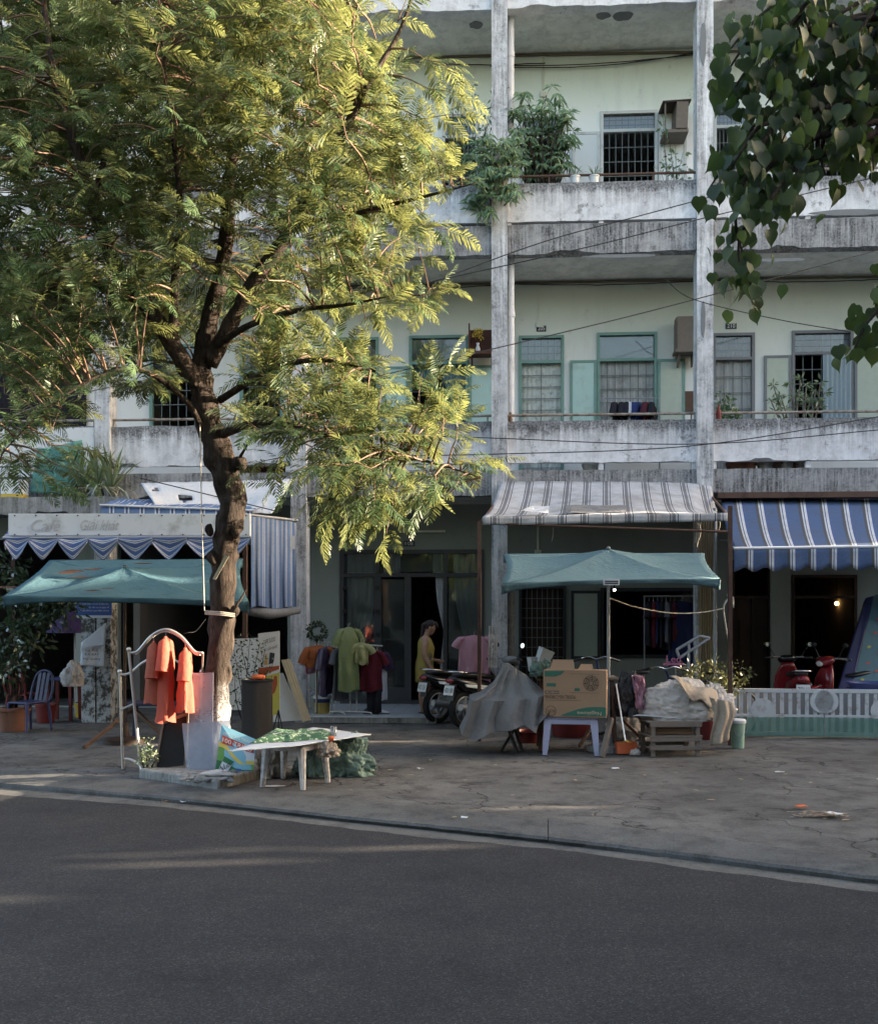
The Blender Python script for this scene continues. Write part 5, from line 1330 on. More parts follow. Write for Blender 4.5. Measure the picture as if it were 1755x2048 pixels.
heap('brown_sack', 'small beige rag under the corner of the white sheet', 'sack', PD(655, 1500, 9.6) - Vector((0, 0, .06)), (.09, .1, .1), cloth('brown_sack'), .5, 6, .3, 5, 30, 20, 1.2)
mb = MB(); p = PG(545, 1572, .006); mb.slab([p + Vector(q) for q in ((-.12, -.02, 0), (.02, -.05, 0), (.13, -.01, .004), (.02, .04, 0))], (0, 0, .004)); one(mb, 'paper_scrap', 'white paper scrap on the ground by the low table leg', 'paper', MATS['sign_white'])

# expanded-metal drum
bc = PG(514, 1492, 0); dr = thing('mesh_drum', 'tall black expanded-metal drum standing behind the low table', 'drum', bc)
t_ = NT('drum_mesh'); co = t_.coord('Object'); sp = t_.n('ShaderNodeSeparateXYZ'); t_.l(co, sp.inputs[0]); an = t_.math('ARCTAN2', sp.outputs[1], sp.outputs[0])
w1 = t_.math('SINE', t_.math('ADD', t_.math('MULTIPLY', an, 46.0), t_.math('MULTIPLY', sp.outputs[2], 240.0))); w2 = t_.math('SINE', t_.math('SUBTRACT', t_.math('MULTIPLY', an, 46.0), t_.math('MULTIPLY', sp.outputs[2], 240.0)))
ml = t_.math('MULTIPLY', w1, w2); colr = t_.mix(t_.ramp(ml, [(.45, 0), (.6, 1)]), srgb(62, 56, 54), srgb(16, 15, 15)); t_.prin(colr, .5, .3, .4, t_.bump(ml, .6, .01)); MATS['drum_mesh'] = t_.mat
mb = MB(); mb.lathe([(.195, 0), (.195, .84), (.19, .84), (.19, .02)], bc, 40, cap=False); mb.lathe([(.19, .02), (.0, .021)], bc, 40, cap=False); build(mb, 'body', MATS['drum_mesh'], dr, sm=30)
mb = MB(); mb.lathe([(.197, .81), (.202, .82), (.202, .845), (.19, .85)], bc, 40, cap=False); build(mb, 'rim', MATS['black_plastic'], dr, sm=30)
mb = MB(); tp = bc + Vector((.02, -.02, .86)); mb.lathe([(.06, -.02), (.085, 0), (.09, .02), (.07, .045), (.045, .04), (.04, .03)], tp, 16); one(mb, 'orange_dish', 'bright orange plastic dish resting on the mesh drum', 'dish', MATS['orange_plastic'], sm=30)

# ------------------------------------------------------------------ cafe front
def canvas_umbrella(name, label, cn, peak, pm, m, flap=.1):
    """cn: front-left, front-right, back-right, back-left corners; peak: top point"""
    C = [Vector(p) for p in cn]; K = Vector(peak); base = Vector((K.x, K.y, 0)); t = thing(name, label, 'umbrella', base)
    mb = MB()
    for i in range(4):
        A, B = C[i], C[(i + 1) % 4]
        def fn(u, v, A=A, B=B, i=i):
            e = lerp(A, B, u); e = e + Vector((0, 0, .05 * math.sin(math.pi * u) * (1 - v * 0)))*0 + (K - e) * (.045 * math.sin(math.pi * u)); p = lerp(e, K, v)
            return p - Vector((0, 0, .1 * math.sin(math.pi * v) * (.55 + .45 * math.sin(math.pi * u)))) + Vector((0, 0, .006 * noise.fractal(Vector((u * 5, v * 5, i)), 1, 2, 3)))
        mb.grid(fn, 20, 14)
    build(mb, 'canopy', m, t, sm=0, thick=.003)
    mb = MB()
    for i in range(4):
        A, B = C[i], C[(i + 1) % 4]; n_ = (lerp(A, B, .5) - K); n_.z = 0; n_.normalize()
        def fn(u, v, A=A, B=B, n_=n_):
            e = lerp(A, B, u) ; e = e + (K - e) * (.045 * math.sin(math.pi * u))
            return e + Vector((0, 0, -v * (flap + .07 * (abs(u - .5) * 2) ** 6))) - n_ * (.02 * v + .012 * math.sin(u * 25) * v)
        mb.grid(fn, 40, 3)
    build(mb, 'valance', m, t, sm=0, thick=.002)
    mb = MB(); mb.tube([base, K + Vector((0, 0, .03))], .02, 10); build(mb, 'pole', pm or MATS['galvanised'], t, sm=40)
    hub = K - Vector((0, 0, .36))
    for p in C:
        mb = MB(); mb.tube([K - Vector((0, 0, .03)), lerp(K, p, .5) - Vector((0, 0, .12)), p - Vector((0, 0, .02))], .009, 6); build(mb, 'rib', MATS['wood_brown'], t)
        mb = MB(); mb.tube([hub, lerp(K, p, .42) - Vector((0, 0, .12))], .007, 6); build(mb, 'strut', MATS['wood_brown'], t)
    mb = MB(); mb.lathe([(.0, .03), (.015, .025), (.02, .01), (.035, .005), (.035, .0)], K, 12); build(mb, 'finial', m, t, sm=40)
    mb = MB(); mb.lathe([(.06, 0), (.27, .0), (.27, .06), (.06, .09), (.04, .25), (.022, .26)], base, 20); build(mb, 'base', MATS['wood_dark'] if pm else MATS['concrete_old'], t, sm=40)
    return t, C, K
tu, C, K = canvas_umbrella('teal_umbrella', 'torn teal canvas umbrella sheltering the cafe front', [PD(6, 1193, 11.4), PD(498, 1204, 11.5), PD(486, 1117, 13.9), PD(100, 1120, 13.9)], PD(250, 1135, 13.0), MATS['wood_dark'], cloth('teal_canvas'), .06)
for i, (u, v, rx, rz) in enumerate(((145, 1146, .14, .06), (185, 1142, .12, .03), (160, 1156, .1, .022), (15, 1178, .16, .03), (185, 1184, .1, .02), (215, 1180, .09, .016), (285, 1130, .12, .018))):
    # tears with brown edges laid on the canvas
    hit = None
    for s in range(60):
        d = 11.3 + s * .045; p = PD(u, v, d); f = (p.y - C[0].y) / (K.y - C[0].y)
        zc_ = lerp(C[0].z, K.z, f) - .1 * math.sin(math.pi * min(max(f, 0), 1)) * .9
        if p.z <= zc_ + .012: hit = p; break
    if hit is None: hit = PD(u, v, 12.2)
    r = random.Random(i); mb = MB(); nrm = Vector((0, -.25, 1)).normalized(); sx = RGT; sy = nrm.cross(sx)
    for q in range(3):
        n = 14; mb.poly([hit + nrm * (.02 + .002 * q) + sx * (math.cos(a) * rx * (1 - .3 * q) * r.uniform(.6, 1.3) + q * .03) + sy * (math.sin(a) * rz * 2.2 * (1 - .3 * q) * r.uniform(.5, 1.4)) for a in [2 * math.pi * k / n for k in range(n)]])
    build(mb, 'torn_patch', cloth('torn_edge'), tu)
# sign box over the cafe
sg = thing('cafe_sign', 'long faded white sign board over the cafe front', 'sign', PD(260, 1072, 14.3))
x0, x1 = 20, 501; a, b = PD(x0, 1072, 14.3), PD(x1, 1072, 14.3); zt_, zb_ = PD(x0, 1028, 14.3).z, a.z
ex = (b - a) / 2; mb = MB(); mb.obox((a + b) / 2 + Vector((0, 0, (zt_ - zb_) / 2)), ex, FWD * .05, UP * ((zt_ - zb_) / 2)); build(mb, 'panel', MATS['sign_white'], sg, bevel=.004)
for s, u, v, w, h, sh in (('Café', 92, 1051, .42, .17, .35), ('Giải khát', 200, 1049, .55, .16, .3)):
    mb = MB(); put_text(mb, s, PD(u, v, 14.24), RGT, UP, w, h, sh); build(mb, 'lettering', MATS['text_faint'], sg)
mb = MB()
for i in range(12):
    u = lerp(30, 492, i / 11)
    for v in (1031, 1069): mb.lathe([(.012, 0), (.008, .012)], PD(u, v, 14.25), 6, ax=-FWD)
build(mb, 'rivets', MATS['plate_dark'], sg)['kind'] = 'stuff'
# scalloped valance under the sign: separate hanging flaps
edges = [12, 60, 118, 178, 238, 306, 374, 440, 500]
aw = thing('scalloped_awning', 'rolled blue striped awning with pointed flaps under the cafe sign', 'awning', PD(256, 1080, 13.9))
for i, (u0, u1) in enumerate(zip(edges[:-1], edges[1:])):
    A, B = PD(u0, 1076, 13.95), PD(u1, 1074, 13.95); dp = PD(0, 1074, 13.95).z - PD(0, 1121 if i < 6 else 1116, 13.95).z
    def fn(u, v, A=A, B=B, dp=dp, i=i):
        p = lerp(A, B, u); k = 1 - abs(2 * u - 1) ** 1.25
        return p - Vector((0, 0, v * (dp * (.22 + .78 * k)))) + FWD * (-.05 * v + .02 * math.sin(v * 5 + i))
    mb = MB(); mb.grid(fn, 16, 8); build(mb, 'flap', MATS['stripe_scallop'], aw, sm=0, thick=.003)
mb = MB(); mb.tube([PD(6, 1076, 13.97), PD(502, 1074, 13.97)], .018, 8); build(mb, 'roller', MATS['galvanised'], aw)
mb = MB(); mb.grid(quadpatch(PD(2, 1078, 13.98), PD(500, 1076, 13.98), PD(500, 1050, 16.3), PD(30, 1050, 16.3), 4, 4, .02), 20, 8); build(mb, 'cover', MATS['stripe_scallop'], aw, sm=0)
# upper striped awning edge and torn white tarp
mb = MB(); ua = thing('upper_awning', 'narrow blue and white awning edge on top of the cafe sign', 'awning', PD(350, 1024, 14.6))
mb.grid(quadpatch(PD(202, 1026, 14.7), PD(505, 1030, 14.7), PD(505, 1022, 14.75), PD(202, 1011, 14.75), 2, 2, .004), 20, 3); build(mb, 'edge', MATS['stripe_curtain'], ua, thick=.003)
mb = MB(); mb.tube([PD(200, 1010, 14.72), PD(508, 1021, 14.72)], .016, 8); build(mb, 'bar', MATS['pvc_white'], ua)
mb = MB(); mb.grid(quadpatch(PD(202, 1010, 14.74), PD(505, 1021, 14.74), PD(560, 1004, 16.2), PD(240, 998, 16.2), 2, 2, .03), 16, 6); build(mb, 'cover', MATS['stripe_curtain'], ua, sm=0)
def tarp(u, v):
    A, B, C_, D = PD(318, 1024, 14.8), PD(545, 1026, 14.9), PD(585, 958, 16.3), PD(282, 966, 16.2); p = lerp(lerp(A, B, u), lerp(D, C_, u), v)
    return p - Vector((0, 0, .14 * math.sin(math.pi * v) * math.sin(math.pi * u))) + Vector((0, 0, .05 * noise.fractal(Vector((u * 4, v * 2, 1)), 1, 2, 4)))
tt = thing('torn_tarp', 'torn white tarpaulin slung above the cafe sign', 'tarpaulin', PD(430, 1024, 15)); mb = MB(); mb.grid(tarp, 40, 16)
mb2 = MB(); keep = []
for f in mb.f:
    c = sum((Vector((*mb.uv[i], 0)) for i in f), Vector()) / 4
    if (abs(c.x - .27) / .07 + abs(c.y - .62) / .1 < 1) or (abs(c.x - .2) / .05 + abs(c.y - .35) / .07 < 1) or (abs(c.x - .08) / .03 + abs(c.y - .8) / .1 < 1): continue
    keep.append(f)
mb.f = keep; mb.m = [0] * len(keep); build(mb, 'sheet', cloth('white_tarp'), tt, sm=0, thick=.002)
# blue striped curtain hanging beside column
def crt(u, v):
    A, B = PD(502, 1030, 14.5), PD(593, 1042, 15.2); zb = PD(545, 1216, 14.8).z; p = lerp(A, B, u)
    x = p + FWD * (.05 * math.sin(u * 22 + .6 * math.sin(v * 3)) * (.3 + .7 * v)); x.z = lerp(p.z, zb + .03 * math.sin(u * 9), v); return x
bc_ = thing('striped_curtain', 'blue and white striped sun curtain hanging beside the cafe column', 'curtain', PD(545, 1216, 14.8)); mb = MB(); mb.grid(crt, 60, 16); build(mb, 'cloth', MATS['stripe_curtain'], bc_, sm=0)
mb = MB(); mb.tube([PD(500, 1030, 14.5), PD(595, 1041, 15.2)], .02, 8); build(mb, 'rod', MATS['galvanised'], bc_)
mb = MB(); mb.tube([PD(498, 1222, 14.6), PD(540, 1228, 14.8), PD(598, 1222, 15.1)], [.06, .075, .05], 10, jit=.3); build(mb, 'rolled_hem', cloth('grey_tarp'), bc_, sm=0)
mb = MB(); c = PD(586, 1085, 15.05); mb.obox(c, RGT * .03, FWD * .003, UP * .1); build(mb, 'care_label', MATS['sign_white'], bc_)
# frame posts
for (u, lab) in ((490, 'dark steel post at the curtain side of the cafe'), (28, 'dark steel post at the far end of the cafe')):
    p = PD(u, 1300, 14.4); mb = MB(); mb.bar((p.x, p.y, 0), (p.x, p.y, 3.0), .06); one(mb, 'cafe_post', lab, 'post', MATS['rust_brown'])
# ground floor pier clad with peeling paint, blue notice and paper bills
pp0, pp1 = PD(163, 1300, 15.6), PD(222, 1300, 15.6); pier = thing('peeling_pier', 'peeling white painted pier between the cafe bays', 'pier', ((pp0.x + pp1.x) / 2, pp0.y, 0))
t_ = NT('peeling_paint'); co = t_.coord('Object'); n1 = t_.noise(co, 5, 9, .8); col = t_.ramp(n1, [(.44, srgb(180, 182, 184)), (.5, srgb(150, 150, 148)), (.53, srgb(76, 72, 66)), (.7, srgb(96, 90, 82))]); t_.prin(col, .9, 0, .15, t_.bump(n1, .5, .01)); MATS['peeling_paint'] = t_.mat
w_ = (pp1.x - pp0.x)
mb = MB(); mb.box(pp0.x, pp0.x + w_ * .47, pp0.y, pp0.y + .3, 0, 2.5); build(mb, 'half_pier', MATS['peeling_paint'], pier); mb = MB(); mb.box(pp0.x + w_ * .52, pp1.x, pp0.y + .01, pp0.y + .3, 0, 2.5); build(mb, 'half_pier', MATS['peeling_paint'], pier)
bn = thing('blue_notice', 'blue public notice with white lines of text above the pier', 'notice', PD(188, 1236, 15.3)); a, b = PD(153, 1236, 15.3), PD(224, 1236, 15.3); ztp = PD(0, 1190, 15.3).z
mb = MB(); mb.obox((a + b) / 2 + UP * ((ztp - a.z) / 2), (b - a) / 2, FWD * .004, UP * ((ztp - a.z) / 2)); build(mb, 'panel', MATS['poster_blue'], bn)
mb = MB(); mb.obox((a + b) / 2 + UP * .02 - FWD * .006, (b - a) / 2, FWD * .003, UP * .02); build(mb, 'white_band', MATS['sign_white'], bn)
for i, s in enumerate(('Khi phát hiện trẻ em bị bạo lực,', 'xâm hại hoặc cần sự trợ giúp về', 'các vấn đề liên quan đến trẻ em')):
    mb = MB(); put_text(mb, s, PD(188, 1208 + i * 6.6, 15.28), RGT, UP, .46, .038); build(mb, 'lettering', MATS['text_white'], bn)
bl_ = thing('paper_bill', 'curling white menu sheet tied to the peeling pier', 'sheet', PD(190, 1335, 15.5))
mb = MB(); mb.grid(quadpatch(PD(161, 1330, 15.48), PD(208, 1335, 15.5), PD(213, 1245, 15.52), PD(163, 1285, 15.5), 4, 4, .03, 2), 14, 14); build(mb, 'sheet', cloth('white_tarp'), bl_, sm=0, thick=.002)
mb = MB(); mb.slab([PD(161, 1294, 15.42), PD(208, 1290, 15.4), PD(210, 1246, 15.42)], FWD * .004); build(mb, 'folded_corner', cloth('white_tarp'), bl_)
for s, v, w in (('CÀ PHÊ', 1301, .2), ('ĐÁ XAY', 1308, .22), ('Mỳ Quảng', 1318, .26)):
    mb = MB(); put_text(mb, s, PD(184, v, 15.4), RGT, UP, w, .045); build(mb, 'lettering', MATS['text_dark'], bl_)
# dark shrubs and furniture inside the cafe
for i, (c, r, lab, n) in enumerate(((((20, 1200), (60, 1170), (100, 1190), (40, 1250), (10, 1290), (90, 1235), (130, 1215), (20, 1140)), .2, 'dark leafy shrub filling the far end of the cafe', 150), (((10, 1340), (30, 1330), (60, 1290)), .16, 'smaller dark shrub in a clay pot at the cafe end', 110))):
    t = thing('cafe_shrub', lab, 'shrub', PG(c[0][0] + 10, 1460)); mb = MB(); leafy(mb, [PD(u, v, 14.2) for u, v in c], n, .1, 40 + i, 2.2, .3, .32); build(mb, 'crown', MATS['dark_leaf'], t)['kind'] = 'stuff'
    b0 = PG(c[0][0] + 12, 1462); mb = MB()
    for q in c[:4]: mb.tube(spline([b0 + UP * .3, lerp(b0, PD(*q, 14.2), .5) + UP * .25, PD(*q, 14.2)], 4), .012, 5)
    build(mb, 'stem', MATS['bark'], t); pot(t, b0, .2, .34, MATS['terracotta'])
def plastic_chair(name, label, c, rz, m):
    t = thing(name, label, 'chair', c, rz); L = MB(); T = Matrix.Translation(Vector(c)) @ Matrix.Rotation(rz, 4, 'Z')
    mb = MB(); mb.box(-.2, .2, -.2, .2, .4, .43); mb.xf(T); build(mb, 'seat', m, t, bevel=.012)
    for sx in (-1, 1):
        for sy in (-1, 1):
            mb = MB(); mb.tube([(sx * .22, sy * .22, 0), (sx * .19, sy * .18, .41)], [.018, .026], 7); mb.xf(T); build(mb, 'leg', m, t)
    mb = MB(); mb.tube(spline([(-.2, .19, .41), (-.21, .24, .6), (-.15, .28, .8), (0, .29, .86), (.15, .28, .8), (.21, .24, .6), (.2, .19, .41)], 5), .02, 7); mb.xf(T); build(mb, 'back_frame', m, t, sm=0)
    for x in (-.09, 0, .09):
        mb = MB(); mb.hexa([(x - .03, .195, .42), (x + .03, .195, .42), (x + .03, .21, .42), (x - .03, .21, .42), (x - .03, .275, .83), (x + .03, .275, .83), (x + .03, .29, .83), (x - .03, .29, .83)]); mb.xf(T); build(mb, 'back_slat', m, t)
    return t
plastic_chair('plastic_chair', 'blue plastic chair facing away inside the cafe', PG(58, 1462), rad(-25), MATS['blue_plastic'])
plastic_chair('plastic_chair', 'red plastic chair in the dark behind the blue chair', PG(52, 1440), rad(160), MATS['red_plastic'])
def small_table(name, label, c, w, d, h, m, lm, rz=0):
    t = thing(name, label, 'table', c, rz); T = Matrix.Translation(Vector(c)) @ Matrix.Rotation(rz, 4, 'Z'); mb = MB(); mb.box(-w / 2, w / 2, -d / 2, d / 2, h - .04, h); mb.xf(T); build(mb, 'table_top', m, t, bevel=.01)
    for sx in (-1, 1):
        for sy in (-1, 1): mb = MB(); mb.bar((sx * w * .46, sy * d * .44, 0), (sx * w * .42, sy * d * .4, h - .04), .045); mb.xf(T); build(mb, 'leg', lm, t)
    return t
small_table('cafe_table', 'red and blue cafe table in front of the pier', PG(128, 1440), .42, .42, .68, MATS['blue_plastic'], MATS['red_plastic'])
small_table('cafe_table', 'low violet plastic stool-table behind the clothes rack', PG(300, 1478), .62, .45, .5, MATS['lavender_plastic'] if False else mat('violet_plastic', srgb(52, 50, 76), .5, .1), mat('violet_plastic', srgb(52, 50, 76)))
def bucket(name, label, c, r, h, m, cat='bucket', lid=None, band=None, handle=True):
    t = thing(name, label, cat, c); mb = MB(); mb.lathe([(r * .8, 0), (r, h), (r * 1.06, h), (r * 1.06, h * .94), (r * 1.0, h * .92)] if False else [(r * .8, 0), (r * .97, h * .9), (r * 1.05, h * .91), (r * 1.05, h), (r * .93, h), (r * .78, .02)], c, 24); build(mb, 'body', m, t, sm=40)
    if lid: mb = MB(); mb.lathe([(r * 1.09, h * .93), (r * 1.1, h * 1.02), (r * .95, h * 1.07), (0, h * 1.07)], c, 24); build(mb, 'lid', lid, t, sm=40)
    if band: mb = MB(); mb.lathe([(r * .8 + r * .17 * .17 / .9 + .003, h * .17), (r * .8 + r * .17 * .75 / .9 + .003, h * .75)], c, 24, cap=False); build(mb, 'label', band, t, sm=40)
    if handle: mb = MB(); mb.tube(spline([Vector(c) + Vector((-r, 0, h * .9)), Vector(c) + Vector((-.3 * r, -r * 1.15, h * .5)), Vector(c) + Vector((.4 * r, -r * 1.12, h * .5)), Vector(c) + Vector((r, 0, h * .9))], 5), .004, 5); build(mb, 'handle', MATS['steel_dull'], t)
    return t
bucket('bucket', 'yellow plastic bucket at the foot of the peeling pier', PG(163, 1434), .11, .22, MATS['yellow_plastic'])
bucket('bucket', 'small red plastic bowl beside the yellow bucket', PG(194, 1430), .075, .1, MATS['red_plastic'], 'bowl', handle=False)
bucket('crate_bin', 'dark red plastic bin behind the blue chair', PG(92, 1445), .16, .3, MATS['red_plastic'], 'bin', handle=False)
heap('black_bag', 'black rubbish bag slumped against the pier', 'bag', PG(170, 1428), (.14, .12, .22), cloth('black_bag'), .4, 6, .4, 6, 36, 24, 1)
heap('white_sack', 'white sack with blue stripe leaning by the pier', 'sack', PD(146, 1372, 15.2), (.16, .14, .26), cloth('white_sack'), .35, 5, .4, 7, 36, 24, .8)
mb = MB(); mb.bar(PG(168, 1495, .02), PD(278, 1408, 13.6), .04); one(mb, 'wooden_prop', 'slanting brown timber prop standing behind the clothes rack', 'timber', MATS['wood_brown'])
mb = MB(); mb.bar(PG(332, 1478, .02), PD(262, 1412, 13.7), .04); one(mb, 'wooden_prop', 'second brown timber prop crossing behind the clothes rack', 'timber', MATS['wood_brown'])
um = thing('folded_umbrella', 'dim violet parasol inside the cafe beside the pier', 'umbrella', PG(160, 1430)); mb = MB(); K2 = PD(150, 1222, 16.6); mb.lathe([(.03, 0), (.34, -.12), (.5, -.36), (.48, -.36), (.3, -.14)], K2, 8); build(mb, 'canopy', cloth('violet_cloth'), um); mb = MB(); mb.tube([K2, Vector((K2.x, K2.y, 0))], .015, 6); build(mb, 'pole', MATS['steel_dull'], um)
# climbing plant by the cafe and white boards behind it
def thin_plant(name, label, base, tips, m, n=26, size=.05, d_spread=.08, pt_=None, wl=2.0, cat='plant'):
    t = thing(name, label, cat, base); mb = MB(); lf = MB(); r = random.Random(int(base.x * 100)); z0 = Vector(base) + UP * (.2 if pt_ else 0)
    for q in tips:
        P = spline([z0, lerp(z0, q, .5) + Vector((r.gauss(0, .05), r.gauss(0, .05), .03)), q], 6); mb.tube(P, [lerp(.009, .003, i / 12) for i in range(13)], 5)
        leafy(lf, [P[r.randrange(4, 13)] for _ in range(n)], 4, size, r.random(), wl, .2, d_spread)
    build(mb, 'stem', MATS['bark'], t); build(lf, 'leaves', m, t)['kind'] = 'stuff'
    if pt_: pot(t, base, pt_[0], pt_[1], pt_[2])
    return t
thin_plant('climbing_plant', 'spindly small-leaved plant against the white cafe board', PG(490, 1462), [PD(u, v, 13.4) for u, v in ((468, 1300), (480, 1280), (500, 1275), (520, 1285), (530, 1300), (470, 1340), (510, 1330), (545, 1330), (488, 1360))], MATS['dark_leaf'], 20, .045, .09)
thin_plant('kerb_weed', 'small weed with pale leaves growing by the clothes rack foot', PG(292, 1552), [PD(u, v, 10.15) for u, v in ((276, 1480), (290, 1472), (300, 1478), (282, 1500), (302, 1500))], MATS['pale_leaf'], 12, .035, .05)
def flat_board(name, label, cat, cn, d, m, lean=.0, th=.015): return board(name, label, cat, cn, d, th, m, lean)
flat_board('white_board', 'wide white board standing behind the climbing plant', 'board', [(448, 1420), (517, 1420), (517, 1276), (448, 1278)], 14.3, MATS['sign_white'])
t, P, N = flat_board('cafe_poster', 'tall white and yellow cafe menu board on a small stand', 'poster', [(517, 1440), (559, 1427), (559, 1262), (516, 1267)], 13.6, MATS['sign_white'])
bpoly('printed_field', [(0, 0), (1, 0), (1, .5), (0, .48)], mat('menu_yellow', srgb(188, 176, 60), .6, .1), .004); bpoly('printed_band', [(0, .5), (1, .54), (1, .58), (0, .6)], mat('menu_red', srgb(170, 76, 44), .6, .1), .006)
bpoly('printed_swirl', [(.62, .25), (.78, .27), (.9, .36), (.88, .46), (.76, .47), (.66, .38)], mat('menu_red', srgb(170, 76, 44)), .006)
bpoly('printed_glass', [(.5, .62), (.72, .63), (.78, .74), (.55, .76)], MATS['plate_dark'], .006); bpoly('printed_glass', [(.3, .62), (.44, .62), (.4, .75), (.34, .75)], mat('menu_amber', srgb(206, 150, 60), .6, .1), .006)
for s, a, b, w, h in (('CAFE SUDO', .52, .9, .17, .06), ('NƯỚC GIẢI KHÁT', .52, .81, .24, .05)):
    mb = MB(); put_text(mb, s, on_board(a, b) + N * .008, (P[1] - P[0]).normalized(), (P[3] - P[0]).normalized(), w, h); build(mb, 'lettering', MATS['text_dark'], t)
for du in (-1, 0, 1):
    mb = MB(); b0 = PD(557, 1420, 13.55); mb.bar(b0, Vector((b0.x + du * .09, b0.y - .05 * abs(du), 0)), .015); build(mb, 'stand_leg', MATS['black_plastic'], t)
flat_board('leaning_panel', 'white painted panel with a coloured top leaning behind the planks', 'panel', [(546, 1444), (604, 1440), (566, 1346), (548, 1346)], 14.6, MATS['sign_white'], .2)
for i, (a, b) in enumerate(((0, .4), (.4, .72), (.72, 1))):
    L0, L1, T0, T1 = (605, 1444), (622, 1440), (562, 1320), (580, 1318)
    cn = [(lerp(L0[0], L1[0], a), lerp(L0[1], L1[1], a)), (lerp(L0[0], L1[0], b) - .4, lerp(L0[1], L1[1], b)), (lerp(T0[0], T1[0], b) - .4, lerp(T0[1], T1[1], b)), (lerp(T0[0], T1[0], a), lerp(T0[1], T1[1], a))]
    flat_board('plank', ('pale wooden plank leaning by the column, nearest the menu board', 'pale wooden plank leaning by the column, middle of three', 'pale wooden plank leaning by the column, nearest the paint bucket')[i], 'plank', cn, 14.45 + .02 * i, MATS['wood_pale'], .25, .03)

# ------------------------------------------------------------------ awnings and umbrella of the middle and right bays
def pole(label, u, vb, vt, m='rust_brown', w=.05, cat='pole', name='awning_pole'):
    b = PG(u, vb, 0); top = PD(u, vt, proj(b)[2]); mb = MB(); mb.bar(b, Vector((b.x, b.y, top.z)), w); return one(mb, name, label, cat, MATS[m]), b, top.z
_, pb1, pz1 = pole('rusty square pole carrying the grey awning, beside the scooters', 958, 1482, 1042)
_, pb2, pz2 = pole('rusty square pole carrying the grey awning, beside the fence', 1459, 1490, 1012)
ga = thing('grey_awning', 'faded grey and white striped canvas awning over the middle bay', 'awning', PD(1210, 1040, 13.4))
A, B = PD(964, 1034, 13.25), PD(1456, 1026, 13.3); D_, C_ = PD(1000, 964, 16.35), PD(1420, 962, 16.4)
def gfn(u, v):
    p = lerp(lerp(A, B, u), lerp(D_, C_, u), v); s = math.sin(math.pi * v)
    n_ = noise.fractal(Vector((u * 5, v * 2.5, 3)), 1, 2, 4)
    e = max(0, u - .9) * 8 * s
    return p - Vector((0, 0, (.16 + .05 * n_) * s * (.8 + .3 * math.sin(u * 8)) + .18 * e)) + Vector((0, 0, .02 * n_))
mb = MB(); mb.grid(gfn, 70, 18); build(mb, 'canopy', MATS['stripe_grey'], ga, sm=0, thick=.003)
def vfn(u, v):
    p = lerp(A, B, u); return p - Vector((0, 0, v * .11)) - FWD * (.02 + .012 * math.sin(u * 40) * v) + Vector((0, 0, .01 * noise.noise(Vector((u * 9, 0, 0)))))
mb = MB(); mb.grid(vfn, 70, 3); build(mb, 'valance', MATS['stripe_grey'], ga, sm=0, thick=.002)
mb = MB(); mb.grid(quadpatch(PD(1040, 1022, 13.6), PD(1096, 1026, 13.5), PD(1098, 1012, 13.9), PD(1062, 1012, 14), 2, 2, .02), 8, 5); build(mb, 'patch', cloth('white_tarp'), ga, thick=.003)
mb = MB(); mb.grid(quadpatch(PD(1130, 1027, 13.55), PD(1252, 1024, 13.55), PD(1250, 1010, 14.0), PD(1132, 1010, 14.0), 2, 2, .02), 12, 5); build(mb, 'patch', cloth('grey_tarp'), ga, thick=.003)
for a, b in ((PD(962, 1036, 13.3), PD(1002, 963, 16.3)), (PD(1456, 1024, 13.3), PD(1418, 962, 16.4)), (A + Vector((0, 0, -.03)), B + Vector((0, 0, -.03))), (PD(1150, 1034, 13.3), PD(1180, 964, 16.35)), (PD(1300, 1032, 13.3), PD(1310, 964, 16.35))):
    mb = MB(); mb.tube([a - Vector((0, 0, .05)), b - Vector((0, 0, .22))], .018, 7); build(mb, 'frame_tube', MATS['rust_brown'], ga)
# hanging strings
for i, (u, v0, v1) in enumerate(((1104, 1050, 1082), (1390, 1046, 1086), (1394, 1046, 1094), (1398, 1048, 1080), (1437, 1040, 1060))):
    cable(('loose white string under the grey awning near its column end', 'short white string hanging under the grey awning', 'longest white string hanging under the grey awning', 'third white string hanging in the bunch under the grey awning', 'loop of string at the awning pole')[i], [PD(u, v0, 13.5), PD(u + 2, (v0 + v1) / 2, 13.5), PD(u - 1, v1, 13.5)], .006, 'rope', 'string')
# teal umbrella on the right
tu2, C2, K2 = canvas_umbrella('teal_umbrella', 'pale teal canvas umbrella over the cartons and sacks', [PD(1002, 1168, 11.2), PD(1440, 1158, 11.3), PD(1408, 1106, 13.1), PD(1006, 1108, 13.0)], PD(1216, 1098, 12.25), None, cloth('teal_canvas_right'), .05)
mb = MB(); c = PD(1222, 1164, 11.15); mb.obox(c, RGT * .09, FWD * .004, UP * .035); lb = build(mb, 'label', MATS['sign_white'], tu2); mb = MB()
for q in (-.014, .008): mb.obox(c + UP * q - FWD * .006, RGT * .075, FWD * .001, UP * .007)
build(mb, 'label_lines', MATS['text_dark'], tu2)['kind'] = 'stuff'
for p in ((1005, 1165, 1015, 1188), (1440, 1157, 1438, 1172)):
    mb = MB(); a = PD(p[0], p[1], 11.25); mb.add([a, PD(p[2], p[3], 11.25), a + RGT * (.18 if p[0] < 1200 else -.18) - UP * .02], [(0, 1, 2)]); build(mb, 'corner_flap', cloth('teal_canvas_right'), tu2, thick=.003)
bl = PD(1228, 1180, 12.0); bt = thing('hanging_bulb', 'small lit bulb hanging under the pale teal umbrella', 'lamp', bl); mb = MB(); mb.ball(bl, .014, 10, 8); build(mb, 'bulb', MATS['bulb_white'], bt, sm=0); mb = MB(); mb.tube([bl, bl + UP * .16], .012, 6); build(mb, 'socket', MATS['black_plastic'], bt)
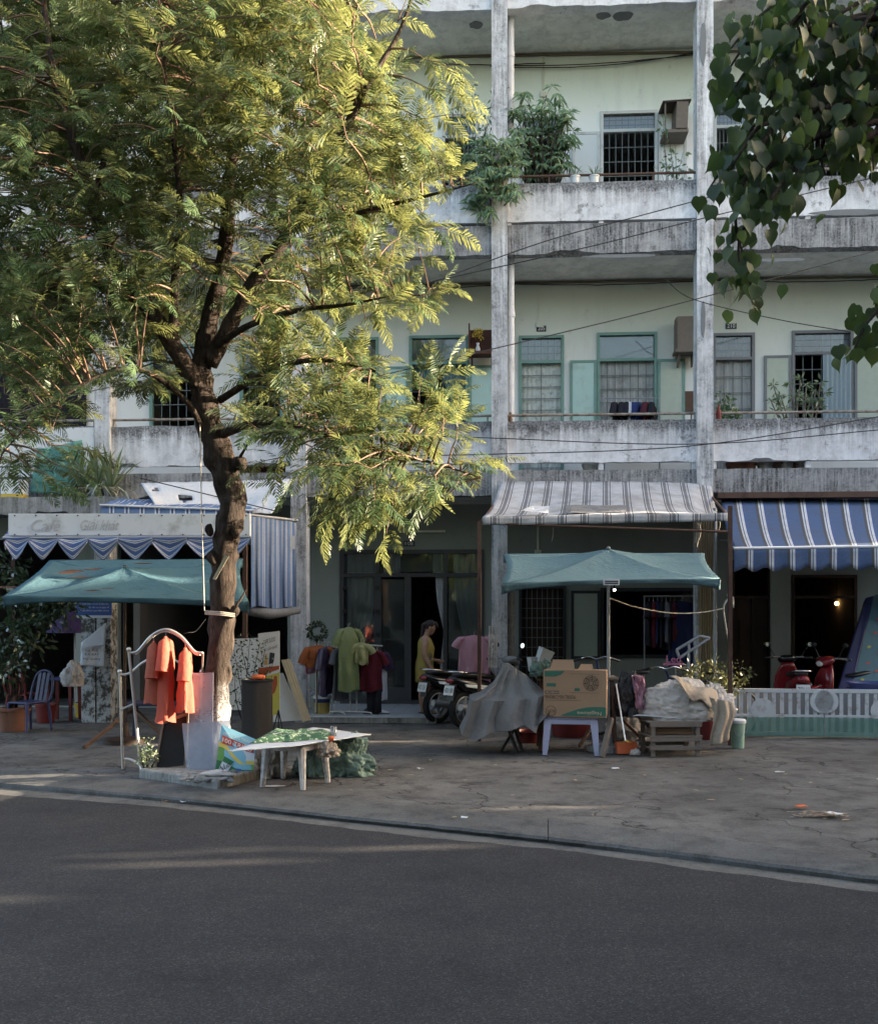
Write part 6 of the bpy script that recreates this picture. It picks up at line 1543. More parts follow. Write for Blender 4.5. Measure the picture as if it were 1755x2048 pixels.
cable('rope sagging from the umbrella pole to the awning pole', [PD(1218, 1196, 12.1), PD(1270, 1214, 12.4), PD(1340, 1226, 12.7), PD(1400, 1225, 12.9), PD(1447, 1217, 13.0)], .008, 'rope', 'rope')
cable('frayed rope knotted down the awning pole by the fence', [PD(1462, 1190, 13.0), PD(1450, 1205, 12.95), PD(1446, 1220, 12.95), PD(1452, 1260, 12.95), PD(1462, 1320, 12.95), PD(1462, 1370, 12.95)], .012, 'rope', 'rope')
mb = MB()
for i in range(6): mb.tube(spline([PD(1452 + i * 2, 1190 + i, 12.98), PD(1464, 1194 + i * 2, 12.93), PD(1466, 1200 + i * 3, 12.95)], 4), .009, 5)
one(mb, 'rope_knot', 'tangle of rope tied round the awning pole by the fence', 'rope', MATS['rope'], kind='stuff')
# blue striped awning
ba = thing('blue_awning', 'bright blue and white striped awning over the scooter bay', 'awning', PD(1600, 1100, 14.2))
A, D_ = PD(1466, 1097, 13.9), PD(1440, 994, 16.25); B, C_ = PD(1980, 1090, 13.7), PD(1960, 988, 16.2)
def bfn(u, v):
    p = lerp(lerp(A, B, u), lerp(D_, C_, u), v); return p - Vector((0, 0, .13 * math.sin(math.pi * v)))
mb = MB(); mb.grid(bfn, 60, 14); build(mb, 'canopy', MATS['stripe_blue'], ba, sm=0, thick=.003)
def bvn(u, v):
    p = lerp(A, B, u); h = .3 + .028 * math.cos(u * 2 * math.pi * 12.2 * 1.0); return p - Vector((0, 0, v * h)) - FWD * (.01 + .012 * math.sin(u * 60) * v)
mb = MB(); mb.grid(bvn, 160, 4); build(mb, 'valance', MATS['stripe_blue'], ba, sm=0, thick=.002)
mb = MB(); mb.tube([A, B], .022, 8); build(mb, 'front_bar', MATS['pvc_white'], ba)
mb = MB(); mb.tube([A, lerp(A, D_, .5) - UP * .3, PD(1440, 1080, 16.3)], .016, 6); build(mb, 'arm', MATS['galvanised'], ba)
# ------------------------------------------------------------------ fence gate
fg0, fg1 = PG(1462, 1474, 0), PG(1900, 1480, 0)
for gi, (u0, u1, lab) in enumerate(((1465, 1648, 'rusty white steel gate leaf with green netting, beside the awning pole'), (1650, 1836, 'rusty white steel gate leaf with green netting, cut by the frame edge'))):
    a = lerp(fg0, fg1, (u0 - 1462) / 438); b = lerp(fg0, fg1, (u1 - 1462) / 438); g = thing('steel_gate', lab, 'gate', a); ax = (b - a).normalized(); nrm = Vector((-ax.y, ax.x, 0)); H = .64; L = (b - a).length; WP_ = MATS['white_paint_rusty']
    def at(s, z, o=0.0): return a + ax * s + UP * z + nrm * o
    for z, w in ((H, .05), (.06, .04), (.3, .03)): mb = MB(); mb.obox(at(L / 2, z), ax * L / 2, nrm * .02, UP * w / 2); build(mb, 'rail', WP_, g)
    nb = 11
    for i in range(nb + 1):
        s = L * i / nb; mb = MB(); mb.obox(at(min(max(s, .025), L - .025), H / 2, .001), ax * .024, nrm * .012, UP * (H / 2 - .03)); build(mb, 'bar', WP_, g)
    for s in (L * .33, L * .98) if gi == 0 else (L * .02, L * .62):
        mb = MB(); mb.lathe([(.0, -.03), (.155, -.03), (.155, -.015), (0, -.015)], at(s, H - .14 if abs(s - L / 2) > L * .4 else H - .26), 26, ax=nrm, cap=False); build(mb, 'disc', WP_, g, sm=40)
    mb = MB(); mb.grid(lambda u, v: at(u * L, .02 + v * (.26 + .012 * noise.noise(Vector((u * 9, 0, gi)))), -.035 + .012 * noise.noise(Vector((u * 8, v * 3, gi)))), 30, 5); build(mb, 'netting', MATS['green_net'], g, sm=0)
    mb = MB(); mb.obox(at(L / 2, .33, .5), ax * L / 2, nrm * .01, UP * .3); build(mb, 'back_sheet', MATS['grey_plastic'], g)
# ------------------------------------------------------------------ goods on the pavement
# grey tarp over a cart
gt = thing('covered_cart', 'folding cart under a grey tarpaulin, beside the awning pole', 'cart', PG(1030, 1500)); CZ = PG(1020, 1500)
def ringp(pts, d0, dd, n=48):
    """closed ring from left to right pixel points on the near side, mirrored to the far side"""
    near = [PD(u, v, d0) for u, v in pts]; far = [p + FWD * dd for p in reversed(near)]; loop = near + far; out = []
    for i in range(n):
        s = i / n * len(loop); k = int(s); out.append(lerp(loop[k % len(loop)], loop[(k + 1) % len(loop)], s - k))
    return out
rings = [ringp([(1010, 1327), (1018, 1326)], 12.1, .12), ringp([(1003, 1345), (1030, 1338)], 12.05, .22), ringp([(994, 1366), (1012, 1366), (1048, 1352)], 12.0, .36), ringp([(974, 1390), (1000, 1394), (1040, 1390), (1076, 1380)], 11.92, .66), ringp([(954, 1400), (1000, 1403), (1050, 1399), (1087, 1390)], 11.84, .78), ringp([(948, 1436), (975, 1442), (1000, 1436), (1040, 1440), (1066, 1430), (1088, 1428)], 11.84, .8), ringp([(936, 1470), (958, 1484), (985, 1466), (1020, 1462), (1045, 1452), (1064, 1466), (1072, 1446), (1090, 1420)], 11.8, .84)]
mb = MB(); n = 48; vs = []
for ri, R_ in enumerate(rings):
    for i, p in enumerate(R_): vs.append(p + Vector((0, 0, .02 * noise.noise(p * 5))) + FWD * (.04 * (1 - abs(noise.noise(p * 4))) ** 4) - FWD * (.05 * math.sin(i * 1.3 + ri * .3) * ri / 6))
mb.add(vs, [(r * n + i, r * n + (i + 1) % n, (r + 1) * n + (i + 1) % n, (r + 1) * n + i) for r in range(len(rings) - 1) for i in range(n)] + [tuple(range(n - 1, -1, -1))]); cg = PD(1018, 1400, 12.2); mb.v = [Vector((cg.x + (p.x - cg.x) * 1.16, p.y, p.z)) for p in mb.v]; build(mb, 'tarpaulin', cloth('grey_tarp'), gt, sm=50)
for a, b in (((1045, 1504), (1024, 1440)), ((1001, 1503), (1030, 1455)), ((1034, 1506), (1010, 1440)), ((1036, 1480), (1036, 1440))):
    p = PG(*a, 0); mb = MB(); mb.bar(p, PD(b[0], b[1], 12.2), .03); build(mb, 'leg', MATS['black_plastic'], gt)
bucket('red_basin', 'shallow red plastic basin under the covered cart', PG(1058, 1484), .2, .15, MATS['red_plastic'], 'basin', handle=False)
bucket('red_basin', 'wide red plastic tub beneath the lavender stool', PG(1140, 1472), .3, .26, MATS['red_plastic'], 'basin', handle=False)
# lavender stool and carton
sc_ = PG(1142, 1504); st_ = thing('plastic_stool', 'lavender plastic stool-table carrying the appliance carton', 'stool', sc_); fl, frt = PG(1089, 1510), PG(1193, 1512); LV = MATS['lavender_plastic']; axx = (frt - fl).normalized(); ayy = Vector((-axx.y, axx.x, 0)); wS = (frt - fl).length; SH = .455; O = fl
for sx in (0, 1):
    for sy in (0, 1):
        p = O + axx * (wS * sx) + ayy * (.42 * sy); q = O + axx * (wS * (.06 + .88 * sx)) + ayy * (.02 + .38 * sy); mb = MB(); d_ = axx * .035; e_ = ayy * .03
        mb.hexa([p - d_ * .8 - e_ * .6, p + d_ * .8 - e_ * .6, p + d_ * .8 + e_ * .6, p - d_ * .8 + e_ * .6] + [r_ + UP * (SH - .03) for r_ in (q - d_ * 1.3 - e_, q + d_ * 1.3 - e_, q + d_ * 1.3 + e_, q - d_ * 1.3 + e_)]); build(mb, 'leg', LV, st_, bevel=.006)
mb = MB(); c = O + axx * wS / 2 + ayy * .21; mb.obox(c + UP * (SH - .015), axx * (wS / 2 + .0), ayy * .22, UP * .015); mb.obox(c + UP * (SH - .06) - ayy * .2, axx * (wS / 2 - .06), ayy * .012, UP * .03); build(mb, 'seat', LV, st_, bevel=.01)
ct = thing('appliance_carton', 'upside-down brown appliance carton on the lavender stool', 'carton', c + UP * SH); rzc = rad(-4); cx = Matrix.Rotation(rzc, 3, 'Z') @ axx; cy = Matrix.Rotation(rzc, 3, 'Z') @ ayy
BW, BD, BH = .735, .3, .555; F0 = PD(1086, 1430, proj(O)[2] - .02); F0.z = SH; 
def cp(a, b, o=0.0): return F0 + cx * (BW * a) + UP * (BH * b) - cy * o
mb = MB(); mb.hexa([cp(0, 0), cp(1, 0), cp(1, 0) + cy * BD, cp(0, 0) + cy * BD, cp(0, 1), cp(1, 1), cp(1, 1) + cy * BD, cp(0, 1) + cy * BD]); build(mb, 'body', MATS['carton'], ct, bevel=.006)
def cpoly(pts, m, o=.003, nm='print'): mb = MB(); mb.poly([cp(a, b, o) for a, b in pts]); return build(mb, nm, MATS[m], ct)
cpoly([(.27, .03), (.995, .03), (.995, .22)] + [(lerp(.995, .27, i / 12), .03 + .2 * math.sin(math.pi / 2 * min(1, 1.25 * (1 - i / 12) + .02)) ) for i in range(1, 12)], 'carton_green'); cpoly([(.02, .98), (.02, .86), (.18, .86), (.28, .9), (.34, .98)], 'carton_green'); cpoly([(.05, .65), (.2, .65), (.2, .72), (.05, .72)], 'carton_green')
cpoly([(.03, .5), (.25, .5), (.25, .56), (.03, .56)], 'carton_ink'); cpoly([(.5, .56), (.58, .56), (.58, .62), (.5, .62)], 'carton_green')
for a in ((.42, .52, .9, .525), (.42, .92, .9, .925), (.03, .355, .6, .36)): cpoly([(a[0], a[1]), (a[2], a[1]), (a[2], a[3]), (a[0], a[3])], 'carton_ink')
mb = MB(); cf = cp(.76, .73, .004)
for rr in (.09, .07, .05, .03):
    for k in range(28):
        a0, a1 = 2 * math.pi * k / 28, 2 * math.pi * (k + 1) / 28; mb.add([cf + (cx * math.cos(q) + UP * math.sin(q)) * w for q, w in ((a0, rr), (a1, rr), (a1, rr - .006), (a0, rr - .006))], [(0, 1, 2, 3)])
for k in range(7):
    a0 = 2 * math.pi * k / 7; mb.add([cf + (cx * math.cos(q) + UP * math.sin(q)) * w for q, w in ((a0, .02), (a0 + .5, .085), (a0 + .62, .085), (a0 + .25, .02))], [(0, 1, 2, 3)])
mb.v = [p + (p - cf) * 0 for p in mb.v]; build(mb, 'fan_print', MATS['carton_ink_light'] if False else MATS['carton_ink'], ct)
for s, a, b, w, h, m in (('Nagakawa', .73, .1, .28, .055, 'carton_print'), ('MODEL: NIS-C18R2H06', .27, .43, .36, .04, 'carton_ink'), ('R32', .12, .13, .08, .03, 'carton_ink'), ('INVERTER', .14, .53, .15, .022, 'carton_print')):
    mb = MB(); put_text(mb, s, cp(a, b, .007), -cx, -UP, w, h); mb.f = [f for f in mb.f]; build(mb, 'lettering', MATS[m], ct)
mb = MB(); ccx = cp(.12, .13, .004)
for k in range(24):
    a0, a1 = 2 * math.pi * k / 24, 2 * math.pi * (k + 1) / 24; mb.add([ccx + (cx * math.cos(q) + UP * math.sin(q)) * w for q, w in ((a0, .062), (a1, .062), (a1, .056), (a0, .056))], [(0, 1, 2, 3)])
build(mb, 'stamp_print', MATS['carton_ink'], ct)
mb = MB(); e0 = F0 + cx * (BW + .003)
for a, b, z0, z1 in ((.1, .22, .33, .37), (.15, .27, .42, .44)): mb.add([e0 + cy * a + UP * z0, e0 + cy * b + UP * z0, e0 + cy * b + UP * z1, e0 + cy * a + UP * z1], [(0, 1, 2, 3)])
build(mb, 'side_label', MATS['sign_white'], ct)
for q in ((.1, .5, .12), (.55, .8, .07)):
    mb = MB(); mb.slab([cp(q[0], 1.0), cp(q[1], 1.0), cp(q[1] - .03, 1.0) + cy * .08 + UP * q[2], cp(q[0] + .04, 1.0) + cy * .1 + UP * q[2]], cy * .004); build(mb, 'flap', MATS['carton'], ct)
# plastic tubs and a green bag on top behind the carton
tp0 = PD(1078, 1348, 12.3)
small_table('trestle', 'rough wooden trestle hidden behind the carton', Vector((PD(1150, 1400, 12.6).x, 12.55, 0)), 1.0, .5, .9, MATS['wood_grey'], MATS['wood_brown'])
def tub(label, u, v, d, w, h, rot): 
    c = PD(u, v, d); t = thing('food_tub', label, 'tub', c - UP * h / 2, 0); M_ = Matrix.Translation(c) @ Matrix.Rotation(rot, 4, FWD) @ Matrix.Rotation(.3, 4, 'Z'); mb = MB()
    b_, t_ = w * .4, w * .5; mb.add([(-b_, -b_, -h / 2), (b_, -b_, -h / 2), (b_, b_, -h / 2), (-b_, b_, -h / 2), (-t_, -t_, h / 2), (t_, -t_, h / 2), (t_, t_, h / 2), (-t_, t_, h / 2)], [(3, 2, 1, 0), (0, 1, 5, 4), (1, 2, 6, 5), (2, 3, 7, 6), (3, 0, 4, 7)]); mb.xf(M_); build(mb, 'body', MATS['cup_milky'], t, bevel=.02, thick=.003)
    mb = MB(); mb.box(-t_ * 1.05, t_ * 1.05, -t_ * 1.05, t_ * 1.05, h / 2, h / 2 + .012); mb.xf(M_); build(mb, 'lid', MATS['cup_milky'], t, bevel=.008)
MATS['cup_milky'] = m_glass('cup_milky', (.9, .92, .95), .2, .55, srgb(206, 214, 220))
tub('upright translucent food tub behind the carton', 1070, 1330, 12.35, .16, .17, 0.0); tub('tipped translucent food tub leaning on the other tub', 1087, 1313, 12.3, .16, .17, .4)
heap('green_bag', 'small green plastic bag wedged behind the carton', 'bag', PD(1088, 1352, 12.25), (.16, .12, .14), cloth('green_tarp'), .5, 7, .3, 12, 36, 24, 1.2)
# wooden struts under the umbrella
for i, (a, b, lab) in enumerate((((1203, 1514), (1222, 1436), 'grey wooden strut standing against the carton end'), ((1158, 1492), (1185, 1450), 'short slanting timber behind the lavender stool'), ((1297, 1492), (1245, 1440), 'slanting timber brace beside the dustpan'), ((1272, 1480), (1270, 1430), 'upright timber behind the dustpan'))):
    p = PG(*a, 0); mb = MB(); mb.bar(p, PD(b[0], b[1], proj(p)[2] + .15), .05 if i == 0 else .035); one(mb, 'timber_strut', lab, 'timber', MATS['wood_grey'] if i == 0 else MATS['wood_brown'])
# broom-handled dustpan
dp = thing('dustpan', 'orange long-handled dustpan standing on the pavement', 'dustpan', PG(1254, 1508)); h0 = PG(1254, 1502, .1); mb = MB(); mb.tube([PD(1250, 1482, proj(h0)[2]), PD(1231, 1368, 12.0)], .009, 7); build(mb, 'handle', MATS['white_plastic'], dp)
a, b = PG(1234, 1509), PG(1275, 1507); mb = MB(); mb.hexa([a, b, b + FWD * .2, a + FWD * .2, a + UP * .13 + FWD * .06, b + UP * .13 + FWD * .06, b + UP * .13 + FWD * .2, a + UP * .13 + FWD * .2]); build(mb, 'pan', MATS['orange_plastic'], dp, bevel=.01)
for q in (-1, 0, 1): mb = MB(); mb.tube([lerp(a, b, .5 + q * .32) + UP * .12 + FWD * .1, PD(1250, 1482, proj(h0)[2])], .007, 5); build(mb, 'rib', MATS['yellow_plastic'], dp)
heap('crumpled_paper', 'crumpled white paper beside the orange dustpan', 'paper', PG(1270, 1510), (.06, .04, .05), cloth('white_sack'), .5, 8, .4, 15, 20, 14, 1)
# black bag, pink cloth behind the carton's right end
heap('black_bag', 'large black plastic bag between the carton and the white sacks', 'bag', PD(1258, 1432, 12.3), (.22, .22, .34), cloth('black_bag'), .35, 7, .5, 16, 44, 30, 1.0)
heap('brown_sack', 'drab sack standing below the black bag', 'sack', PG(1250, 1478), (.24, .2, .3), cloth('brown_sack'), .3, 6, .4, 17, 40, 26, .9)
mb = MB(); mb.grid(quadpatch(PD(1272, 1418, 12.0), PD(1292, 1420, 12.0), PD(1288, 1352, 12.15), PD(1262, 1350, 12.1), 3, 3, .09, 4, 2), 16, 20); one(mb, 'pink_cloth', 'pink patterned cloth draped over the black bag', 'cloth', cloth('pink_cloth'), sm=0, thick=.003)
# wooden crate bench
wb0, wb1 = PG(1305, 1513), PG(1394, 1512); wb = thing('wooden_bench', 'weathered slatted wooden bench-rack under the white sacks', 'bench', wb0); bx = (wb1 - wb0).normalized(); by = Vector((-bx.y, bx.x, 0)); LW = (wb1 - wb0).length; WG = MATS['wood_grey']
for sx in (0, 1):
    for sy in (0, 1): mb = MB(); p = wb0 + bx * (LW * sx) + by * (.42 * sy); mb.obox(p + UP * .19, bx * .022, by * .022, UP * .19); build(mb, 'leg', WG, wb)
for z in (.1, .2, .37):
    for sy in (0, 1): mb = MB(); mb.obox(wb0 + bx * LW / 2 + by * (.42 * sy - .026 if sy == 0 else .446) + UP * z, bx * (LW / 2 + .04), by * .012, UP * .022); build(mb, 'rail', WG, wb)
for i in range(6):
    for z in (.235, .4): mb = MB(); mb.obox(wb0 + bx * LW / 2 + by * (.0 + i * .084) + UP * z, bx * (LW / 2 + .05), by * .034, UP * .009); build(mb, 'slat', WG, wb)
mb = MB()
for i in range(5): mb.obox(wb0 + bx * (LW / 2) + by * .2 + UP * (.26 + i * .018), bx * (.24 - .01 * i), by * (.16 + .01 * (i % 2)), UP * .007)
one(mb, 'cardboard_bundle', 'flattened cardboard stacked inside the wooden bench', 'cardboard', MATS['carton_ink_light'])
a, b, c, d = PD(1264, 1432, 11.85), PD(1420, 1452, 11.8), PD(1420, 1436, 12.6), PD(1290, 1424, 12.5)
for p in (a, b, c, d): p.z = max(p.z, .425)
mb = MB(); mb.grid(quadpatch(a, b, c, d, 3, 3, .015, 2), 12, 8); one(mb, 'tray_sheet', 'thin pale sheet laid on the wooden bench', 'sheet', mat('sheet_white', srgb(198, 204, 214)), thick=.006, sm=0)
heap('white_sack', 'big bulging dirty white sack on the wooden bench', 'sack', PD(1352, 1438, 12.1), (.47, .32, .38), cloth('white_sack'), .24, 4, .28, 21, 64, 44, .8)
heap('white_sack', 'second white sack slumped against the fence side of the bench', 'sack', PD(1424, 1438, 12.2), (.27, .26, .31), cloth('white_sack'), .3, 4, .3, 22, 50, 34, 1.2)
heap('white_sack', 'knotted top of a small white bag on the sacks', 'bag', PD(1428, 1384, 12.3), (.1, .1, .08), cloth('white_sack'), .6, 8, .3, 27, 30, 20, 1.3)
def dr_(u, v):
    A_, B_, C__, D__ = PD(1418, 1395, 11.75), PD(1460, 1402, 11.85), PD(1464, 1476, 11.85), PD(1424, 1492, 11.75); p = lerp(lerp(A_, B_, u), lerp(D__, C__, u), v)
    return p - FWD * (.09 * math.sin(math.pi * u) + .03 * math.sin(u * 14 + 3 * v)) + RGT * (.03 * math.sin(v * 5))
mb = MB(); mb.grid(dr_, 26, 20); one(mb, 'sack_cloth', 'dirty beige sacking hanging off the end of the sacks', 'sacking', cloth('brown_sack'), sm=0, thick=.006)
def dr2(u, v):
    A_, B_, C__, D__ = PD(1338, 1352, 11.9), PD(1432, 1384, 12.0), PD(1440, 1420, 11.8), PD(1384, 1398, 11.75); p = lerp(lerp(A_, B_, u), lerp(D__, C__, u), v)
    return p + UP * (.03 * math.sin(u * 9 + v * 5)) - FWD * (.05 * math.sin(math.pi * v))
mb = MB(); mb.grid(dr2, 26, 14); one(mb, 'sack_cloth', 'beige sacking folded over the top of the big white sack', 'sacking', cloth('brown_sack'), sm=0, thick=.006)
bucket('bucket', 'pale green paint bucket with a white rim beside the fence', PG(1474, 1496), .095, .34, mat('pale_green_plastic', srgb(140, 176, 156), .5, .1), lid=MATS['white_plastic'])
bucket('red_basin', 'red plastic crate half hidden behind the wooden bench', PG(1412, 1478), .14, .3, MATS['red_plastic'], 'crate', handle=False)
# shrub and steel frame behind
thin_plant('yellowing_shrub', 'yellow-green shrub in a tub behind the white sacks', PG(1420, 1460), [PD(u, v, 13.4) for u, v in ((1362, 1345), (1380, 1330), (1400, 1322), (1425, 1325), (1450, 1330), (1480, 1335), (1496, 1345), (1440, 1355), (1470, 1370), (1410, 1360))], MATS['yellow_leaf'], 26, .06, .13, (.16, .26, MATS['terracotta']), cat='shrub')
sf = thing('steel_ramp_frame', 'grey steel step-rail frame behind the white sacks', 'frame', PG(1400, 1452)); GV = MATS['galvanised']
for a, b in (((1352, 1300), (1398, 1272)), ((1358, 1316), (1418, 1276)), ((1352, 1300), (1358, 1316)), ((1398, 1272), (1418, 1276)), ((1376, 1286), (1378, 1304)), ((1391, 1296), (1391, 1452)), ((1376, 1300), (1376, 1450))): mb = MB(); mb.tube([PD(*a, 14.3), PD(*b, 14.3)], .022, 7); build(mb, 'tube', GV, sf)
pk_ = thing('pink_sign', 'small pink cut-out lettering sign by the steel frame', 'sign', PD(1350, 1330, 14.2)); mb = MB(); put_text(mb, 'Led', PD(1346, 1318, 14.1), RGT, UP, .2, .1); mb.obox(PD(1346, 1328, 14.12), RGT * .14, FWD * .01, UP * .012); build(mb, 'lettering', mat('pink_plastic', srgb(190, 110, 150), .5, .1), pk_, thick=.012)
mb = MB(); mb.tube([PD(1350, 1332, 14.2), Vector((PD(1350, 1332, 14.2).x, PD(1350, 1332, 14.2).y, 0))], .012, 6); build(mb, 'stake', GV, pk_)
# beige curtain, steel pole and clothes of the stall in the window bay
bcn = thing('beige_curtain', 'long beige corrugated curtain beside the steel pole', 'curtain', PD(1410, 1345, 16.3)); mb = MB(); curtain(mb, PY(1397, 1000, 16.2).x, PY(1426, 1000, 16.2).x, .25, PY(0 + CU, 1040, 16.2).z, 16.2, 6, .03); build(mb, 'cloth', cloth('curtain_beige'), bcn, sm=0)
p = PG(1429, 1452); p = PD(1429, 1345, 15.2); mb = MB(); mb.tube([(p.x, p.y, 0), (p.x, p.y, 3.3)], .03, 10); mb.lathe([(.036, 1.3), (.036, 1.42)], (p.x, p.y, 0), 10); one(mb, 'steel_pole', 'galvanised steel pole beside the beige curtain', 'pole', GV, sm=40)
sr = thing('stall_rail', 'dark clothes rail in the open window bay', 'clothes rail', PD(1340, 1200, 16.9)); mb = MB(); mb.tube([PD(1286, 1193, 16.9), PD(1396, 1192, 16.9)], .014, 7); build(mb, 'rail', MATS['steel_dull'], sr)
for u in (1288, 1394): mb = MB(); q = PD(u, 1193, 16.9); mb.tube([q, (q.x, q.y, 0)], .014, 6); build(mb, 'post', MATS['steel_dull'], sr)
SC = ['dark_cloth', 'crimson_shirt', 'navy_cloth', 'dark_cloth', 'grey_cloth', 'dark_cloth', 'wine']
cloth('wine', srgb(90, 40, 50), .85, .15, None, 0, .1)
labs = ['dark shirt at the shutter end of the stall rail', 'crimson shirt second on the stall rail', 'navy shirt third on the stall rail', 'black shirt fourth on the stall rail', 'grey shirt fifth on the stall rail', 'black shirt sixth on the stall rail', 'wine-red shirt seventh on the stall rail']
for i, m in enumerate(SC): shirt_thing('shirt', labs[i], cloth(m), PD(1297 + i * 8.5, 1196, 16.9), rad(80 + 6 * math.sin(i * 2)), 'shirts on the stall rail', L=.75 + .1 * math.sin(i * 3), W=.46, seed=i * 1.7, sl=.22)
shirt_thing('long_coat', 'long navy garment hanging at the curtain end of the stall rail', cloth('navy_cloth'), PD(1362, 1196, 16.85), rad(25), None, 'coat', L=1.1, W=.5, seed=3, sl=.5)

# ------------------------------------------------------------------ scooters
def loft(mb, secs, n=18, e=2.4, mi=None):
    """secs: (x, y, z, half width, half height); super-elliptic rings in the yz plane"""
    vs = []
    for (x, y, z, hw, hh) in secs:
        for k in range(n):
            a = 2 * math.pi * k / n; c, s = math.cos(a), math.sin(a)
            vs.append((x, y + hw * math.copysign(abs(c) ** (2 / e), c), z + hh * math.copysign(abs(s) ** (2 / e), s)))
    m = len(secs)
    return mb.add(vs, [(i * n + k, (i + 1) * n + k, (i + 1) * n + (k + 1) % n, i * n + (k + 1) % n) for i in range(m - 1) for k in range(n)] + [tuple(range(n)), tuple(range(m * n - 1, (m - 1) * n - 1, -1))], mi)
def scooter(label, loc, rz, body, accent, plate_txt, name='scooter', mir=True):
    t = thing(name, label, 'scooter', loc, rz, 'scooters parked before the block'); T = WM[t.name]; BP, CH = MATS['black_plastic'], MATS['chrome']
    def B(mb, nm, m, par=t, **k): mb.xf(T); return build(mb, nm, m, par, **k)
    for x in (-.62, .63):
        mb = MB(); mb.lathe([(.2, -.045), (.25, -.05), (.275, -.02), (.275, .02), (.25, .05), (.2, .045)], (x, 0, .275), 32, ax=(0, 1, 0), cap=False); w = B(mb, 'wheel', MATS['tyre'], sm=40)
        mb = MB(); mb.lathe([(.2, -.04), (.185, -.045), (.185, .045), (.2, .04)], (x, 0, .275), 28, ax=(0, 1, 0), cap=False)
        for k in range(5): a = 2 * math.pi * k / 5; mb.bar((x, 0, .275), (x + math.cos(a) * .19, 0, .275 + math.sin(a) * .19), .03)
        mb.lathe([(.05, -.06), (.05, .06)], (x, 0, .275), 14, ax=(0, 1, 0)); B(mb, 'rim', MATS['steel_dull'], w)
    mb = MB(); loft(mb, [(-.92, 0, .73, .03, .03), (-.86, 0, .72, .09, .06), (-.7, 0, .66, .14, .1), (-.4, 0, .6, .165, .14), (-.15, 0, .54, .15, .15), (.02, 0, .46, .12, .13), (.12, 0, .38, .11, .07)], 20); B(mb, 'tail_body', body, sm=0)
    mb = MB(); loft(mb, [(-.8, 0, .79, .07, .03), (-.6, 0, .79, .13, .045), (-.3, 0, .77, .14, .045), (-.12, 0, .74, .12, .04), (.02, 0, .73, .06, .02)], 18); B(mb, 'seat', MATS['black_plastic'], sm=0)
    mb = MB(); loft(mb, [(.02, 0, .34, .13, .05), (.25, 0, .31, .15, .035), (.42, 0, .34, .15, .05)], 16); B(mb, 'floorboard', BP, sm=0)
    mb = MB()                                  # leg shield, leaning back
    for i in range(0, 1): pass
    prof = [(.40, .3, .13, .05), (.43, .42, .19, .055), (.44, .55, .2, .06), (.42, .7, .19, .06), (.38, .84, .13, .06), (.35, .92, .09, .05)]; vs = []; n = 18
    for (x, z, hw, th) in prof:
        for k in range(n): a = 2 * math.pi * k / n; vs.append((x + th * math.cos(a), hw * math.copysign(abs(math.sin(a)) ** .8, math.sin(a)), z))
    mb.add(vs, [(i * n + k, i * n + (k + 1) % n, (i + 1) * n + (k + 1) % n, (i + 1) * n + k) for i in range(len(prof) - 1) for k in range(n)] + [tuple(range(n - 1, -1, -1)), tuple(range((len(prof) - 1) * n, len(prof) * n))]); B(mb, 'leg_shield', body, sm=0)
    mb = MB(); loft(mb, [(.44, 0, .55, .07, .02), (.6, 0, .58, .075, .03), (.78, 0, .53, .07, .03), (.9, 0, .42, .05, .02)], 14); B(mb, 'front_fender', body, sm=0)
    mb = MB(); mb.tube([(.5, 0, .6), (.63, 0, .28)], .03, 8); B(mb, 'fork', MATS['steel_dull'], sm=0)
    mb = MB(); loft(mb, [(.28, 0, .98, .05, .04), (.34, 0, .99, .14, .055), (.42, 0, .97, .15, .07), (.5, 0, .94, .1, .06), (.53, 0, .93, .05, .03)], 18); B(mb, 'cowl', accent, sm=0)
    mb = MB(); mb.ball((.51, 0, .93), (.03, .075, .045), 14, 10); B(mb, 'headlight', MATS['white_plastic'], sm=0)
    mb = MB(); mb.tube(spline([(.25, -.34, 1.0), (.32, -.2, 1.01), (.36, 0, 1.0), (.32, .2, 1.01), (.25, .34, 1.0)], 5), .014, 8); B(mb, 'handlebar', MATS['steel_dull'], sm=0)
    for s in (-1, 1):
        mb = MB(); mb.tube([(.29, s * .24, 1.005), (.24, s * .36, .995)], .02, 8); B(mb, 'grip', BP, sm=0)
        mb = MB(); mb.tube([(.33, s * .22, 1.0), (.31, s * .34, .985)], .006, 5); B(mb, 'brake_lever', CH)
        if mir:
            mb = MB(); mb.tube([(.33, s * .2, 1.01), (.34, s * .26, 1.12), (.33, s * .31, 1.18)], .006, 5); st = B(mb, 'mirror', BP)
            mb = MB(); mb.ball((.325, s * .33, 1.21), (.012, .06, .042), 14, 8); B(mb, 'mirror_shell', BP, st, sm=0)
            mb = MB(); mb.lathe([(.0, .0), (.036, .0)], (.311, s * .33, 1.21), 14, ax=(-1, 0, .12), cap=False); B(mb, 'mirror_glass', MATS['mirror'], st)
    mb = MB(); mb.ball((-.905, 0, .71), (.03, .085, .04), 14, 8); B(mb, 'tail_light', MATS['red_gloss'], sm=0)
    mb = MB(); mb.tube(spline([(-.6, -.13, .82), (-.84, -.12, .84), (-.9, 0, .845), (-.84, .12, .84), (-.6, .13, .82)], 4), .013, 7); B(mb, 'grab_rail', CH, sm=0)
    mb = MB(); mb.hexa([(-.9, -.07, .42), (-.89, -.07, .42), (-.89, .07, .42), (-.9, .07, .42), (-.84, -.08, .66), (-.82, -.08, .66), (-.82, .08, .66), (-.84, .08, .66)]); B(mb, 'rear_fender', BP)
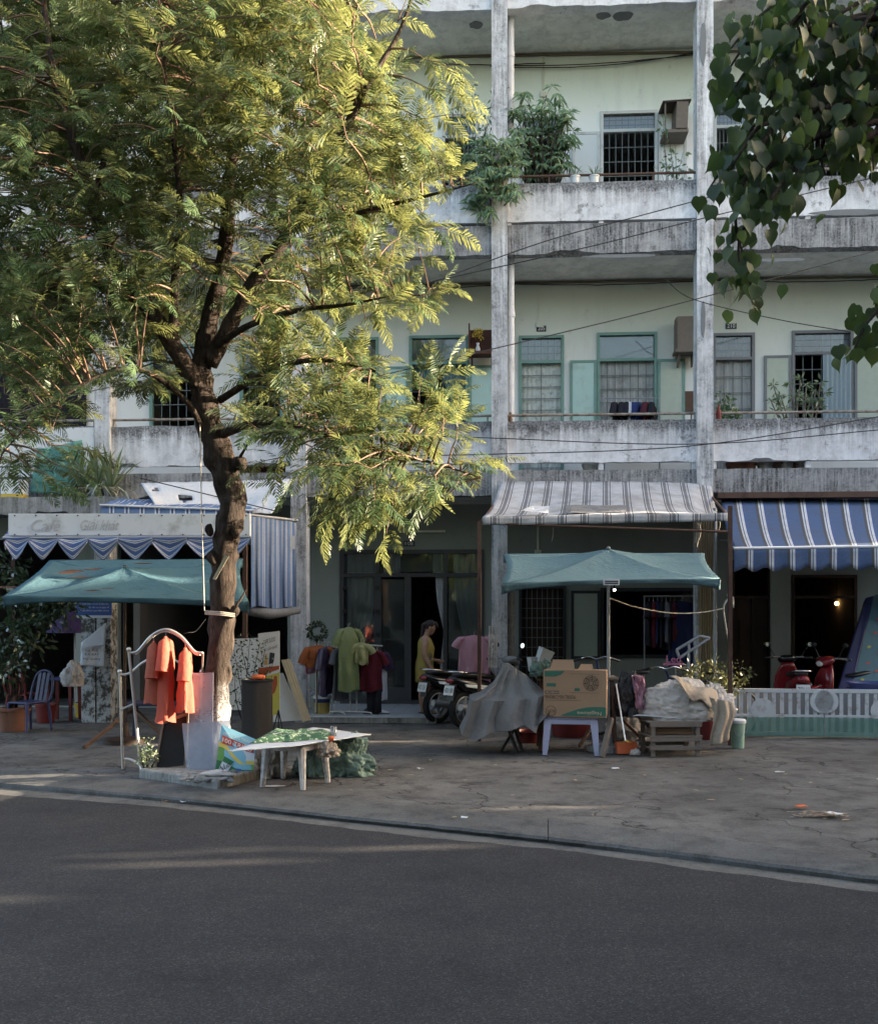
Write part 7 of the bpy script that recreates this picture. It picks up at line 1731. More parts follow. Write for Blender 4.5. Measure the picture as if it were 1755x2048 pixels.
    mb = MB(); mb.hexa([(-.935, -.1, .5), (-.93, -.1, .5), (-.93, .1, .5), (-.935, .1, .5), (-.9, -.1, .64), (-.895, -.1, .64), (-.895, .1, .64), (-.9, .1, .64)]); p = B(mb, 'number_plate', MATS['white_plastic'])
    mb = MB(); put_text(mb, plate_txt, (-.922, 0, .57), (0, -1, 0), (.24, 0, 1), .16, .07); B(mb, 'lettering', MATS['text_dark'], p)
    mb = MB(); mb.tube([(-.2, -.16, .3), (-.5, -.17, .29), (-.85, -.18, .33)], [.04, .055, .05], 12); B(mb, 'exhaust', MATS['steel_dull'], sm=40)
    mb = MB(); mb.box(-.62, .1, .08, .15, .24, .36); mb.box(-.5, -.05, -.12, .1, .25, .4); B(mb, 'engine', MATS['grey_plastic'], bevel=.02)
    mb = MB(); mb.tube([(-.05, .16, .26), (-.12, .22, .03)], .012, 6); B(mb, 'side_stand', MATS['steel_dull'])
    mb = MB(); mb.hexa([(-.7, -.168, .62), (-.3, -.18, .56), (-.3, -.16, .56), (-.7, -.148, .62), (-.72, -.15, .66), (-.28, -.172, .62), (-.28, -.155, .62), (-.72, -.135, .66)]); B(mb, 'side_stripe', MATS['white_plastic'])
    return t
BG, RG = MATS['black_gloss'], MATS['red_gloss']
def sc_at(u, v, rz, *a, **k):      # by the foot of the rear wheel
    p = PG(u, v, 0); return scooter(a[0], p + Vector((math.cos(rz), math.sin(rz), 0)) * .62, rz, *a[1:], **k)
sc_at(874, 1446, rad(42), 'black scooter with white side panel nearest the doorway', BG, BG, '43C1 256')
sc_at(926, 1456, rad(46), 'black scooter beside the rusty pole, tail towards the road', BG, MATS['grey_plastic'], '43D1 108')
sc_at(1598, 1452, rad(84), 'red scooter behind the gate, its tail towards the road', RG, BG, '79H1')
p = PG(1690, 1446); scooter('glossy red scooter parked sideways behind the gate', p, rad(205), RG, RG, '79H1')
# bicycle handlebars behind the carton
for i, (u, v, lab) in enumerate(((1192, 1318, 'old bicycle behind the carton, only its handlebar showing'), (1330, 1338, 'dark bicycle behind the white sacks'))):
    c = PD(u, v, 13.8); t = thing('bicycle', lab, 'bicycle', (c.x, c.y, 0)); mb = MB(); mb.tube(spline([c + Vector((-.28, .06, -.02)), c + Vector((-.12, 0, .03)), c, c + Vector((.12, 0, .03)), c + Vector((.28, .06, -.02))], 4), .012, 7); build(mb, 'handlebar', MATS['chrome'], t, sm=0)
    for s in (-1, 1): mb = MB(); mb.tube([c + Vector((s * .2, .03, .01)), c + Vector((s * .32, .07, -.03))], .018, 7); build(mb, 'grip', MATS['black_plastic'], t)
    for k, dx in enumerate((0.0, .98)):
        mb = MB(); a0 = Vector((c.x + dx, c.y + .05, .33)); mb.tube([a0 + Vector((math.cos(a) * .31, 0, math.sin(a) * .31)) for a in [2 * math.pi * q / 28 for q in range(29)]], .017, 6, cap=False); build(mb, 'wheel', MATS['tyre'], t)
    a0, a1 = Vector((c.x, c.y + .05, .33)), Vector((c.x + .98, c.y + .05, .33)); hd = Vector((c.x + .05, c.y + .05, .8)); bb = Vector((c.x + .5, c.y + .05, .3)); sp = Vector((c.x + .62, c.y + .05, .85))
    mb = MB()
    for q, w in ((a0, hd), (hd, c), (hd, bb), (hd, sp - UP * .1), (bb, sp), (bb, a1), (sp - UP * .15, a1)): mb.tube([q, w], .014, 6)
    build(mb, 'frame', MATS['navy_label'], t); mb = MB(); mb.ball(sp + UP * .03, (.13, .07, .03), 12, 8); build(mb, 'saddle', MATS['black_plastic'], t, sm=0)

# ------------------------------------------------------------------ the woman in the doorway
wp = PG(850, 1427, .094); wrz = rad(8); wo = thing('person', 'woman in a sleeveless yellow dress standing in the doorway, head bowed', 'person', wp, wrz); T = WM[wo.name] @ Matrix.Scale(.985, 4)
mb = MB()
for s, dx in ((-1, .02), (1, -.03)):
    mb.tube([(dx * .5, s * .075, .78), (dx + .015, s * .078, .6), (dx + .01, s * .075, .43), (dx - .025, s * .075, .3), (dx - .02, s * .073, .16), (dx - .012, s * .07, .07), (dx - .01, s * .07, .03)], [.098, .088, .062, .058, .045, .035, .036], 14)
    mb.tube([(dx - .04, s * .07, .035), (dx + .04, s * .07, .04), (dx + .11, s * .075, .025), (dx + .15, s * .075, .018)], [.03, .034, .03, .014], 10)
    for k in range(4): mb.tube([(dx + .12, s * .075 + (k - 1.5) * .014, .016), (dx + .165 - .006 * k, s * .075 + (k - 1.5) * .015, .012)], .008, 6)
vs = []; secs = [(.0, .70, .1, .145), (-.01, .82, .115, .165), (0, .95, .105, .14), (.01, 1.06, .115, .145), (.0, 1.16, .105, .16), (-.005, 1.23, .075, .14), (0, 1.27, .05, .07)]
n = 18
for (x, z, hx, hy) in secs:
    for k in range(n): a = 2 * math.pi * k / n; vs.append((x + hx * math.cos(a), hy * math.sin(a), z))
mb.add(vs, [(i * n + k, i * n + (k + 1) % n, (i + 1) * n + (k + 1) % n, (i + 1) * n + k) for i in range(len(secs) - 1) for k in range(n)] + [tuple(range(n - 1, -1, -1)), tuple(range((len(secs) - 1) * n, len(secs) * n))])
mb.tube([(.0, 0, 1.22), (.02, 0, 1.3), (.045, 0, 1.36)], [.055, .048, .05], 12)
hr = Matrix.Rotation(rad(38), 3, 'Y'); hc = Vector((.08, 0, 1.405)); mb.ball(hc, (.088, .072, .108), 18, 14, rot=hr)
mb.ball(hc + hr @ Vector((.05, 0, -.06)), (.05, .046, .05), 12, 8); mb.tube([hc + hr @ Vector((.08, 0, .005)), hc + hr @ Vector((.106, 0, -.02)), hc + hr @ Vector((.085, 0, -.03))], [.008, .014, .01], 8)
mb.tube([hc + hr @ Vector((.08, -.018, -.052)), hc + hr @ Vector((.094, 0, -.05)), hc + hr @ Vector((.08, .018, -.052))], .007, 6)
for s in (-1, 1): mb.ball(hc + hr @ Vector((-.005, s * .074, -.005)), (.018, .01, .028), 8, 6)
HND = []
for s, pts in ((-1, [(-.005, -.145, 1.2), (-.02, -.185, 1.12), (-.035, -.2, .97), (.02, -.2, .85), (.075, -.185, .755)]), (1, [(-.005, .145, 1.2), (-.01, .185, 1.1), (.0, .19, .96), (.1, .17, .88), (.2, .13, .86)])):
    mb.tube(pts, [.052, .05, .043, .037, .026], 12); h0 = Vector(pts[-1]); fd = (h0 - Vector(pts[-2])).normalized(); sd = Vector((0, 1, 0)).cross(fd).normalized()
    palm = h0 + fd * .045; mb.tube([h0, palm, palm + fd * .02], [.024, .033, .03], 10); nf = fd.cross(sd)
    for k in range(4):
        o = sd * ((k - 1.5) * .017); L = (.058, .068, .064, .05)[k]; mb.tube([palm + o + fd * .015, palm + o + fd * (.015 + L * .5) + nf * s * .006, palm + o + fd * (.015 + L) + nf * s * .022], [.009, .0085, .007], 7)
    mb.tube([h0 + fd * .015 + sd * .02, h0 + fd * .04 + sd * .045, h0 + fd * .07 + sd * .05], [.011, .01, .008], 7)
mb.xf(T); body = build(mb, 'body', MATS['skin'], wo, sm=0)
md = body.modifiers.new('fuse', 'REMESH'); md.mode = 'VOXEL'; md.voxel_size = .0075; md.use_smooth_shade = True; md2 = body.modifiers.new('soft', 'SMOOTH'); md2.iterations = 4; md2.factor = .5
mb = MB(); ds = [(0.0, .52, .15, .2), (-.005, .6, .145, .195), (-.012, .72, .14, .185), (-.012, .83, .135, .18), (0, .95, .125, .155), (.012, 1.06, .132, .157), (.0, 1.14, .12, .152), (0, 1.2, .1, .128), (-.0, 1.245, .07, .1)]; vs = []; n = 30
for i, (x, z, hx, hy) in enumerate(ds):
    for k in range(n):
        a = 2 * math.pi * k / n; f = 1 + .03 + .09 * (1 - i / 9) * math.sin(a * 7 + i * .5 + 2 * noise.noise(Vector((i * .5, a, 0)))); vs.append((x + hx * f * math.cos(a), hy * f * math.sin(a), z + .01 * math.sin(a * 5) * (i == 0)))
mb.add(vs, [(i * n + k, i * n + (k + 1) % n, (i + 1) * n + (k + 1) % n, (i + 1) * n + k) for i in range(len(ds) - 1) for k in range(n)]); mb.xf(T); dress = build(mb, 'dress', cloth('yellow_dress'), wo, sm=0, thick=.004)
mb = MB(); put_text(mb, '10', (.055, -.162, .95), (1, .35, 0), (0, 0, 1), .07, .08); mb.xf(T); build(mb, 'number_print', MATS['navy_label'], dress)
mb = MB(); mb.hexa([(-.03, -.21, .86), (.1, -.19, .88), (.1, -.17, .88), (-.03, -.19, .86), (-.0, -.215, .885), (.08, -.19, .91), (.08, -.17, .91), (0, -.195, .885)]); mb.xf(T); build(mb, 'patch_print', cloth('grey_cloth'), dress)
mb = MB(); mb.ball(hc + hr @ Vector((-.022, 0, .02)), (.092, .082, .108), 20, 16, None, .12, 9, hr); mb.tube([hc + hr @ Vector((-.06, 0, .03)), hc + hr @ Vector((-.11, 0, -.03)), Vector((-.045, 0, 1.28)), Vector((-.075, .0, 1.14))], [.06, .055, .04, .02], 12, jit=.4); mb.tube([hc + hr @ Vector((.0, 0, .105)), hc + hr @ Vector((.07, .0, .075)), hc + hr @ Vector((.085, 0, .045))], [.05, .042, .02], 10)
mb.xf(T); build(mb, 'hair', MATS['hair'], wo, sm=0)
for s, dx in ((-1, .02), (1, -.03)): mb = MB(); mb.box(dx - .075, dx + .17, s * .07 - .04, s * .07 + .045, -.002, .012); mb.xf(T); build(mb, 'sandal', MATS['black_plastic'], wo, bevel=.006)

# ------------------------------------------------------------------ clothes for sale by door 108
gr = thing('garment_rack', 'chrome garment rack crowded with raincoats by the doorway', 'garment rack', PG(700, 1425, .09)); ra, rb = PD(628, 1283, 16.1), PD(765, 1292, 16.0)
mb = MB(); mb.tube([ra, rb], .012, 7); build(mb, 'rail', MATS['steel'], gr)
for u in (632, 700, 713): mb = MB(); q = PD(u, 1288, 16.05); mb.tube([q, (q.x, q.y, .12)], .012, 7); build(mb, 'post', MATS['steel'], gr)
for u0, u1 in ((672, 736), (664, 684)): mb = MB(); a, b = PD(u0, 1422, 15.9), PD(u1, 1422, 15.7); a.z = b.z = .15; mb.tube(spline([a - Vector((.06, 0, .05)), a, b, b + Vector((.06, 0, -.05))], 4), .011, 6); build(mb, 'foot', MATS['steel'], gr, sm=0)
for (u, v, rz, L, W, m, lab, sl, d, cat) in ((636, 1284, 20, .34, .4, 'orange_coat', 'crumpled orange raincoat at the column end of the garment rack', .22, 15.9, 'raincoat'), (655, 1286, 70, .78, .44, 'shiny_purple', 'shiny dark purple raincoat on the garment rack', .3, 15.95, 'raincoat'), (680, 1288, 75, .84, .46, 'grey_cloth', 'long grey dress beside the lime raincoat', .2, 16.0, 'dress'), (697, 1248, 38, 1.0, .36, 'lime_raincoat', 'long lime green raincoat hanging highest by the doorway', .22, 15.7, 'raincoat'), (722, 1278, 12, .34, .22, 'lime_yellow', 'short yellowish blouse beside the lime raincoat', .1, 15.75, 'blouse'), (741, 1292, 8, .66, .36, 'crimson_shirt', 'crimson shirt at the doorway end of the garment rack', .18, 15.9, 'shirt'), (754, 1294, 40, .3, .4, 'violet_cloth', 'dark violet shirt behind the crimson shirt', .24, 16.1, 'shirt'), (668, 1288, 70, .6, .4, 'orange_coat', 'second orange raincoat squeezed behind the purple one', .25, 16.15, 'raincoat'), (628, 1290, 60, .4, .4, 'pink_cloth', 'pinkish shirt half behind the column', .2, 16.2, 'shirt'), (948, 1264, 6, .82, .5, 'pink_cloth', 'pale pink shirt hanging by the rusty pole', .12, 15.75, 'shirt'), (758, 1330, 15, .5, .26, 'white_cloth', 'pale grey cloth hanging below the crimson shirt', 0, 16.15, 'cloth')):
    shirt_thing('garment', lab, cloth(m), PD(u, v, d), rad(rz), 'clothes for sale by the doorway', cat, L=L, W=W, sl=sl, seed=u * .7, T=.12)
tr_ = thing('trousers', 'black trousers hanging below the crimson shirt', 'trousers', PD(748, 1420, 15.9)); 
for s in (-1, 1): mb = MB(); a = PD(748 + s * 7, 1372, 15.95); mb.tube([a, a - UP * .2, a - UP * .42], [.07, .065, .06], 12, jit=.1); build(mb, 'leg', cloth('dark_cloth'), tr_, sm=0)
for i, (u, m, lab) in enumerate(((742, 'black_plastic', 'black shoe on the tiled step'), (760, 'white_plastic', 'black and white shoe on the tiled step'))):
    c = PG(u, 1428, .095); t = thing('shoe', lab, 'shoe', c); mb = MB(); loft(mb, [(-.12, 0, .035, .03, .03), (-.08, 0, .05, .04, .045), (0, 0, .045, .042, .04), (.08, 0, .03, .045, .028), (.14, 0, .022, .03, .018)], 14); mb.xf(Matrix.Translation(c) @ Matrix.Rotation(rad(-20 + 25 * i), 4, 'Z')); build(mb, 'upper', MATS[m], t, sm=0)
    mb = MB(); mb.box(-.13, .15, -.045, .045, 0, .014); mb.xf(Matrix.Translation(c) @ Matrix.Rotation(rad(-20 + 25 * i), 4, 'Z')); build(mb, 'sole', MATS['black_plastic'], t, bevel=.006)
c = PD(634, 1263, 16.0); wr = thing('leaf_wreath', 'round dark green artificial wreath on a stick by the column', 'wreath', c); mb = MB(); leafy(mb, [c + RGT * (math.cos(a) * .12) + UP * (math.sin(a) * .13) for a in [2 * math.pi * k / 20 for k in range(20)]], 24, .05, 5, 2.2, .1, .045); build(mb, 'ring', MATS['dark_leaf'], wr)['kind'] = 'stuff'
mb = MB(); mb.tube([c - UP * .12, (c.x, c.y, .1)], .01, 6); build(mb, 'stick', MATS['wood_brown'], wr)
pbk = bucket('paint_bucket', 'navy paint bucket with a yellow label and white lid by the column', PG(644, 1438, 0), .135, .36, MATS['navy_label'], lid=MATS['white_plastic'], band=mat('label_mustard', srgb(176, 150, 70), .6, .25, 12), handle=False)
wc = thing('wire_cart', 'small wire cart standing over the paint bucket', 'cart', PG(644, 1434)); q0 = PG(644, 1434)
for z in (.34, .46):
    mb = MB(); pts = [q0 + Vector((x, y, z)) for x, y in ((-.2, -.16), (.19, -.16), (.19, .2), (-.2, .2), (-.2, -.16))]; mb.tube(pts, .007, 6); build(mb, 'hoop', MATS['steel'], wc)
for x, y in ((-.2, -.16), (.19, -.16), (.19, .2), (-.2, .2)): mb = MB(); mb.tube([q0 + Vector((x, y, .02)), q0 + Vector((x, y, .48))], .007, 6); build(mb, 'post', MATS['steel'], wc)
mb = MB(); mb.grid(quadpatch(q0 + Vector((-.19, -.15, .36)), q0 + Vector((.18, -.15, .36)), q0 + Vector((.18, .19, .38)), q0 + Vector((-.19, .19, .4)), 3, 3, .04, 3), 12, 12); one(mb, 'folded_rag', 'pale folded rag lying in the wire cart', 'rag', cloth('white_cloth'), sm=0, thick=.006)
mb = MB()
for k in range(4): mb.grid(quadpatch(PD(975 + k * 5, 1335, 15.4), PD(979 + k * 5, 1335, 15.4), PD(980 + k * 5, 1252, 15.5), PD(977 + k * 5, 1252, 15.5), 2, 2, .03, 4, k), 4, 12)
one(mb, 'hanging_strips', 'pale rag strips hanging on the column behind the rusty pole', 'rag', cloth('white_sack'), thick=.004, kind='stuff')
# ------------------------------------------------------------------ right bay: lamps, slide, basins
for i, (u, v) in enumerate(((1672, 1207), (1683, 1203))):
    c = PD(u, v, 19.5); t = thing('wall_lamp', ('warm lit globe lamp inside the doorway, the lower of two', 'warm lit globe lamp inside the doorway, the higher of two')[i], 'lamp', c); mb = MB(); mb.ball(c, .04, 12, 8); build(mb, 'globe', MATS['bulb_warm'], t, sm=0); mb = MB(); mb.tube([c + UP * .04, c + UP * 1.0], .008, 5); build(mb, 'cord', MATS['cable_black'], t)
sl_ = thing('toy_slide', 'blue and turquoise toy slide panel with red flowers leaning in the bay', 'slide', PD(1730, 1380, 15.5)); P = [PD(1700, 1385, 15.3), PD(1790, 1385, 15.3), PD(1800, 1178, 16.6), PD(1748, 1190, 16.6)]; N = (P[1] - P[0]).cross(P[3] - P[0]).normalized()
mb = MB(); mb.slab(P, -N * .06); build(mb, 'panel', mat('turquoise_plastic', srgb(80, 120, 138), .4, .1), sl_)
mb = MB(); mb.slab([PD(1672, 1385, 15.3), P[0], P[3], PD(1730, 1195, 16.6)], -N * .12); build(mb, 'side_wall', MATS['blue_plastic'], sl_, bevel=.02)
fm_ = mat('flower_red', srgb(190, 90, 96), .6, .1)
for i, (a, b) in enumerate(((.2, .12), (.26, .28), (.5, .2), (.2, .44), (.5, .38), (.3, .58), (.55, .52), (.3, .72), (.6, .66))):
    c = lerp(lerp(P[0], P[1], a), lerp(P[3], P[2], a), b) + N * .004; ax_, ay_ = (P[1] - P[0]).normalized(), (P[3] - P[0]).normalized(); mb = MB(); mb.poly([c + (ax_ * math.cos(t_) + ay_ * math.sin(t_)) * (.045 if k % 2 else .02) for k, t_ in enumerate([2 * math.pi * q / 10 for q in range(10)])]); build(mb, 'flower_print', fm_ if i % 3 else mat('flower_yellow', srgb(180, 180, 80), .6, .1), sl_)
for i in range(7):
    c = PG(1722, 1452) + UP * (.0 + i * .085) ; c = Vector((PD(1722, 1400, 15.0).x, 15.0, .02 + i * .085)); mb = MB(); mb.lathe([(.24, 0), (.31, .14), (.33, .145), (.33, .16), (.29, .15), (.22, .01)], c, 28); one(mb, 'basin', ('blue plastic basin at the bottom of the stack', 'second blue basin from the bottom of the stack', 'third blue basin from the bottom of the stack', 'fourth blue basin, in the middle of the stack', 'third blue basin from the top of the stack', 'second blue basin from the top of the stack', 'blue plastic basin on top of the stack')[i], 'basin', mat('basin_blue', srgb(72, 84, 150), .4, .1), 'basins stacked in the bay', sm=40)
# ------------------------------------------------------------------ overhead wires
WG_ = 'wires strung across the facade'
for i, (pts, lab) in enumerate((([(600, 790, 13), (900, 718, 13.2), (1300, 622, 13.6), (1800, 488, 14)], 'wire rising across the second-floor gallery to the upper right'), ([(860, 566, 13.5), (1089, 483, 13.6), (1300, 426, 13.7), (1800, 292, 13.8)], 'upper of two wires climbing past the third-floor parapet'), ([(860, 564, 13.4), (1180, 493, 13.5), (1400, 438, 13.6), (1800, 342, 13.7)], 'lower of two wires climbing past the third-floor parapet'), ([(700, 866, 14.5), (980, 876, 14.7), (1400, 888, 15), (1800, 856, 15.2)], 'wire sagging along the second-floor parapet'), ([(700, 912, 14.4), (1000, 908, 14.6), (1400, 890, 14.8), (1800, 826, 15)], 'wire crossing the parapet and rising to the right'), ([(280, 956, 14.5), (420, 990, 14.4), (560, 1024, 14.3)], 'wire sloping over the torn white tarpaulin'), ([(1330, 560, 16), (1390, 600, 16), (1560, 640, 16.3), (1700, 664, 16.6)], 'thin wire drooping along the wall by the last window'), ([(0, 840, 11), (150, 790, 11), (400, 740, 10.8)], 'pale line tied from the tree towards the left'))):
    P_ = spline([PD(*q) for q in pts], 10); mb = MB(); mb.tube(P_, .008 if i < 7 else .006, 5); one(mb, 'overhead_wire', lab, 'wire', MATS['cable_black'] if i < 7 else MATS['rope'], WG_)
# rope on the trunk
mb = MB(); mb.tube([PD(400, 850, 10.3), PD(404, 1050, 10.4), PD(409, 1222, 10.45)], .006, 5); 
for k in range(3): mb.tube(spline([PD(410, 1222 + k * 3, 10.47), PD(440, 1224 + k * 3, 10.42), PD(470, 1228 + k * 3, 10.47)], 4), .007, 5)
one(mb, 'tied_rope', 'white rope tied round the feathery tree trunk', 'rope', MATS['rope'], kind='stuff')
P4 = [PD(425, 1158, 10.4), PD(431, 1160, 10.4), PD(458, 1112, 10.42), PD(450, 1110, 10.42)]; mb = MB(); mb.slab(P4, FWD * .01); one(mb, 'wood_slip', 'pale wooden slip nailed to the feathery tree trunk', 'slip', MATS['wood_pale'])

# ------------------------------------------------------------------ things on the galleries
def shrine(label, rect, Y, m, depth=.28, open_=True, tilt=0.0, flower=False):
    u0, v0, u1, v1 = rect; x0, x1, z0, z1 = RY(u0, v0, u1, v1, Y); t = thing('wall_shrine', label, 'shrine', ((x0 + x1) / 2, Y, z0)); M_ = MATS[m]
    mb = MB(); mb.box(x0 - .03, x1 + .03, Y - .02, Y + depth, z0, z0 + .05); build(mb, 'shelf', M_, t)
    mb = MB(); mb.box(x0, x1, Y + depth - .03, Y + depth, z0 + .05, z1 - .08); build(mb, 'back', M_, t)
    for a, b in ((x0, x0 + .025), (x1 - .025, x1)): mb = MB(); mb.hexa([(a, Y, z0 + .05), (b, Y, z0 + .05), (b, Y + depth - .03, z0 + .05), (a, Y + depth - .03, z0 + .05), (a, Y + .1, z1), (b, Y + .1, z1), (b, Y + depth - .03, z1 - .02), (a, Y + depth - .03, z1 - .02)]); build(mb, 'side', M_, t)
    for x in (x0 + .06, x1 - .06): mb = MB(); mb.hexa([(x - .015, Y + depth - .05, z0 - .2), (x + .015, Y + depth - .05, z0 - .2), (x + .015, Y + depth, z0 - .2), (x - .015, Y + depth, z0 - .2), (x - .015, Y + .05, z0), (x + .015, Y + .05, z0), (x + .015, Y + depth, z0), (x - .015, Y + depth, z0)]); build(mb, 'bracket', M_, t)
    if not open_: mb = MB(); mb.box(x0 + .005, x1 - .005, Y - .012, Y - .0, z0 + .05, z1 - .02); build(mb, 'front', M_, t)
    return t, x0, x1, z0, z1
t, x0, x1, z0, z1 = shrine('brown open shrine shelf beside the second-floor column', (936, 642, 990, 708), 17.5, 'wood_red')
v0 = Vector((lerp(x0, x1, .35), 17.58, z0 + .05)); vs_ = thing('flower_vase', 'white vase of yellow flowers on the brown shrine shelf', 'vase', v0); mb = MB(); mb.lathe([(.03, 0), (.045, .05), (.02, .12), (.03, .16)], v0, 14); build(mb, 'vase', MATS['white_plastic'], vs_, sm=40); mb = MB(); leafy(mb, [v0 + Vector((dx, 0, .26 + dz)) for dx, dz in ((0, .06), (-.06, .02), (.06, .0), (.03, .1), (-.04, .1))], 22, .045, 8, 1.6, 0, .05); build(mb, 'flowers', mat('petal_yellow', srgb(206, 176, 50), .7, .2), vs_)['kind'] = 'stuff'
shrine('flat painted wooden shrine cabinet beside the second-floor column C', (1353, 630, 1395, 704), 17.55, 'wood_grey', .3, False)[0]['label'] = 'closed grey wooden shrine cabinet beside the second-floor column'
# grey box shrine on the third floor, turned to the side
x0, x1, z0, z1 = RY(1324, 198, 1380, 262, 17.45); t = thing('wall_shrine', 'grey wooden shrine box on the third-floor wall', 'shrine', ((x0 + x1) / 2, 17.6, z0)); WGm = MATS['wood_grey']
mb = MB(); mb.hexa([(x0 + .22, 17.4, z0 + .02), (x1 - .06, 17.4, z0 + .02), (x1 - .06, 17.89, z0 + .02), (x0 + .22, 17.89, z0 + .02), (x0 + .24, 17.4, z1 - .05), (x1 - .04, 17.4, z1 - .05), (x1 - .04, 17.89, z1 - .02), (x0 + .24, 17.89, z1 - .02)]); build(mb, 'side_box', WGm, t)
mb = MB(); mb.hexa([(x0, 17.42, z1 - .06), (x1, 17.38, z1 - .06), (x1, 17.89, z1 - .02), (x0, 17.89, z1 - .02), (x0, 17.42, z1 - .03), (x1, 17.38, z1 - .03), (x1, 17.89, z1 + .01), (x0, 17.89, z1 + .01)]); build(mb, 'roof', MATS['wood_dark'], t)
mb = MB(); mb.box(x0 + .02, x1 - .04, 17.42, 17.89, z0 - .04, z0 + .015); build(mb, 'floor_panel', WGm, t); mb = MB(); mb.box(x0 + .04, x0 + .06, 17.44, 17.5, z0 + .015, z1 - .05); build(mb, 'post', WGm, t)
# small brown board and meter on the second-floor wall
x0, x1, z0, z1 = RY(1367, 782, 1394, 822, YW - .03); mb = MB(); mb.box(x0, x1, YW - .03, YW - .003, z0, z1); one(mb, 'wooden_plaque', 'small brown wooden plaque fixed low on the second-floor wall', 'plaque', MATS['wood_brown'])
# drying rack with dark clothes
dr = thing('drying_rack', 'grey drying rack on the second-floor gallery', 'drying rack', Vector((xc(1260), 17.2, FLOORZ[1]))); a, b = PY(1208, 797, 17.2), PY(1318, 797, 17.2)
mb = MB(); mb.tube([a, b], .012, 6); build(mb, 'rail', MATS['galvanised'], dr)
for q in (a, b): mb = MB(); mb.tube([q, (q.x, q.y, FLOORZ[1])], .012, 6); build(mb, 'post', MATS['galvanised'], dr)
for i, (u, m) in enumerate(((1232, 'dark_cloth'), (1244, 'dark_cloth'), (1254, 'dark_cloth'), (1262, 'white_cloth'), (1270, 'navy_cloth'), (1278, 'navy_cloth'), (1294, 'wine'), (1304, 'dark_cloth'))):
    shirt_thing('shirt', ('black shirt first on the drying rack', 'black shirt second on the drying rack', 'black shirt third on the drying rack', 'white shirt among the dark ones on the drying rack', 'navy shirt beside the white one on the drying rack', 'second navy shirt on the drying rack', 'wine-red shirt near the end of the drying rack', 'last black shirt on the drying rack')[i], cloth(m), PY(u, 799, 17.2), rad(70 + 10 * math.sin(i)), 'washing on the gallery', L=.6, W=.42, seed=i * 2.1)
# plants of the second floor
thin_plant('potted_shrub', 'dark green potted shrub at the column of the second floor', Vector((xc(1448), 16.9, FLOORZ[1])), [PY(u, v, 16.9) for u, v in ((1438, 795), (1447, 785), (1455, 800), (1462, 815), (1440, 815), (1468, 825))], MATS['shrub_leaf'], 16, .1, .08, (.16, .3, MATS['terracotta']))
def frangipani():
    b = Vector((PY(1590, 840, 16.95).x, 16.95, FLOORZ[1])); t = thing('frangipani', 'bare-branched frangipani in a pot on the second floor', 'plant', b); pot(t, b, .2, .34, MATS['terracotta']); mb = MB(); lf = MB(); r = random.Random(4); st = b + UP * .3
    for (u, v) in ((1545, 770), (1560, 790), (1578, 765), (1600, 760), (1612, 768), (1630, 778), (1648, 785), (1540, 800), (1590, 785), (1620, 800), (1640, 765)):
        q = PY(u, v, 16.95 + r.uniform(-.2, .2)); P_ = spline([st, lerp(st, q, .45) + Vector((r.gauss(0, .06), r.gauss(0, .06), 0)), q], 6); mb.tube(P_, [lerp(.02, .01, k / 12) for k in range(13)], 6); leafy(lf, [q, lerp(P_[8], q, .5)], 12, .11, u, 3.0, .15, .05)
    build(mb, 'stem', MATS['wood_grey'], t, sm=0); build(lf, 'leaves', MATS['pale_leaf'], t)['kind'] = 'stuff'
frangipani()
b = Vector((PY(1570, 840, 16.8).x, 16.8, FLOORZ[1])); t = thing('snake_plant', 'low strap-leaved plant in front of the frangipani', 'plant', b); pot(t, b, .15, .8, MATS['concrete_old']); mb = MB(); rosette(mb, b + UP * .78, 16, .42, .05, 9, 2.0, .3); build(mb, 'leaves', MATS['pale_leaf'], t)
fe = Vector((PY(1432, 840, 16.75).x, 16.75, PAR[0][1] + .0)); t = thing('bottle', 'red bottle standing on the second-floor parapet by the column', 'bottle', fe); mb = MB(); mb.lathe([(.04, 0), (.042, .1), (.04, .14), (.015, .2), (.016, .25)], fe - Vector((0, YF + .09 - 16.75 if False else .16, 0)), 14); build(mb, 'body', MATS['red_plastic'], t, sm=40)
fe = Vector((PY(1020, 840, 16.6).x, 16.6, PAR[0][1])); mb = MB(); mb.lathe([(.03, 0), (.035, .06), (.02, .12), (.022, .16)], fe, 10); one(mb, 'clay_figure', 'small brown clay bottle on the parapet beside the downpipe', 'figure', MATS['wood_brown'], sm=40)
for i, (u, m) in enumerate(((1468, 'terracotta'), (1494, 'terracotta'), (1530, 'concrete_old'), (1556, 'wood_brown'), (1600, 'concrete_old'), (1180, 'white_plastic'))):
    c = Vector((PY(u, 930, 16.85).x, 16.85, FLOORZ[1])); t = thing('plant_pot', ('terracotta pot seen through the parapet slot nearest the column', 'second terracotta pot seen through the parapet slot', 'grey concrete pot seen through the parapet slot', 'brown pot seen through the parapet slot', 'pale concrete pot seen through the parapet slot', 'white pot seen through the middle parapet slot')[i], 'pot', c, 0, 'pots behind the parapet slots'); pot(t, c, .14, .36, MATS[m], 'body')
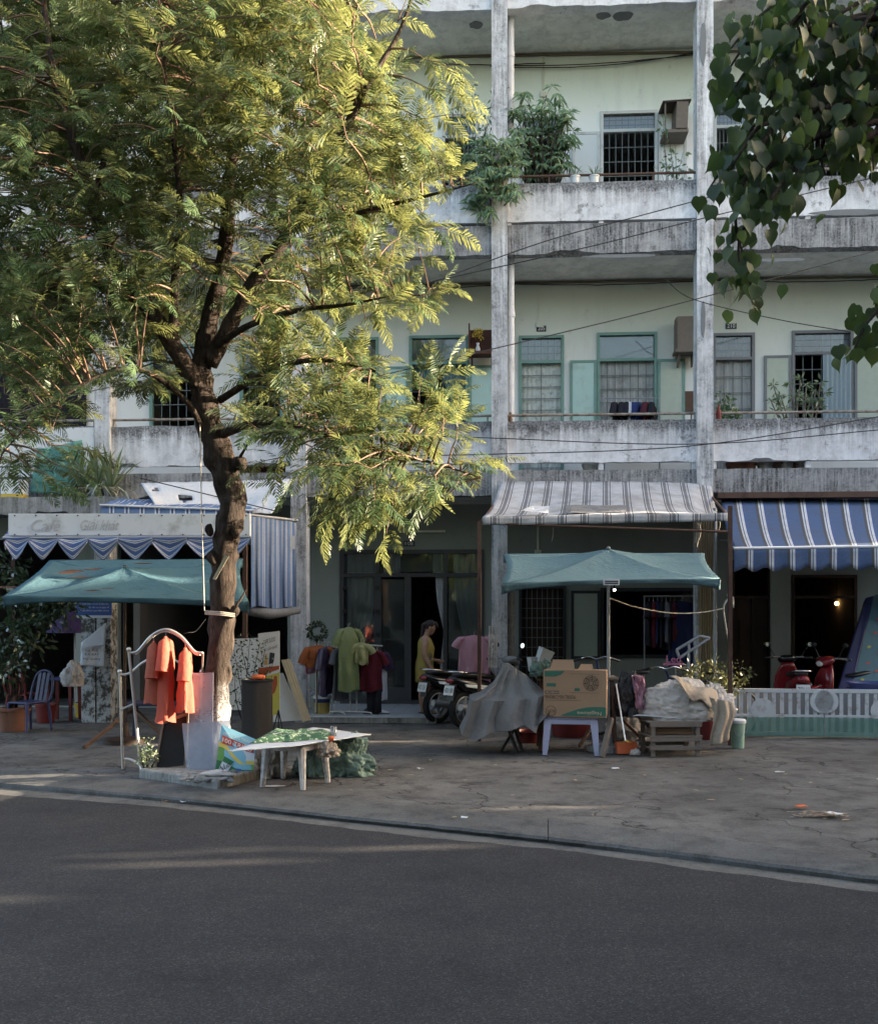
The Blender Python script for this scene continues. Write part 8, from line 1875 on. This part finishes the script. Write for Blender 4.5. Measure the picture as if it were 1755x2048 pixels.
# big shrubs of the third floor
def palmate(mb, c, n, L, w, seed, tilt):
    r = random.Random(seed)
    for i in range(n):
        a = 2 * math.pi * i / n + r.uniform(-.15, .15); d = (Vector((math.cos(a), math.sin(a), 0)) + tilt).normalized(); x = d.cross(Vector((0.02, -1, .4))).normalized(); l = L * r.uniform(.8, 1.15)
        mb.add([c, c + d * l * .5 + x * w - UP * l * .05, c + d * l - UP * l * .35, c + d * l * .5 - x * w - UP * l * .05], [(0, 1, 2, 3)])
def bushy(name, label, base, pts, Y, m, per, L, w, seed, ptm, spread=.16, droop=True, n7=7):
    t = thing(name, label, 'shrub', base); mb = MB(); lf = MB(); r = random.Random(seed); top = base + UP * .35
    pot(t, base, .22, .38, ptm)
    for (u, v) in pts:
        q = PY(u, v, Y + r.uniform(-.25, .2)); P_ = spline([top, lerp(top, q, .55) + Vector((r.gauss(0, .06), r.gauss(0, .06), .15)), q], 5); mb.tube(P_, [lerp(.016, .005, k / 10) for k in range(11)], 5)
        for k in range(per):
            c = q + Vector((r.gauss(0, spread), r.gauss(0, spread * .8), r.gauss(0, spread * .8))); palmate(lf, c, n7, L * r.uniform(.7, 1.1), w, r.random(), Vector((r.gauss(0, .3), r.gauss(-.2, .3), r.uniform(-.9, .3) if droop else r.uniform(-.2, .7))))
    build(mb, 'stem', MATS['bark'], t, sm=0); build(lf, 'crown', m, t)['kind'] = 'stuff'; return t
bushy('umbrella_shrub', 'dense dark umbrella-leaved shrub above the third-floor parapet', Vector((PY(1085, 350, 16.9).x, 16.9, FLOORZ[2])), [(u, v) for u in range(1030, 1140, 17) for v in range(225, 345, 22)] + [(1040, 200), (1052, 185), (1092, 190), (1100, 205), (1130, 240), (1140, 265), (1145, 290)], 16.85, MATS['shrub_leaf'], 3, .2, .022, 31, MATS['terracotta'], .09)
bushy('umbrella_shrub', 'paler umbrella-leaved shrub spilling over the parapet past the column', Vector((PY(985, 350, 16.8).x, 16.8, FLOORZ[2])), [(u, v) for u in range(955, 1040, 17) for v in range(285, 400, 20)] + [(945, 400), (960, 420), (975, 425), (990, 330), (1020, 400)], 16.35, MATS['shrub_leaf'], 3, .2, .024, 32, MATS['terracotta'], .09)
thin_plant('wispy_shrub', 'tall wispy shrub before the third-floor column', Vector((PY(930, 350, 16.9).x, 16.9, FLOORZ[2])), [PY(u, v, 16.8) for u, v in ((905, 150), (925, 160), (945, 170), (900, 190), (915, 215), (950, 200), (965, 215), (985, 195), (1000, 165), (1010, 180), (975, 245), (990, 230), (935, 240), (890, 230), (895, 260), (920, 270), (950, 270), (980, 270))], MATS['shrub_leaf'], 15, .085, .09, (.2, .36, MATS['terracotta']), 3.2, 'shrub')
thin_plant('slender_plant', 'slender leafy plant before the third-floor shutter', Vector((PY(1345, 350, 16.9).x, 16.9, FLOORZ[2])), [PY(u, v, 16.9) for u, v in ((1325, 235), (1335, 262), (1350, 290), (1365, 305), (1330, 300), (1345, 330), (1372, 340), (1320, 340))], MATS['shrub_leaf'], 10, .09, .07, (.15, .3, MATS['terracotta']), 2.4)
b = Vector((PY(1240, 350, 16.9).x, 16.9, FLOORZ[2])); t = thing('snake_plant', 'snake plant with pale upright leaves before the third-floor window', 'plant', b); pot(t, b, .15, .62, MATS['concrete_old']); mb = MB(); rosette(mb, b + UP * .62, 9, .5, .06, 3, 3.5, .1); build(mb, 'leaves', MATS['pale_leaf'], t)
for i, u in enumerate((1150, 1188)):
    c = Vector((PY(u, 350, 16.6).x, 16.62, PAR[1][1])); t = thing('white_pot', ('white pot of thin grass on the third-floor parapet, nearer the shrubs', 'white pot of thin grass on the third-floor parapet, nearer the window')[i], 'pot', c); pot(t, c, .085, .13, MATS['white_plastic'], 'body'); mb = MB(); rosette(mb, c + UP * .11, 22, .26, .012, 7 + i, 1.8, .5); build(mb, 'grass', MATS['shrub_leaf'], t)
# left gallery: snake plants on the ledge, teal cloth, boxes
LZ = 3.62
for i, u in enumerate((165, 195, 222)):
    c = Vector((PY(u, 985, YF - .3).x, YF - .3, LZ)); t = thing('snake_plant', ('tall snake plant on the planter ledge, farthest from the column', 'tall snake plant in the middle of the planter ledge', 'tall snake plant on the planter ledge, nearest the column')[i], 'plant', c, 0, 'snake plants on the planter ledge'); pot(t, c, .13, .16, MATS['concrete_old']); mb = MB(); rosette(mb, c + UP * .12, 26, .95, .045, 20 + i, 2.6, .35); rosette(mb, c + UP * .12, 8, .7, .04, 30 + i, .5, 1.4); build(mb, 'leaves', MATS['pale_leaf'], t)
mb = MB(); mb.grid(quadpatch(PY(60, 985, YF - .12), PY(150, 988, YF - .12), PY(165, 880, YF - .1), PY(75, 900, YF - .1), 3, 3, .07, 4, 5), 24, 18); one(mb, 'teal_cloth', 'teal cloth draped over the white cladding of the left gallery', 'cloth', cloth('teal_drape'), sm=0, thick=.006)
c = Vector((PY(30, 985, YF - .3).x, YF - .3, LZ)); t = thing('storage_box', 'white box with a yellow base on the planter ledge', 'box', c); mb = MB(); mb.box(c.x - .18, c.x + .18, c.y - .12, c.y + .12, c.z, c.z + .06); build(mb, 'base', MATS['yellow_plastic'], t); mb = MB(); mb.box(c.x - .18, c.x + .18, c.y - .12, c.y + .12, c.z + .06, c.z + .3); build(mb, 'body', MATS['white_plastic'], t, bevel=.01)
mb = MB(); a, b = PY(480, 938, 17.0), PY(570, 938, 17.0); mb.box(a.x, b.x, 17.0, 17.04, FLOORZ[1], a.z + .15); one(mb, 'red_banner', 'dark red banner seen through the slot behind the tree', 'banner', cloth('wine'))
mb = MB(); curtain(mb, h_ll[0], h_ll[1] + .1, FLOORZ[1] + .1, h_ll[3] + .1, YW - .06, 9, .03); one(mb, 'dark_drape', 'dark drape closing the far left second-floor opening', 'drape', cloth('dark_cloth'), sm=0)

# ------------------------------------------------------------------ litter on the ground
rl = random.Random(12)
def dry_leaf(p, s, rz):
    t = MB(); c = Vector(p); n = 7
    pts = [(0, 0, .004), (.3, .2, .01), (.6, .22, .02), (1, 0, .012), (.6, -.2, .02), (.3, -.2, .012)]; M_ = Matrix.Translation(c) @ Matrix.Rotation(rz, 4, 'Z') @ Matrix.Scale(s, 4)
    t.add([M_ @ Vector((x - .5, y, z + .08 * abs(y) * rl.uniform(0, 3))) for x, y, z in pts], [(0, 1, 5), (1, 2, 4, 5), (2, 3, 4)]); return t
spots = [(908, 1634), (1130, 1690), (1150, 1693), (1380, 1735), (1404, 1742), (1590, 1747), (1432, 1702), (1110, 1766), (936, 1866), (560, 1650), (575, 1655), (640, 1652), (755, 1668), (776, 1672), (1238, 1700), (1270, 1708), (1000, 1680), (1510, 1745), (1690, 1640), (870, 1668), (410, 1628), (365, 1635), (58, 1630), (1288, 1550), (1350, 1545), (1570, 1548), (1620, 1565), (1480, 1558), (990, 1530), (1025, 1590), (1390, 1580), (1420, 1600), (930, 1560), (1640, 1545), (780, 1540), (820, 1550), (860, 1520), (700, 1580), (1700, 1575), (1150, 1560)]
for i, (u, v) in enumerate(spots):
    zz = .012 if v < 1600 + (u / 1755) * 110 else -.075; p = PG(u, v, zz); mb = dry_leaf(p, rl.uniform(.05, .1), rl.uniform(0, 6.3)); one(mb, 'fallen_leaf', 'small dry curled leaf lying on the ground', 'leaf', MATS['dry_leaf' if i % 4 else 'yellow_leaf'], 'fallen leaves on pavement and road')
for nm, lab, (u, v), zz, mats_ in (('leaf_litter', 'small heap of dead leaves and paper in the gutter before the plinth', (362, 1606), -.075, 1), ('leaf_litter', 'patch of litter and weeds on the right of the pavement', (1640, 1632), .012, 2)):
    mb = MB(); c = PG(u, v, zz)
    for i in range(90): mb.join(dry_leaf(c + Vector((rl.gauss(0, .13), rl.gauss(0, .05), rl.uniform(0, .03))), rl.uniform(.03, .07), rl.uniform(0, 6.3)))
    one(mb, nm, lab, 'litter', MATS['dry_leaf'], kind='stuff')
for i, (u, v, s) in enumerate(((1668, 1628, .09), (370, 1604, .07), (1600, 1614, .06), (1230, 1538, .05), (1560, 1545, .06), (928, 1636, .04), (1760, 1560, .05), (840, 1538, .04))):
    zz = .014 if i != 1 else -.05; c = PG(u, v, zz); mb = MB(); mb.slab([c + Vector((math.cos(a) * s * rl.uniform(.6, 1.1), math.sin(a) * s * .6 * rl.uniform(.6, 1.1), rl.uniform(0, .012))) for a in [2 * math.pi * k / 7 for k in range(7)]], (0, 0, .004)); one(mb, 'paper_scrap', ('white scrap in the litter patch on the right', 'white scrap on the leaf heap in the gutter', 'orange scrap beside the litter patch on the right', 'pale scrap on the pavement before the lavender stool', 'pale scrap on the pavement before the gate', 'round white lid on the kerb', 'scrap of paper at the right edge of the pavement', 'scrap of paper on the pavement beyond the low table')[i], 'scrap', MATS['orange_plastic'] if i == 2 else MATS['sign_white'])

# ------------------------------------------------------------------ unseen blocks and trees added beyond the frame to shape sun and skylight
def house(name, label, x0, x1, y0, y1, h, m):
    o = thing(name, label, 'house', ((x0 + x1) / 2, (y0 + y1) / 2, 0)); mb = MB(); mb.box(x0, x1, y0, y1, -.1, h); build(mb, 'wall', MATS[m], o)
    mb = MB(); mb.box(x0 - .1, x1 + .1, y0, y1, h, h + .15); build(mb, 'roof', MATS['concrete_old'], o)
    for q in range(int((y1 - y0) // 2.4)):
        yc = y0 + 1.2 + q * 2.4
        for z in (1.2, 4.2):
            if z + 1.3 > h: continue
            mb = MB(); mb.box(x0 - .04, x0 - .002, yc - .5, yc + .5, z, z + 1.2); build(mb, 'window', MATS['frame_dark'], o)
    for q in range(int((x1 - x0) // 2.6)):
        xc_ = x0 + 1.3 + q * 2.6
        for z in (1.2, 4.2):
            if z + 1.3 > h: continue
            mb = MB(); mb.box(xc_ - .5, xc_ + .5, y1 + .002, y1 + .04, z, z + 1.2); build(mb, 'window', MATS['frame_dark'], o)
    return o
XH = 18.0; TY, TZ_ = math.tan(SUN_AZ), math.tan(SUN_EL) / math.cos(SUN_AZ)
slots = []
for (u0, v0, u1, v1, w) in ((270, 1744, 620, 1717, .065), (740, 1705, 985, 1693, .065), (280, 1714, 385, 1712, .05), (520, 1703, 610, 1700, .05), (-60, 1806, 110, 1803, .06), (960, 1634, 1190, 1631, .05)):
    a, b = PG(u0, v0, -.08), PG(u1, v1, -.08); yc = ((a.y + (XH - a.x) * TY) + (b.y + (XH - b.x) * TY)) / 2
    slots.append((yc - w, yc + w, (XH - b.x) * TZ_ - .03, (XH - a.x) * TZ_ + .03))
gw = thing('gable_wall', 'tall rendered gable wall with vent slits down the street', 'wall', (XH, 0, 0)); mb = MB()  # unseen wall added; slits cut along sun rays to lay streaks on the road
wall_grid(mb, -14.0, 11.4, -.1, 9.0, 0, .12, slots); wall_grid(mb, 11.4, 12.9, -.1, 6.0, 0, .12, slots)
mb.v = [Vector((XH + p.y, p.x, p.z)) for p in mb.v]; mb.f = [tuple(reversed(f)) for f in mb.f]; build(mb, 'wall', MATS['wall_ground'], gw)
mb = MB(); mb.box(XH - .06, XH + .18, 11.4, 12.9, 6.0, 6.1); build(mb, 'coping', MATS['concrete_old'], gw)
house('low_annex', 'low rendered annex at the mouth of the side street', 18.1, 19.2, 12.9, 14.5, 5.05, 'wall_ground')  # added out of view; its height keeps low sun off the trunk foot
house('corner_house', 'rendered corner house beside the apartment block', 17.6, 19.2, 14.5, 16.3, 7.2, 'wall_ground')  # added out of view to block the sun from the right umbrella
for i in range(4):  # unseen row added and raised to cut skylight on street and ground floor
    house('opposite_house', ['rendered row house opposite, at its western end', 'rendered row house opposite, second from west', 'rendered row house opposite, third from west', 'rendered row house opposite, at its eastern end'][i], -16 + i * 8.2, -8 + i * 8.2, -16, -6.5, (12, 11.4, 12.4, 11.8)[i], 'wall_ground')
# unseen trees added behind the viewer to darken road and ground floor
for i, (x, y) in enumerate(((-6.5, -3.2), (.6, -4.0), (7.2, -2.6))):
    t = thing('roadside_tree', ('broad roadside tree behind the viewer, at its left', 'broad roadside tree right behind the viewer', 'broad roadside tree behind the viewer, at its right')[i], 'tree', (x, y, 0)); r = random.Random(60 + i)
    mb = MB(); mb.tube(spline([(x, y, -.15), (x + .1, y, 2), (x, y + .2, 4.2), (x + .1, y + .4, 6)], 5), [.28 - .008 * k for k in range(16)], 10, jit=.2); build(mb, 'trunk', MATS['bark'], t, sm=0)
    mb = MB(); lf = MB()
    for k in range(34):
        ang = r.uniform(0, 6.28); R_ = r.uniform(.5, 4.2); q = Vector((x + math.cos(ang) * R_, y + .3 + math.sin(ang) * R_ * .95, r.uniform(5.4, 7.8) - .12 * R_))
        if q.y > 2.6: q.y = 2.6
        mb.tube(spline([(x, y + .2, 4.4), lerp(Vector((x, y, 5)), q, .5) + UP * .3, q], 4), [lerp(.07, .01, j / 8) for j in range(9)], 5); leafy(lf, [q], 120, .3, k + i * 50, 1.7, .3, 1.15)
    build(mb, 'limb', MATS['bark'], t, sm=0); build(lf, 'crown', MATS['dark_leaf'], t)['kind'] = 'stuff'
